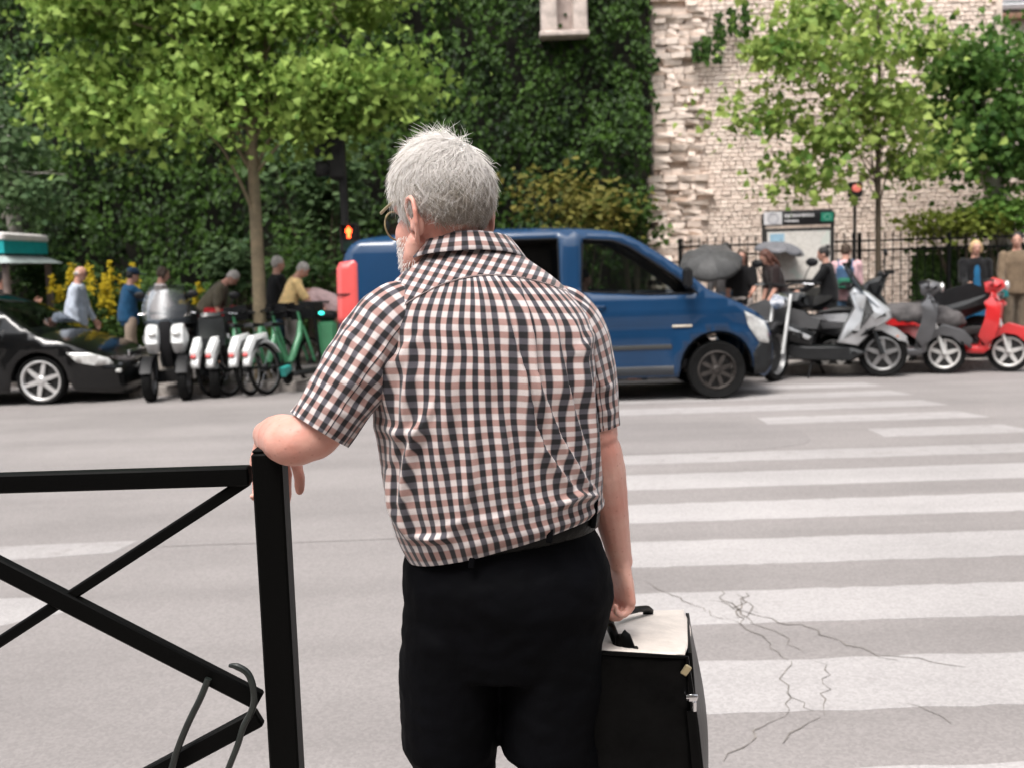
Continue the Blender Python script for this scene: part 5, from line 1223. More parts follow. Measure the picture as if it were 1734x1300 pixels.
# three-wheeled scooter seen from the front
p = (ground(238, 682)+ground(297, 680))/2
tri = empty('three_wheeled_scooter', 'white and black scooter with two front wheels facing the road', 'scooter', (p.x, 14.35, 0), R(-82), 'two-wheelers parked on the left')
for s_ in (-1,1):
    wheel(tri, (.66, s_*.22, .27), .27, .12, .1, 5, 'Y', s_, .66, name='front_wheel')
    MB().tube([(.45,s_*.16,.70),(.58,s_*.15,.50),(.66,s_*.14,.27)], .03, 8).build('suspension_arm', PLASTIC, tri)
    MB().slab([(.42,.36),(.50,.52),(.66,.58),(.84,.52),(.94,.38),(.86,.44),(.66,.53),(.52,.46)], .075, .02, .01, (0,s_*.22,0)).build('mudguard', PLASTIC, tri)
    MB().slab([(.40,.62),(.58,.60),(.72,.74),(.66,.96),(.50,1.0),(.42,.84)], .085, .05, .04, (0,s_*.16,0)).build('front_panel', WHITEP, tri)
    MB().ell((.70,s_*.15,.86), (.03,.055,.035), 12, 8).build('headlamp', MATS['lamp_clear'], tri)
wheel(tri, (-.72,0,.27), .27, .15, .1, 5, 'Y', -1, .66, name='rear_wheel')
MB().slab([(.34,.40),(.52,.42),(.66,.70),(.60,1.02),(.44,1.06),(.36,.80)], .075, .03).build('grille', PLASTIC, tri)
MB().slab([(-.95,.62),(-.9,.80),(-.4,.78),(.0,.60),(.05,.38),(-.5,.36),(-.8,.5)], .19, .06, .04).build('rear_body', DG, tri)
MB().slab([(-.90,.80),(-.5,.88),(-.1,.78),(.05,.66),(-.1,.64),(-.5,.76)], .16, .04).build('seat', PLASTIC, tri)
MB().slab([(-.1,.22),(.45,.22),(.50,.38),(-.1,.36)], .19, .03).build('foot_board', DG, tri)
MB().box((-.92,0,1.02), (.40,.42,.34), bev=.08).build('top_box', DG, tri)
g = MB()
for i in range(7):
    t = i/6
    for j in range(9): u = -1+j/4; g.v.append((.60-.26*t-.10*u*u, u*(.27+.05*math.sin(PI*t))*(1-.22*t*t), .98+.50*t))
g.f = [(i*9+j, i*9+j+1, (i+1)*9+j+1, (i+1)*9+j) for i in range(6) for j in range(8)]; solid(g.build('windscreen', glass('smoked_screen', (.80,.78,.76), .8, .25), tri), .004)
bars(tri, .34, 1.10, .38, .10, PLASTIC, PLASTIC)
p = ground(335, 676); maxi_scooter('maxi_scooter', 'black scooter parked nose out beside the three-wheeled one', DG, DG, (p.x, 14.6, 0), R(-75), PLASTIC, False, 'two-wheelers parked on the left', PLASTIC)

# share bikes, front wheel towards the kerb, white rear mudguards to the road
M_GRN = mat('bike_green', (.07,.27,.13), .4, var=.08, coat=.3)
def share_bike():
    b_ = empty('share_bike', 'green and white hire bike', 'bicycle', (0,0,0), 0, 'hire bikes parked in a row')
    for x in (.54,-.54):
        o = MB(); o.lathe([(.295,-.022),(.33,-.02),(.345,0),(.33,.02),(.295,.022)], (0,0,0), 'Y', 32); w_ = o.build('wheel', RUBBER, b_, True, (x,0,.345))
        MB().lathe([(.298,-.012),(.285,-.014),(.285,.014),(.298,.012)], (0,0,0), 'Y', 32).build('rim', ALU, w_)
        sp = MB()
        for k in range(14): a = 2*PI*k/14; sp.tube([(.02*math.cos(a),.02*(-1)**k,.02*math.sin(a)), (.288*math.cos(a+.1),0,.288*math.sin(a+.1))], .0016, 4)
        tag(sp.build('spokes', CHROME, w_, False), kind='stuff'); MB().lathe([(.001,-.05),(.035,-.045),(.035,.045),(.001,.05)], (0,0,0), 'Y', 14).build('hub', PLASTIC, w_)
    MB().tube([(.40,0,.92),(.34,0,.72),(.10,0,.44),(-.02,0,.34)], [.035,.045,.050,.045], 12).build('frame', M_GRN, b_)
    MB().tube([(-.02,0,.34),(-.14,0,.62),(-.20,0,.82)], [.035,.03,.025], 10).build('seat_tube', M_GRN, b_)
    for s_ in (-1,1):
        MB().tube([(.40,s_*.03,.86),(.46,s_*.055,.62),(.54,s_*.055,.345)], [.020,.022,.018], 8).build('fork_leg', M_GRN, b_)
        MB().tube([(-.02,s_*.03,.36),(-.54,s_*.06,.345)], .016, 8).build('chain_stay', PLASTIC, b_)
        MB().tube([(.38,0,1.06),(.36,s_*.16,1.10),(.26,s_*.28,1.08),(.18,s_*.30,1.06)], [.013,.013,.014,.018], 8).build('handlebar', PLASTIC, b_)
    MB().tube([(.40,0,.90),(.38,0,1.06)], .02, 8).build('stem', M_GRN, b_)
    MB().slab([(-.36,.90),(-.34,.95),(-.14,.93),(-.02,.92),(-.04,.89),(-.18,.88)], .075, .025).build('saddle', PLASTIC, b_)
    MB().tube([(-.20,0,.80),(-.22,0,.90)], .014, 8).build('seat_post', ALU, b_)
    g = MB()
    for i in range(15):
        a = R(15+140*i/14)+.25
        for j, (dy, dr) in enumerate(((-.055,-.03),(-.045,.005),(0,.018),(.045,.005),(.055,-.03))): g.v.append((-.54+(.375+dr)*math.cos(a), dy, .345+(.375+dr)*math.sin(a)))
    g.f = [(i*5+j, i*5+j+1, i*5+6+j, i*5+5+j) for i in range(14) for j in range(4)]; solid(g.build('rear_mudguard', WHITEP, b_), .006)
    MB().slab([(-.86,.40),(-.90,.62),(-.74,.80),(-.44,.82),(-.42,.70),(-.66,.66),(-.78,.52)], .052, .025, .008).build('wheel_cover', WHITEP, b_)
    bk = MB(); bk.box((.60,0,.96), (.30,.36,.02)); 
    for s_ in (-1,1): bk.box((.60,s_*.175,1.06), (.30,.012,.20)); bk.box((.60+s_*.145,0,1.06), (.012,.35,.20))
    bk.build('basket', PLASTIC, b_, False); MB().ell((-.90,0,.56), (.02,.04,.03), 10, 8).build('rear_reflector', MATS['tail_red'], b_)
    for s_ in (-1,1): MB().box((-.02+s_*.1,s_*.12,.30-s_*.08), (.10,.08,.02), bev=.005).build('pedal', PLASTIC, b_)
    return b_
sb = share_bike()
LB = ['green and white hire bike leaning next to the black scooter','second green and white hire bike of the row','third green and white hire bike, in front of the tree trunk','fourth green and white hire bike, nearest the blue van']
for i, (px, a) in enumerate(((372,78),(408,70),(436,75),(472,66))):
    o = sb if i == 0 else copy_tree(sb); p = ground(px, 672); o.location = (p.x+.02, 14.55, 0); o.location.z = .0 if False else 0; o.rotation_euler = (R(-6), 0, R(a)); o['label'] = LB[i]
    o.location.y = 14.32-.0; o.location.y = 13.95+.54
# kick scooter and green hire terminal
p = ground(512, 664); ks = empty('kick_scooter', 'black electric kick scooter standing by the hire bikes', 'kick scooter', (p.x, 14.45, PZ), R(70))
for x in (.45,-.45): MB().lathe([(.03,-.02),(.09,-.025),(.105,0),(.09,.025),(.03,.02)], (0,0,0), 'Y', 20).build('wheel', RUBBER, ks, True, (x,0,.105))
MB().box((0,0,.13), (.75,.17,.05), bev=.02).build('deck', PLASTIC, ks); MB().tube([(.45,0,.14),(.40,0,.35),(.30,0,1.05)], .022, 10).build('steering_column', PLASTIC, ks); MB().tube([(.30,-.25,1.06),(.30,.25,1.06)], .014, 8).build('handlebar', PLASTIC, ks); MB().slab([(-.55,.12),(-.60,.24),(-.42,.26),(-.36,.2)], .04, .01).build('rear_mudguard', mat('lamp_teal', (.03,.30,.27), .4), ks)
p = at(553, 520, 15.0); tm = empty('hire_terminal', 'green street post with a turquoise light beside the hire bikes', 'post', (p.x, 15.0, PZ))
MB().box((0,0,.40), (.26,.16,.80), bev=.05).build('post_body', M_GRN, tm); MB().box((0,-.01,.86), (.30,.18,.14), bev=.05).build('post_head', PLASTIC, tm); MB().ell((-.06,-.10,.90), (.04,.015,.025), 10, 8).build('indicator_light', mat('teal_light', (.02,.5,.42), .3, emit=(.05,.9,.7), estr=1.2), tm)
# ================================================================ people across the street
SKINS = [skin_mat('skin_fair', (.50,.29,.22), (.46,.23,.17), .1), skin_mat('skin_tan', (.40,.22,.155), (.36,.17,.12), .1)]
def cloth(name, col, var=.15, rough=.85): return mat('cloth_'+name, col, rough, var=var, vscale=9, bump=.5, bscale=22, spec=.2, sheen=.1)
def person(label, px, py_head, Y, heading, height=1.70, lean=0, hunch=0, head_turn=0, head_nod=0, arms=((0,.12,.25),(0,.12,.25)), legs=((0,0),(0,0)), top=None, sleeve=1.0, bottom=None, leg_to=1.0, skirt=None, hair=None, hair_style='short', skin=0, shoe=(.02,.02,.02), girth=1.0, coat=0.0, z0=PZ, loc=None, sit=False, inner=None):
    """one continuous body with clothes as parts. x right, y forward, z up in the person's own frame.
    arms: (forward swing, sideways, elbow bend); legs: (forward swing, knee bend)"""
    base = V((at(px, py_head, Y).x, Y, z0)) if loc is None else V(loc)
    k = height/1.75; P_ = empty('person', label, 'person', tuple(base), heading)
    # ---- joints
    hipz = .93; drop = 0
    LG = []
    for s_, (sw, kn) in zip((-1,1), legs):
        h_ = V((s_*.092, 0, hipz)); kd = V((s_*.01, math.sin(sw), -math.cos(sw))); K = h_+kd*.44; ad = V((0, math.sin(sw-kn), -math.cos(sw-kn))); A = K+ad*.41; LG.append([h_, K, A])
    drop = min(l[2].z for l in LG)-.08 if not sit else 0
    M1 = Matrix.Translation((0,0,hipz)) @ Matrix.Rotation(-lean, 4, 'X') @ Matrix.Translation((0,0,-hipz))
    M2 = M1 @ Matrix.Translation((0,0,1.25)) @ Matrix.Rotation(-hunch, 4, 'X') @ Matrix.Translation((0,0,-1.25))
    MH = M2 @ Matrix.Translation((0,.01,1.50)) @ Matrix.Rotation(head_turn, 4, 'Z') @ Matrix.Rotation(-head_nod, 4, 'X') @ Matrix.Translation((0,-.01,-1.50))
    AR = []
    for s_, (fw, ab, el) in zip((-1,1), arms):
        S_ = V((s_*.175*(.5+.5*girth), 0, 1.415)); d = V((s_*math.sin(ab)*math.cos(fw), math.sin(fw), -math.cos(fw)*math.cos(ab))).normalized(); E_ = S_+d*.29
        f2 = fw+el; d2 = V((s_*math.sin(ab)*.4*math.cos(f2)-s_*.12*math.sin(el), math.sin(f2), -math.cos(f2))).normalized(); W_ = E_+d2*.25; AR.append([S_, E_, W_, d2])
    def T(mb, M=None): return mb.xf(Matrix.Scale(k,4) @ Matrix.Translation((0,0,-drop)) @ (M if M is not None else Matrix.Identity(4)))
    def add(dst, src, M): src.xf(M); dst.add(src.v, src.f)
    g = girth
    def torso(e, zlo=.93, zhi=1.47):
        q = MB(); pr = [(.88,.150,.105),(.95,.158,.110),(1.03,.150,.108*g),(1.12,.148*(.6+.4*g),.108*g),(1.22,.156,.110*(.5+.5*g)),(1.32,.170,.108),(1.40,.165,.092),(1.45,.115,.075),(1.49,.060,.060)]
        pr = [p for p in pr if zlo-.06 <= p[0] <= zhi+.03]; q.tube([(0,-.01,p[0]) for p in pr], [((p[1]*(.5+.5*g))+e,p[2]+e) for p in pr], 20, side=(1,0,0)); return q
    body_ = MB(); add(body_, torso(-.004), M2 if lean == 0 else M2)
    hd_ = MB(); hd_.ell((0,.0,1.655), (.072,.090,.092), 18, 12); hd_.ell((0,.030,1.605), (.056,.058,.078), 16, 10); hd_.ell((0,.050,1.562), (.036,.034,.028), 12, 8); hd_.tube([(0,.084,1.640),(0,.104,1.612),(0,.090,1.604)], [.009,.013,.008], 8)
    for s_ in (-1,1): hd_.ell((s_*.074,-.005,1.625), (.010,.018,.030), 8, 6)
    hd_.tube([(0,-.015,1.62),(0,-.012,1.53),(0,-.01,1.46)], [.054,.055,.066], 14); add(body_, hd_, MH)
    for (S_, E_, W_, d2), s_ in zip(AR, (-1,1)):
        q = MB(); q.capsule(S_, E_, .050*(.6+.4*g), .040, 12); q.capsule(E_, W_, .041, .027, 12)
        hand(q, W_, d2, V((-s_*.9, -.2, .2)), [(.25,.4,.3)]*4, V((0, .8, .4)), .98, thumb_out=.7); add(body_, q, M2)
    q = MB()
    for (h_, K, A), s_ in zip(LG, (-1,1)):
        q.capsule(h_, K, .082, .056, 14); q.capsule(K, A, .055, .038, 14); q.tube([A+V((0,-.05,-.045)), A+V((0,.02,-.04)), A+V((s_*.01,.12,-.055)), A+V((s_*.012,.18,-.062))], [(.028,.028),(.036,.036),(.040,.024),(.026,.014)], 10, side=(1,0,0))
    q.ell((0,0,.93), (.15,.11,.09), 16, 10); body_.add(q.v, q.f)
    T(body_); link('body', remesh(body_, .0085, 2, .30), SKINS[skin], P_, True, None, 180)
    for s_ in (-1,1):
        e = MB(); e.ell((s_*.030,.083,1.648), (.013,.008,.007), 8, 6); T(e, MH).build('eye', mat('eye_dark', (.03,.02,.015), .3, var=0), P_)
    e = MB(); e.ell((0,.088,1.582), (.022,.006,.006), 8, 6); T(e, MH).build('mouth', mat('lips', (.30,.10,.08), .5, var=.1), P_)
    wr = lambda a, f: (lambda x, y, z: a*nz(x*f, y*f, z*f*.7)+a*.5*nz(x*f*2.3, y*f*2.3, z*f*1.6))
    if top:
        q = MB(); tt = torso(.022, .93-(coat if coat else 0)); add(q, tt, M2)
        if coat:
            c_ = MB(); c_.tube([(0,-.005,1.25),(0,-.005,1.0),(0,0,.93),(0,0,.93-coat*.5),(0,0,.93-coat)], [(.165,.125),(.168,.128),(.178,.135),(.185,.150),(.19,.165)], 20, side=(1,0,0)); add(q, c_, M1)
        else:
            c_ = MB(); c_.tube([(0,-.005,1.10),(0,-.005,.95),(0,0,.84)], [(.165*(.5+.5*g),.122*g),(.17*(.5+.5*g),.128*g),(.172*(.5+.5*g),.128*g)], 20, side=(1,0,0)); add(q, c_, M1)
        for (S_, E_, W_, d2) in AR:
            a = MB(); a.ell(S_, (.075,.075,.07), 12, 8)
            if sleeve <= .5: a.capsule(S_, S_.lerp(E_, .85), .074, .066, 12)
            else: a.capsule(S_, E_, .072, .058, 12); a.capsule(E_, E_.lerp(W_, (sleeve-.5)*2*.95), .058, .044, 12)
            add(q, a, M2)
        T(q); link('jacket' if coat else 'shirt', remesh(q, .014, 3, .5, wr(.012, 9)), top, P_, True, None, 180)
    if inner:
        q = MB(); add(q, (lambda m: (m.tube([(0,.075,1.44),(0,.10,1.30),(0,.115,1.10),(0,.125,.92),(0,.14,.70)], [(.035,.02),(.05,.03),(.058,.035),(.065,.04),(.07,.04)], 14, side=(1,0,0)), m)[1])(MB()), M2); T(q); link('dress_front', remesh(q, .012, 2), inner, P_, True, None, 180)
    if skirt:
        q = MB(); q.tube([(0,0,1.06),(0,0,.94),(0,0,.75),(0,0,skirt)], [(.15,.11),(.175,.135),(.20,.165),(.23,.20)], 22, side=(1,0,0)); T(q); link('skirt', remesh(q, .014, 3, .5, wr(.014, 10)), bottom, P_, True, None, 180)
    elif bottom:
        q = MB(); q.ell((0,0,.95), (.168,.130,.10), 18, 12)
        for (h_, K, A) in LG:
            q.capsule(h_+V((0,0,-.01)), K, .100, .075, 14)
            if leg_to > .5: q.capsule(K, K.lerp(A, (leg_to-.5)*2), .074, .060, 14)
        T(q); link('trousers', remesh(q, .014, 3, .5, wr(.010, 8)), bottom, P_, True, None, 180)
    for (h_, K, A), s_ in zip(LG, (-1,1)):
        q = MB(); q.tube([A+V((0,-.075,-.035)), A+V((0,-.055,-.02)), A+V((0,.01,-.005)), A+V((s_*.01,.10,-.035)), A+V((s_*.014,.17,-.050)), A+V((s_*.014,.20,-.062))], [(.025,.03),(.038,.05),(.042,.055),(.046,.040),(.044,.030),(.02,.014)], 12, side=(1,0,0)); T(q); q.build('shoe', cloth('shoe%.2f' % shoe[0], shoe), P_)
    if hair:
        q = MB()
        if hair_style == 'bald': 
            for s_ in (-1,1): q.ell((s_*.058,-.03,1.64), (.020,.045,.035), 12, 8)
            q.ell((0,-.075,1.62), (.050,.022,.035), 12, 8)
        else:
            q.ell((0,-.016,1.675), (.083,.094,.088), 18, 12); q.ell((0,-.045,1.635), (.072,.060,.065), 16, 10)
            if hair_style == 'long': q.tube([(0,-.03,1.70),(0,-.075,1.60),(0,-.095,1.48),(0,-.10,1.36)], [(.075,.06),(.085,.05),(.085,.04),(.06,.025)], 14, side=(1,0,0)); [q.tube([(s_*.06,.0,1.70),(s_*.085,-.01,1.60),(s_*.085,.0,1.46)], [.03,.032,.022], 10) for s_ in (-1,1)]
            if hair_style == 'bob': [q.tube([(s_*.05,.01,1.70),(s_*.078,-.005,1.63),(s_*.076,.005,1.56)], [.035,.032,.02], 10) for s_ in (-1,1)]
            if hair_style == 'bun': q.ell((0,-.09,1.74), (.04,.04,.04), 12, 8)
        T(q, MH); link('hair', remesh(q, .009, 2, .6, wr(.006, 40)), hair, P_, True, None, 180)
    P_['_k'] = k; return P_, T, MH, M2, AR
def hairc(n, c): return mat('hair_'+n, c, .6, var=.3, vscale=50, bump=.6, bscale=120)
H_GREY, H_BROWN, H_DARK, H_BLOND, H_RED = hairc('grey', (.48,.44,.41)), hairc('brown', (.06,.035,.02)), hairc('dark', (.012,.010,.009)), hairc('blond', (.52,.36,.18)), hairc('auburn', (.09,.03,.017))
RT, LT, TO, AW = R(-90), R(90), R(180), 0         # facing right, left, towards us, away
C_TAN = cloth('tan', (.40,.31,.24)); C_BLK = cloth('black', (.006,.006,.007)); C_JEAN = cloth('jeans', (.09,.16,.25)); C_GREYT = cloth('grey_trousers', (.35,.34,.35))
# left side
person('bald man in a loose pale blue shirt and beige trousers walking right', 124, 452, 15.9, R(-80), 1.70, .06, .10, 0, .12, ((.35,.10,.25),(.05,.10,.3)), ((.28,.1),(-.22,.25)), cloth('pale_blue', (.50,.55,.63)), .95, cloth('beige', (.58,.49,.41)), 1, None, H_GREY, 'bald', 0, (.10,.07,.05), 1.22)
pb, Tb, MHb, M2b, ARb = person('man in a dark blue polo and tan trousers with a dark cap raising his hands', 214, 462, 15.8, R(-60), 1.62, .05, .12, .2, .1, ((1.1,.3,1.3),(1.0,.3,1.3)), ((.1,.1),(-.1,.15)), cloth('navy_polo', (.015,.075,.16)), .45, C_TAN, 1, None, H_DARK, 'short', 0, (.05,.03,.02), 1.1)
q = MB(); q.ell((0,-.005,1.70), (.092,.10,.075), 16, 10); q.slab([(.06,1.69),(.19,1.675),(.19,1.685),(.06,1.71)], .06, .01); 
q2 = MB(); q2.ell((0,-.005,1.705), (.094,.104,.072), 16, 10); q2.box((0,.13,1.70), (.14,.12,.014), bev=.005); Tb(q2, MHb).build('cap', cloth('cap_blue', (.02,.045,.09)), pb)
person('brown haired woman in a loose white blouse behind the three-wheeled scooter', 268, 466, 15.6, R(-70), 1.62, .05, .05, 0, .15, ((.5,.15,.6),(.4,.15,.6)), ((.1,.1),(0,.1)), cloth('white_blouse', (.66,.60,.60)), .9, cloth('cream', (.5,.45,.4)), 1, None, H_BROWN, 'bob', 0, (.1,.08,.06), 1.15)
pr, Tr, MHr, M2r, ARr = person('grey haired person in an olive tee shirt bending over a red bag', 350, 466, 15.6, R(-85), 1.66, .38, .30, 0, .25, ((.55,.08,.25),(.5,.10,.3)), ((-.05,.1),(.1,.1)), cloth('olive', (.10,.085,.06)), .45, cloth('dark_brown', (.05,.035,.03)), 1, None, H_GREY, 'short', 0, (.03,.02,.02), 1.2)
rb = MB(); rb.slab([(-.24,-.10),(.22,-.16),(.30,-.02),(.26,.10),(.05,.06),(-.18,.10)], .10, .05, .03); c = at(368, 530, 15.5)
link('red_bag', remesh(rb, .018, 3, 1, lambda x, y, z: .012*nz(x*12, y*12, z*12)), cloth('red_bag', (.36,.015,.02)), None, True, tuple(c), 180)
tag(bpy.data.objects['red_bag'], 'crumpled red bag in the hands of the bending grey haired person', 'bag')
pe, Te, MHe, M2e, ARe = person('man in a black jacket and jeans standing just behind the tree trunk', 466, 450, 15.7, R(-60), 1.72, .02, .05, 0, .1, ((.2,.1,.3),(.3,.1,.5)), ((.05,.1),(-.05,.1)), C_BLK, 1, C_JEAN, 1, None, H_GREY, 'short', 0, (.02,.02,.02), 1.1)
person('person in a yellow shirt and pale trousers bending to the hire terminal', 488, 468, 15.5, R(-75), 1.66, .16, .20, 0, .30, ((.9,.1,.4),(.8,.1,.5)), ((-.02,.05),(.05,.1)), cloth('pale_yellow', (.85,.60,.28)), .45, cloth('off_white', (.74,.66,.62)), 1, None, H_GREY, 'short', 0, (.2,.18,.16), 1.1)
person('person in a pink top with ginger hair bending low behind the van', 572, 505, 15.6, R(80), 1.66, .85, .3, 0, .3, ((.6,.1,.3),(.6,.1,.3)), ((.1,.2),(.0,.2)), cloth('pale_pink', (.60,.42,.42)), .9, cloth('rust', (.25,.12,.08)), 1, None, hairc('ginger', (.55,.30,.08)), 'bob', 0, (.1,.05,.04), 1.1)
person('sunburnt person in black under the kiosk awning at the left edge', -4, 470, 16.2, R(-80), 1.62, .05, .1, 0, .2, ((.9,.1,1.0),(.6,.1,.8)), ((0,0),(0,0)), C_BLK, .45, C_BLK, 1, None, H_DARK, 'short', 1, (.02,.02,.02), 1.1)
# right side
person('dark haired man half hidden behind the grey umbrella', 1229, 418, 16.6, R(150), 1.72, 0, .05, 0, 0, ((.2,.1,.3),(.3,.1,.5)), ((0,0),(0,0)), cloth('grey_top', (.22,.21,.21)), .9, C_JEAN, 1, None, H_DARK, 'short', 0)
person('long haired woman in a black top standing beside the grey umbrella', 1256, 438, 16.2, R(160), 1.60, 0, .05, .2, .1, ((.3,.15,.9),(.1,.15,.3)), ((0,0),(0,0)), C_BLK, .4, cloth('light_trousers', (.5,.45,.42)), 1, None, H_BROWN, 'long', 0)
person('auburn haired woman with bare arms and grey jeans in front of the map panel', 1318, 432, 15.7, R(100), 1.62, .18, .15, 0, .25, ((.4,.1,.5),(.3,.15,.3)), ((.1,.1),(-.05,.1)), cloth('rust_top', (.02,.012,.012)), .35, C_GREYT, 1, None, H_RED, 'long', 0)
person('person in a long black coat with dark hair in a bun by the map panel', 1402, 432, 15.7, R(75), 1.60, .04, .08, 0, .1, ((.8,.1,.3),(.2,.1,.2)), ((.05,.05),(-.05,.1)), C_BLK, 1, C_BLK, 1, None, H_DARK, 'bun', 0, (.02,.02,.02), 1.1, .40)
pj, Tj, MHj, M2j, ARj = person('person in a pink and white shirt and jeans with a small backpack', 1432, 420, 16.3, R(-20), 1.64, .03, .05, 0, .1, ((.3,.1,.6),(.3,.12,.6)), ((0,0),(.1,.1)), cloth('pink_white', (.66,.42,.44)), .9, C_JEAN, 1, None, H_BROWN, 'short', 0, (.4,.38,.36), 1.1)
bp_ = empty('backpack', 'blue and green backpack worn by the person in the pink shirt', 'backpack', tuple(pj.location), pj.rotation_euler[2])
for nm, c_, d_, m_ in (('pack_body', (0,-.20,1.22), (.28,.17,.38), cloth('pack_blue', (.06,.12,.22))), ('front_pocket', (0,-.30,1.12), (.22,.06,.18), cloth('pack_green', (.03,.16,.10)))):
    q = MB().box(c_, d_, bev=.05); Tj(q).build(nm, m_, bp_)
for s_ in (-1,1): q = MB().tube([(s_*.10,-.12,1.40),(s_*.11,.0,1.50),(s_*.12,.125,1.38),(s_*.13,.125,1.2),(s_*.14,-.10,1.08)], (.02,.006) if False else .012, 8); Tj(q).build('strap', cloth('pack_blue', (.06,.12,.22)), bp_)
person('blonde woman in a black coat over a bright blue dress facing the road', 1652, 414, 15.5, R(172), 1.62, 0, .04, 0, .05, ((.02,.10,.15),(.35,.12,1.0)), ((0,0),(0,0)), C_BLK, 1, cloth('blue_dress', (.012,.10,.21)), 1, .45, H_BLOND, 'bob', 0, (.02,.02,.02), 1.1, .25, inner=cloth('blue_dress', (.012,.10,.21)))
person('dark haired man in a brown jacket at the right edge', 1722, 402, 15.6, R(165), 1.72, 0, .04, -.2, 0, ((.3,.15,.9),(.3,.15,.4)), ((0,0),(0,0)), cloth('brown_jacket', (.16,.115,.075)), 1, cloth('khaki', (.14,.11,.08)), 1, None, H_DARK, 'short', 0, (.03,.02,.02), 1.1)
person('driver sitting at the wheel of the blue van', 0, 0, 0, R(-90), 1.70, -.12, .1, .4, .05, ((.75,.12,.6),(.8,.12,.6)), ((1.45,1.3),(1.45,1.3)), cloth('driver_blue', (.25,.38,.46)), .45, C_BLK, 1, None, H_DARK, 'short', 0, loc=(DRV[0]-.16, DRV[1]-.84, -.18), sit=True)
# umbrellas
hbg = empty('handbag', 'small turquoise handbag held by the blonde woman', 'handbag', tuple(at(1694, 492, 15.3)))
MB().slab([(-.11,-.10),(-.09,.06),(.09,.06),(.11,-.10)], .045, .02).build('bag_body', cloth('turquoise', (.01,.16,.17)), hbg); MB().tube([(-.06,0,.06),(-.04,0,.16),(.04,0,.16),(.06,0,.06)], .008, 6).build('handle', cloth('turquoise', (.01,.16,.17)), hbg)
def umbrella(label, c, r, col, tilt=(0,0), hh=.85):
    u = empty('umbrella', label, 'umbrella', tuple(c)); u.rotation_euler = (tilt[0], tilt[1], 0)
    g = MB(); n = 8; m = 6
    g.v.append((0,0,.0))
    for i in range(1, m+1):
        for k in range(n*3):
            a = 2*PI*k/(n*3); t = i/m; rr = r*math.sin(t*1.35)/math.sin(1.35)*(1-.06*t*(1-math.cos(n*a))*.5); g.v.append((rr*math.cos(a), rr*math.sin(a), -.34*r*2*(1-math.cos(t*1.1))-.03*t*(1-math.cos(n*a))))
    q = n*3
    g.f = [(0,1+k,1+(k+1)%q) for k in range(q)]+[(1+(i-1)*q+k, 1+i*q+k, 1+i*q+(k+1)%q, 1+(i-1)*q+(k+1)%q) for i in range(1,m) for k in range(q)]
    solid(g.build('canopy', col, u), .003)
    MB().tube([(0,0,.05),(0,0,-hh)], .006, 8).build('shaft', ALU, u); MB().tube([(0,0,-hh),(0,0,-hh-.08),(.03,0,-hh-.12),(.06,0,-hh-.08)], .010, 8).build('handle', PLASTIC, u)
    for k in range(n):
        a = 2*PI*k/n; pts = [(r*math.sin(t*1.35)/math.sin(1.35)*math.cos(a)*.99, r*math.sin(t*1.35)/math.sin(1.35)*math.sin(a)*.99, -.34*r*2*(1-math.cos(t*1.1))-.006) for t in (0,.33,.66,1)]
        MB().tube(pts, .003, 5).build('rib', PLASTIC, u)
    return u
umbrella('dark grey umbrella held low beside the van bonnet', at(1203, 428, 15.9), .48, cloth('umbrella_dark', (.055,.055,.055), .15, .5), (R(32), R(-8)), .7)
umbrella('pale grey umbrella open in front of the map panel', at(1322, 410, 16.2), .38, cloth('umbrella_pale', (.13,.13,.14), .1, .5), (R(2), R(9)), .75)

# ================================================================ street furniture
# traffic light: vehicle head seen from the side, pedestrian light towards us
tp = at(592, 500, 14.75); TL = empty('traffic_light', 'dark traffic light pole with a red pedestrian light and a green signal behind the van', 'traffic light', (tp.x, 14.75, PZ))
PT = at(580, 200, 14.75); M_TP = mat('signal_grey', (.018,.017,.016), .6, var=.2, spec=.25)
def tl(p): return V(p)-V(TL.location)
ln_ = math.sin(R(1.0))
MB().tube([(0,0,0),(0,0,.5),(-.01,0,1.8),(-.03,0,4.0)], [.075,.062,.058,.055], 14).build('pole', M_TP, TL)
c = tl(at(567, 250, 14.75)); 
hd_ = MB().box((c.x+.02,0,c.z), (.22,.28,.88), bev=.04).build('signal_head', M_TP, TL)
for i, (nm, colr, e) in enumerate((('red_lens',(.10,.02,.02),0),('amber_lens',(.12,.06,.02),0),('green_lens',(.05,.7,.5),2.2))):
    z = c.z+.27-i*.28
    m = mat(nm, colr, .3, emit=(.02,.85,.55) if e else None, estr=e, var=0)
    MB().ell((c.x-.085,-.02,z), (.02,.085,.085), 14, 10).build('signal_lens', m, hd_)
    v_ = MB(); v_.lathe([(.112,0.03),(.112,-.17)], (0,0,0), 'X', 20, R(-60), R(240)); solid(v_.build('visor', M_TP, hd_, True, (c.x-.09,-.02,z)), .006)
c = tl(at(586, 402, 14.75)); ph = MB().box((c.x+.06,-.02,c.z-.02), (.26,.22,.40), bev=.03).build('pedestrian_head', M_TP, TL)
MB().box((c.x+.06,-.135,c.z+.06), (.17,.01,.17)).build('pedestrian_lens_field', mat('lens_black', (.01,.005,.005), .4, var=0), ph, False)
pm = MB(); x, z = c.x+.06, c.z+.06; M_RED = mat('red_light', (.9,.1,.03), .4, emit=(1.0,.07,.015), estr=4, var=0)
pm.ell((x,-.146,z+.062), (.018,.006,.018), 10, 8); pm.box((x,-.146,z+.015), (.045,.008,.07)); pm.box((x-.034,-.146,z+.018), (.014,.008,.06)); pm.box((x+.034,-.146,z+.018), (.014,.008,.06)); pm.box((x-.013,-.146,z-.048), (.018,.008,.062)); pm.box((x+.013,-.146,z-.048), (.018,.008,.062))
link('red_standing_man', remesh(pm, .004, 2), M_RED, ph, True, None, 180)
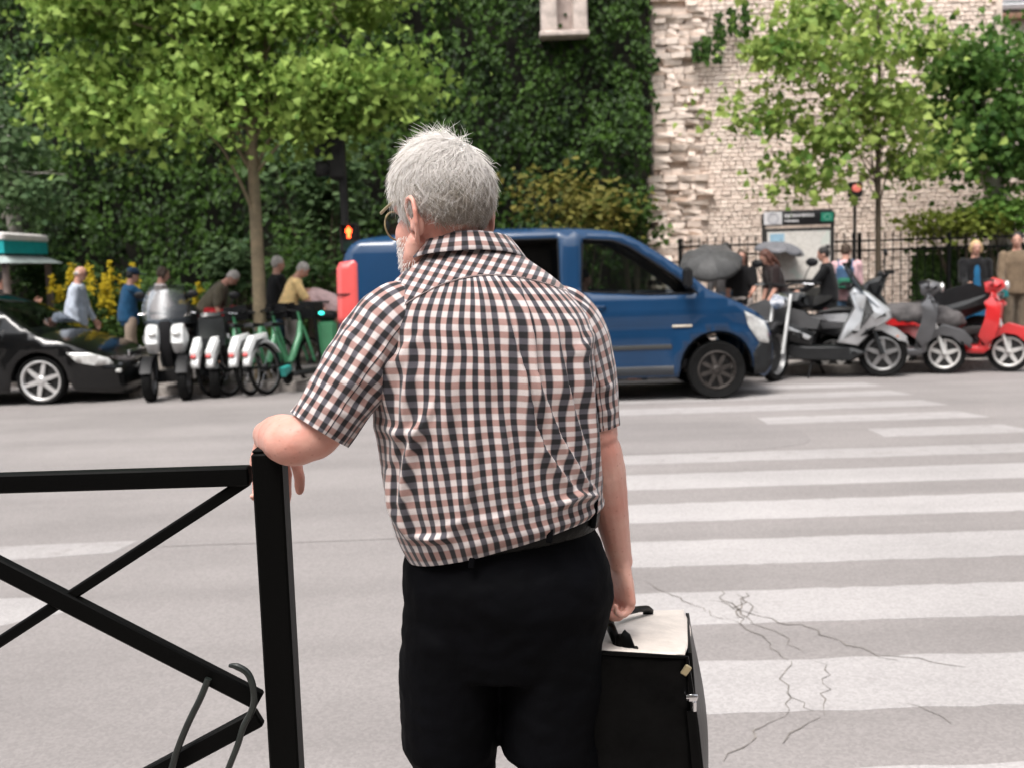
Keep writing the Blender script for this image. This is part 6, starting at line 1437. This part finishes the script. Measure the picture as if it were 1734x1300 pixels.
MB().box((c.x+.06,-.135,c.z-.13), (.16,.01,.12)).build('green_lens_dark', mat('green_off', (.01,.03,.02), .3, var=0), ph, False)
v_ = MB(); v_.box((x,-.17,z+.10),(.20,.10,.008)); v_.box((x-.10,-.17,z+.02),(.008,.10,.16)); v_.box((x+.10,-.17,z+.02),(.008,.10,.16)); v_.build('visor', M_TP, ph, False)
# small signal post on the right with a red light
sp_ = at(1447, 520, 16.6); SP = empty('signal_post', 'slim dark post with a small red light beside the young tree', 'post', (sp_.x, 16.6, PZ)); z = at(1445, 322, 16.6).z-PZ
MB().tube([(0,0,0),(0,0,.3),(0,0,z-.1)], [.04,.028,.024], 10).build('post', M_TP, SP); MB().box((0,0,z+.0), (.20,.18,.24), bev=.03).build('signal_head', M_TP, SP)
MB().ell((0,-.09,z+.02), (.075,.02,.06), 14, 10).build('red_lens', mat('soft_red', (.55,.16,.13), .4, emit=(1,.2,.15), estr=.2, var=0), SP)
MB().tube([(-.10,0,z-.15),(.10,0,z-.15)], .02, 8).build('bracket', M_TP, SP)
# metro map panel
a = at(1291, 470, 15.95); b_ = at(1412, 470, 15.95); W_ = b_.x-a.x; MPc = (a.x+b_.x)/2; MPY = 16.45
a = at(1291, 470, MPY); b_ = at(1412, 470, MPY); W_ = b_.x-a.x; MPc = (a.x+b_.x)/2
MP = empty('map_panel', 'street map panel with a black header, white letters and a green logo', 'sign', (MPc, MPY, PZ))
zt = at(1350, 357, MPY).z-PZ; zh = at(1350, 382, MPY).z-PZ; zm0 = at(1350, 474, MPY).z-PZ; zm1 = at(1350, 392, MPY).z-PZ
M_PNL = mat('panel_dark', (.03,.028,.026), .45, var=.15)
for s_ in (-1,1): MB().tube([(s_*(W_/2-.02),0,0),(s_*(W_/2-.02),0,zt-.06)], .028, 10).build('post', M_PNL, MP)
hb = MB().slab([(-W_/2,zh),(-W_/2,zt-.05),(-W_/2+.05,zt),(W_/2-.05,zt),(W_/2,zt-.05),(W_/2,zh)], .05, .012).build('header', mat('header_black', (.006,.006,.007), .4, var=.1), MP)
hh_ = zt-zh; zc = (zt+zh)/2
MB().box((-W_/2+.155,-.054,zc), (.28,.012,hh_*.86), bev=.005).build('white_logo_field', mat('enamel_white', (.68,.66,.66), .4, var=.06), hb)
g = MB()
for k in range(40): a = 2*PI*k/40; pass
MB().tube([(-W_/2+.155+.075*math.cos(a), -.062, zc+.075*math.sin(a)) for a in [2*PI*i/28 for i in range(28)]], .007, 6, closed=True).build('logo_ring', mat('logo_grey', (.40,.40,.43), .5, var=0), hb)
MB().box((W_/2-.12,-.054,zc), (.19,.012,hh_*.62), bev=.005).build('green_logo', mat('logo_green', (.01,.20,.12), .4, var=.1), hb)
MB().tube([(W_/2-.12+.05*math.cos(a), -.061, zc+.04*math.sin(a)) for a in [2*PI*i/24 for i in range(24)]], .005, 6, closed=True).build('logo_mark', mat('logo_pale', (.25,.5,.40), .5, var=0), hb)
def glyphs(txt, x, z, size, m, par):
    "letters as flat raised type"
    c = bpy.data.curves.new('lettering', 'FONT'); c.body = txt; c.size = size; c.extrude = .002
    o = bpy.data.objects.new('tmp', c); COL.objects.link(o); dg = bpy.context.evaluated_depsgraph_get(); dg.update(); me = bpy.data.meshes.new_from_object(o.evaluated_get(dg)); bpy.data.objects.remove(o)
    me.transform(Matrix.Rotation(PI/2, 4, 'X')); q = link('lettering', me, m, par, False); q.location = (x, -.055, z); return q
def smear(x0, x1, z, h_, m, par, seed):
    "a line of type too blurred to read: small uneven strokes"
    r_ = random.Random(seed); q = MB(); x = x0
    while x < x1:
        w_ = r_.uniform(.012,.030); q.box((x+w_/2,-.054,z+r_.uniform(-.004,.004)), (w_*.85,.008,h_*r_.uniform(.7,1))); x += w_+(.012 if r_.random() < .2 else .004)
    return tag(q.build('lettering', m, par, False), kind='stuff')
smear(-W_/2+.33, W_/2-.33, zc+.035, .055, MATS['enamel_white'], hb, 1); smear(-W_/2+.33, W_/2-.55, zc-.045, .038, MATS['enamel_white'], hb, 2)
MB().box((0,.0,(zm0+zm1)/2), (W_-.06,.07,zm1-zm0+.10), bev=.012).build('frame', M_PNL, MP)
def map_mat():
    m = bpy.data.materials.new('printed_map'); m.use_nodes = True; n, L, b = nodes(m); tc = n.nodes.new('ShaderNodeTexCoord')
    vo = n.nodes.new('ShaderNodeTexVoronoi'); vo.feature = 'DISTANCE_TO_EDGE'; vo.inputs['Scale'].default_value = 9; L(tc.outputs['Object'], vo.inputs['Vector'])
    mr = n.nodes.new('ShaderNodeMapRange'); mr.inputs['From Min'].default_value = .0; mr.inputs['From Max'].default_value = .06; L(vo.outputs['Distance'], mr.inputs['Value'])
    t = n.nodes.new('ShaderNodeTexNoise'); t.inputs['Scale'].default_value = 3; L(tc.outputs['Object'], t.inputs['Vector']); r2 = n.nodes.new('ShaderNodeMapRange'); r2.inputs['From Min'].default_value = .58; r2.inputs['From Max'].default_value = .62; L(t.outputs['Fac'], r2.inputs['Value'])
    mx = n.nodes.new('ShaderNodeMix'); mx.data_type = 'RGBA'; mx.inputs[6].default_value = (.52,.49,.44,1); mx.inputs[7].default_value = (.66,.63,.58,1); L(mr.outputs[0], mx.inputs[0])
    m2 = n.nodes.new('ShaderNodeMix'); m2.data_type = 'RGBA'; L(r2.outputs[0], m2.inputs[0]); L(mx.outputs[2], m2.inputs[6]); m2.inputs[7].default_value = (.58,.61,.55,1); L(m2.outputs[2], b.inputs['Base Color']); b.inputs['Roughness'].default_value = .3; return m
MB().box((0,-.038,(zm0+zm1)/2), (W_-.14,.008,zm1-zm0)).build('map_sheet', map_mat(), MP, False)
MB().box((-W_/2+.22,-.044,zm1-.09), (.22,.004,.12)).build('map_key', mat('map_blue', (.32,.50,.62), .4, var=.1), MP, False)
MB().box((0,.0,zm0-.30), (W_-.06,.05,.36), bev=.012).build('lower_panel', mat('panel_mesh', (.05,.05,.045), .6, var=.3), MP)
# railing along the right
FYR = 17.9; r0 = at(1150, 450, FYR).x; r1 = at(1760, 450, FYR).x
rl = empty('iron_railing', 'thin black iron railing in front of the old stone wall', 'railing', ((r0+r1)/2, FYR, PZ)); L_ = r1-r0; zt = 1.72
for z in (.18, zt-.18, zt-.02): MB().box((0,0,z), (L_,.03,.035), bev=.006).build('rail', BLACK, rl)
bm_ = MB(); bm_.tube([(0,0,.05),(0,0,zt+.04)], .009, 6); bm_.lathe([(.001,.10),(.016,.03),(.010,0),(.001,0)], (0,0,zt+.04), 'Z', 6); bme_ = bm_.mesh('bar'); bme_.materials.append(BLACK)
for i in range(int(L_/.135)): o = bpy.data.objects.new('bar', bme_); COL.objects.link(o); o.parent = rl; o.location = (-L_/2+.07+i*.135, 0, 0)
for i in range(5): MB().box((0,0,.92), (.06,.06,1.84), bev=.008).build('post', BLACK, rl, True, (-L_/2+.02+i*(L_-.04)/4, 0, 0))
# newspaper kiosk at the left edge
kp = at(0, 440, 16.6); KS = empty('kiosk', 'small kiosk with a grey awning, turquoise sign band and white top at the left edge', 'kiosk', (kp.x-.55, 16.9, PZ))
def kz(py): return at(10, py, 16.6).z-PZ
za, zb_, zt1, zt2 = kz(447), kz(432), kz(412), kz(401)
e = MB(); xr = at(52, 447, 16.6).x-KS.location.x
e.v = []; nn = 10
for i in range(nn+1):
    t = i/nn; rr = (xr)*(1-.55*t); z = za+(zb_-za+.08)*math.sin(t*PI/2)
    for (sx, sy) in ((-1,-1),(1,-1),(1,1),(-1,1)): e.v.append((sx*rr, sy*rr*.9, z))
e.f = [(i*4+k, i*4+(k+1)%4, (i+1)*4+(k+1)%4, (i+1)*4+k) for i in range(nn) for k in range(4)]+[(3,2,1,0)]
e.build('awning', mat('awning_grey', (.30,.34,.33), .5, var=.15), KS, True, None, True, 40)
xs = at(31, 420, 16.6).x-KS.location.x
MB().box((0,0,(zb_+zt1)/2+.03), (2*xs,2*xs*.9,zt1-zb_+.04), bev=.01).build('sign_band', mat('turquoise', (.01,.33,.34), .4, var=.1), KS)
MB().box((0,0,(zt1+zt2)/2+.035), (2*xs+.04,2*xs*.9+.04,zt2-zt1+.03), bev=.03).build('top_box', mat('kiosk_white', (.68,.64,.62), .5, var=.06), KS)
xp = at(36, 500, 16.6).x-KS.location.x
for sx in (-1,1):
    for sy in (-1,1): MB().tube([(sx*xp,sy*xp*.9,0),(sx*xp,sy*xp*.9,za)], .055, 10).build('column', mat('column_brown', (.20,.15,.13), .7, var=.2), KS)
MB().box((0,.25,.5), (1.0,.5,1.0), bev=.03).build('counter', mat('counter_dark', (.03,.03,.028), .6), KS)
# ================================================================ trees, shrubs, flowers
def bark(name, a, b_): return mat(name, a, .9, var=.3, vscale=7, bump=.8, bscale=25, col2=b_)
M_BARK = bark('plane_bark', (.26,.20,.125), (.15,.12,.075)); M_BARK2 = bark('young_bark', (.10,.075,.05), (.06,.045,.03)); M_BARKP = bark('pale_bark', (.50,.47,.43), (.30,.27,.23))
M_LEAF = leafmat('plane_leaf', (.075,.16,.022), (.35,.47,.11), .32, 1.6, .45)
M_LEAF2 = leafmat('young_plane_leaf', (.075,.16,.025), (.38,.47,.12), .34, 1.6, .45)
M_LEAFD = leafmat('dark_leaf', (.018,.050,.012), (.075,.13,.03), .25, .9, .45)
M_BLUEG = leafmat('blue_green_leaf', (.04,.085,.032), (.13,.20,.085), .3, 1.0, .5)
M_YEL = leafmat('ochre_leaf', (.07,.085,.016), (.22,.19,.045), .35, 1.2, .5)
def tree(name, label, base, trunk, crown, leafm, barkm, nleaf, lsize, seed, group=None, lobes=True, limbs=9, droop=.35, cat='tree', spread=.36):
    "trunk: list of points and radii; crown: list of (centre, radii, weight) lobes that hold leaf clumps at limb ends"
    rnd = random.Random(seed); t = empty(name, label, cat, tuple(base), 0, group); B = V(base)
    tr_ = MB(); tr_.tube([p for p, r_ in trunk], [r_ for p, r_ in trunk], 14)
    tip = V(trunk[-1][0]); tw = sum(c[2] for c in crown); clumps = []
    for (c, rr, wgt) in crown:
        c = V(c); n = max(2, int(limbs*wgt))
        for i in range(n):
            d = V((rnd.gauss(0,1), rnd.gauss(0,1), rnd.gauss(0,1))).normalized(); q = rnd.random()**.4
            e = c+V((d.x*rr[0]*q, d.y*rr[1]*q, d.z*rr[2]*q)); clumps.append((e, wgt/n))
            h_ = rnd.uniform(.45, .98); k_ = min(len(trunk)-2, int(h_*(len(trunk)-1))); s_ = V(trunk[k_][0]).lerp(V(trunk[k_+1][0]), h_*(len(trunk)-1)-k_)
            if s_.z > e.z+.2: s_ = V((s_.x, s_.y, max(e.z-.3, V(trunk[0][0]).z+ (tip.z-V(trunk[0][0]).z)*.5)))
            m_ = s_.lerp(e, .5)+V((0,0,.12*(e-s_).length)); r_ = trunk[-1][1]*rnd.uniform(.35,.7)
            tr_.tube([s_, s_.lerp(m_,.5)+V((0,0,.05)), m_, m_.lerp(e,.6), e], [r_, r_*.75, r_*.5, r_*.3, r_*.12], 6)
            for _ in range(3):
                e2 = e+V((rnd.gauss(0,.35), rnd.gauss(0,.35), rnd.gauss(0,.22))); tr_.tube([m_.lerp(e, rnd.uniform(.2,.8)), e2], [r_*.25, r_*.08], 4)
    tr_.build('trunk', barkm, t)
    lf = MB(); made = 0
    while made < nleaf:
        e, wgt = clumps[rnd.randrange(len(clumps))]; sp = spread*(.6+.8*((clumps.index((e, wgt))*7)%5)/4)
        p = e+V((rnd.gauss(0,sp), rnd.gauss(0,sp), rnd.gauss(0,sp*.55)))
        nrm = V((rnd.gauss(0,.85), rnd.gauss(-.2,.85), .8)).normalized(); dn = V((rnd.gauss(0,1), rnd.gauss(0,1), -droop-rnd.random()*.5))
        leafset(lf, p, nrm, dn, lsize*rnd.choice((.5,.7,.9,1.1,1.35))*rnd.uniform(.85,1.15), rnd.uniform(.05,.3), lobes); made += 1
    tag(lf.build('crown', leafm, t, False, fix=False), kind='stuff'); return t
def rel(px, py, Y, B): return at(px, py, Y)-V(B)
# big plane tree on the left
B = V((at(440, 560, 14.95).x, 14.95, PZ)); top = rel(432, 120, 14.95, B)
TR = [((0.02,0,-.1),.14),((.0,0,.3),.10),((rel(438,470,14.95,B).x,0,rel(438,470,14.95,B).z),.092),((rel(431,330,14.95,B).x,.0,rel(431,330,14.95,B).z),.082),((rel(427,240,14.95,B).x,.0,rel(427,240,14.95,B).z),.072),((rel(440,150,14.95,B).x,.02,rel(440,150,14.95,B).z),.07),((rel(450,30,14.95,B).x,0,rel(450,30,14.95,B).z),.05)]
def lobe(px, py, Y, rx, rz, w_, B, ry=.7): return (rel(px, py, Y, B), (rx, ry, rz), w_)
CR = [lobe(120,140,14.6,.55,.35,.10,B), lobe(200,90,14.8,.8,.6,.16,B), lobe(330,60,14.8,.9,.6,.18,B), lobe(300,170,14.6,.8,.4,.14,B), lobe(180,200,14.7,.6,.3,.09,B), lobe(460,50,15.0,.9,.6,.16,B), lobe(560,140,14.8,.7,.4,.14,B), lobe(650,165,14.7,.55,.22,.09,B), lobe(420,150,15.1,.7,.4,.11,B), lobe(130,20,14.8,.8,.5,.14,B), lobe(560,20,15.0,.8,.4,.10,B), lobe(620,-30,15.0,.7,.3,.08,B), lobe(330,-80,14.9,1.8,.7,.34,B), lobe(510,190,14.7,.5,.2,.07,B)]
tree('plane_tree', 'plane tree with a broad light green crown and straight trunk on the left', B, TR, CR, M_LEAF, M_BARK, 26000, .098, 21, None, True, 14)
# young plane on the right, thin and open
B = V((at(1488, 520, 16.9).x, 16.9, PZ))
TR = [((0,0,-.1),.07),((0,0,.4),.055),(tuple(rel(1487,400,16.9,B)),.045),(tuple(rel(1487,260,16.9,B)),.038),(tuple(rel(1489,130,16.9,B)),.03),(tuple(rel(1486,10,16.9,B)),.02)]
CR = [lobe(1300,100,16.7,.5,.3,.07,B,.5), lobe(1360,70,16.8,.6,.4,.10,B,.5), lobe(1290,180,16.7,.35,.3,.05,B,.5), lobe(1400,150,16.8,.7,.4,.12,B), lobe(1480,60,16.9,.7,.5,.14,B), lobe(1400,230,16.8,.5,.35,.09,B,.5), lobe(1370,300,16.7,.4,.2,.06,B,.4), lobe(1560,40,16.9,.7,.4,.12,B), lobe(1560,200,16.9,.6,.4,.12,B), lobe(1540,280,16.8,.4,.3,.07,B,.4), lobe(1470,200,17.0,.6,.4,.09,B), lobe(1430,10,17.0,.9,.4,.12,B), lobe(1340,20,17.0,.5,.3,.07,B,.5)]
tree('plane_tree', 'slender young plane tree with an open crown before the stone wall', B, TR, CR, M_LEAF2, M_BARK2, 5200, .115, 22, None, True, 10)
# denser trees at the right edge
B = V((at(1690, 380, 18.7).x, 18.7, PZ))
TR = [((.15,0,-.1),.26),((.12,0,.8),.21),(tuple(rel(1692,350,18.7,B)),.18),(tuple(rel(1675,290,18.7,B)),.15),(tuple(rel(1690,180,18.7,B)),.1)]
CR = [lobe(1650,200,18.5,.7,.5,.16,B), lobe(1720,230,18.4,.8,.6,.2,B), lobe(1690,120,18.6,.8,.5,.16,B), lobe(1620,240,18.4,.5,.3,.1,B), lobe(1745,280,18.4,.5,.3,.10,B), lobe(1780,150,18.6,1.0,.9,.2,B), lobe(1800,20,18.6,.9,.8,.15,B), lobe(1620,130,18.6,.5,.5,.1,B)]
tree('plane_tree', 'dense dark green tree with a pale trunk at the right edge', B, TR, CR, leafmat('mid_leaf', (.03,.085,.016), (.11,.20,.04), .35, .9), M_BARKP, 9000, .115, 23, None, True, 12)
# tree whose branches come in at the left edge
B = V((at(22, 520, 18.6).x-.1, 18.6, PZ))
TR = [((0,0,-.1),.18),((0,0,1.2),.15),(tuple(rel(25,390,18.6,B)),.12),(tuple(rel(10,250,18.6,B)),.1),(tuple(rel(-40,100,18.6,B)),.08)]
CR = [lobe(10,300,18.0,.4,.35,.12,B), lobe(-30,200,18.0,.5,.4,.12,B), lobe(40,330,17.9,.3,.25,.08,B), lobe(-120,120,18.2,.9,.8,.3,B), lobe(5,240,18.0,.3,.3,.08,B)]
tree('locust_tree', 'tree with drooping blue green leaves reaching in at the left edge', B, TR, CR, M_BLUEG, M_BARKP, 3600, .095, 24, None, False, 9)
# shrubs and flowers in the bed under the ivy
def shrub(name, label, px, py, Y, rx, ry, rz, leafm, n, size, seed, group=None, up=.3, lobes=False, base_z=PZ):
    rnd = random.Random(seed); c = at(px, py, Y); s = empty(name, label, 'shrub', (c.x, Y, base_z), 0, group); cz = c.z-base_z
    st = MB(); tips = []
    for i in range(11):
        a = rnd.uniform(0, 2*PI); q = rnd.random()**.5; e = V((rx*q*math.cos(a), ry*q*math.sin(a), cz+rz*rnd.uniform(-.5,.8))); tips.append(e)
        st.tube([(e.x*.12,e.y*.12,-.05), (e.x*.5,e.y*.5,max(.1,e.z*.55)), e], [.018,.012,.005], 5)
    st.build('stem', M_BARK2, s); lf = MB()
    for i in range(n):
        e = tips[rnd.randrange(len(tips))]; p = e+V((rnd.gauss(0,rx*.30), rnd.gauss(0,ry*.30), rnd.gauss(-.05,rz*.38)))
        if p.z < .03: p.z = rnd.uniform(.05,.4)
        leafset(lf, p, V((rnd.gauss(0,.5), rnd.gauss(-.5,.5), 1)), V((rnd.gauss(0,1), rnd.gauss(-.3,1), rnd.gauss(-.4+up,.5))), size*rnd.uniform(.6,1.25), rnd.uniform(.05,.3), lobes)
    tag(lf.build('foliage', leafm, s, False, fix=False), kind='stuff'); return s
shrub('shrub', 'ochre and green shrub against the ivy above the van roof', 985, 345, 19.0, 1.0, .5, .55, M_YEL, 900, .13, 31)
shrub('shrub', 'blue green leafy shrub behind the traffic light pole', 540, 330, 18.6, .75, .5, .8, M_BLUEG, 1300, .15, 32)
shrub('shrub', 'pale blue green shrub growing behind the tree trunk', 405, 470, 17.6, .45, .35, .45, M_BLUEG, 600, .13, 33)
shrub('shrub', 'dark leafy bush between the tree trunk and the van', 520, 470, 17.8, .55, .4, .6, M_LEAFD, 900, .11, 34)
shrub('shrub', 'yellow green clipped bush behind the railing on the right', 1640, 378, 18.15, .9, .3, .22, leafmat('lime_leaf', (.15,.22,.03), (.36,.40,.09), .35, 1.2), 1300, .10, 35)
shrub('shrub', 'bright green bush at the right edge above the railing', 1715, 362, 18.1, .6, .3, .32, leafmat('fresh_leaf', (.07,.18,.03), (.22,.36,.08), .35, 1.0), 1300, .11, 36)
shrub('shrub', 'dark bush under the ivy behind the bald man', 70, 470, 18.3, .7, .5, .6, M_LEAFD, 900, .12, 37)
shrub('shrub', 'low green bush behind the woman in white', 290, 520, 17.6, .8, .4, .4, leafmat('bed_leaf', (.03,.075,.015), (.10,.16,.04), .3, 1.2), 900, .11, 38)
shrub('shrub', 'leafy branch of a low bush at the foot of the stone wall', 1075, 375, 19.4, .5, .35, .4, leafmat('bed_leaf', (.03,.075,.015), (.10,.16,.04)), 500, .12, 39)
# clipped hedge behind the railing on the right
hx0, hx1 = at(1545, 450, 18.4).x, at(1800, 450, 18.4).x
hg_ = empty('hedge', 'dark clipped hedge behind the iron railing on the right', 'hedge', ((hx0+hx1)/2, 18.55, PZ))
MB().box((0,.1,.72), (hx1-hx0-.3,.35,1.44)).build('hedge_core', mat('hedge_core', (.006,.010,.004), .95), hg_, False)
lf = MB(); rnd = random.Random(41)
for i in range(5200):
    x = rnd.uniform(-(hx1-hx0)/2, (hx1-hx0)/2); z = rnd.uniform(.0,1.58); y = -.10-rnd.random()*.12 if z < 1.45 else rnd.uniform(-.2,.35)
    leafset(lf, V((x,y,z)), V((rnd.gauss(0,.5),-1,rnd.gauss(.4,.4))), V((rnd.gauss(0,.7),-.3,rnd.gauss(-.6,.5))), rnd.uniform(.05,.09))
tag(lf.build('foliage', M_LEAFD, hg_, False, fix=False), kind='stuff')
# tall yellow flowers
M_FLW = leafmat('yellow_petal', (.42,.30,.012), (.58,.46,.03), .3, 2.0, .6)
def flower(px, py, Y, h_, seed, label):
    rnd = random.Random(seed); c = at(px, py, Y); s = empty('flowering_plant', label, 'plant', (c.x, Y, PZ), 0, 'tall yellow flowers in the bed')
    zt_ = c.z-PZ; st = MB(); lf = MB(); fl = MB()
    for k in range(4):
        e = V((rnd.gauss(0,.14), rnd.gauss(0,.10), zt_*rnd.uniform(.8,1.02))); st.tube([(e.x*.2,e.y*.2,0),(e.x*.7,e.y*.7,e.z*.6),e], [.010,.007,.004], 5)
        for i in range(26): t = rnd.uniform(.05,.75); p = V((e.x*t,e.y*t,e.z*t)); leafset(lf, p, V((rnd.gauss(0,.5),-.5,1)), V((rnd.gauss(0,1),rnd.gauss(-.3,1),rnd.gauss(-.1,.4))), rnd.uniform(.07,.13))
        for i in range(60): t = rnd.random(); p = e+V((rnd.gauss(0,.035*(1.3-t)), rnd.gauss(0,.035*(1.3-t)), -.34*(1-t)*h_+.03)); leafset(fl, p, V((rnd.gauss(0,.6),-1,.6)), V((rnd.gauss(0,1),rnd.gauss(-.4,.6),rnd.gauss(.2,.6))), rnd.uniform(.03,.055), .3)
    st.build('stem', M_LEAFD, s); tag(lf.build('foliage', MATS['bed_leaf'], s, False, fix=False), kind='stuff'); tag(fl.build('flowers', M_FLW, s, False, fix=False), kind='stuff')
FL = ['beside the bald man on his left','just behind the bald man\'s head','between the bald man and the man in blue','tallest clump right of the bald man','behind the man in the blue polo','between the blue polo and the white blouse','low clump behind the kiosk column','next to the woman in the white blouse','low clump right of the bald man\'s hand']
for i, (px, py, h_) in enumerate(((100,465,.8),(142,445,1.3),(168,470,1.2),(186,480,1.1),(205,440,1.0),(232,446,1.3),(58,515,.7),(312,485,.6),(162,510,.8))): flower(px, py, 17.2+.1*(i%3), h_, 60+i, 'tall yellow flower spikes '+FL[i])
# earth bed under the wall
tag(sheet('planting_bed', -14, 17.0, 3.4, 20.7, PZ+.006, mat('bed_earth', (.05,.04,.03), .95, var=.4, vscale=3, bump=.6, bscale=30)), kind='structure')
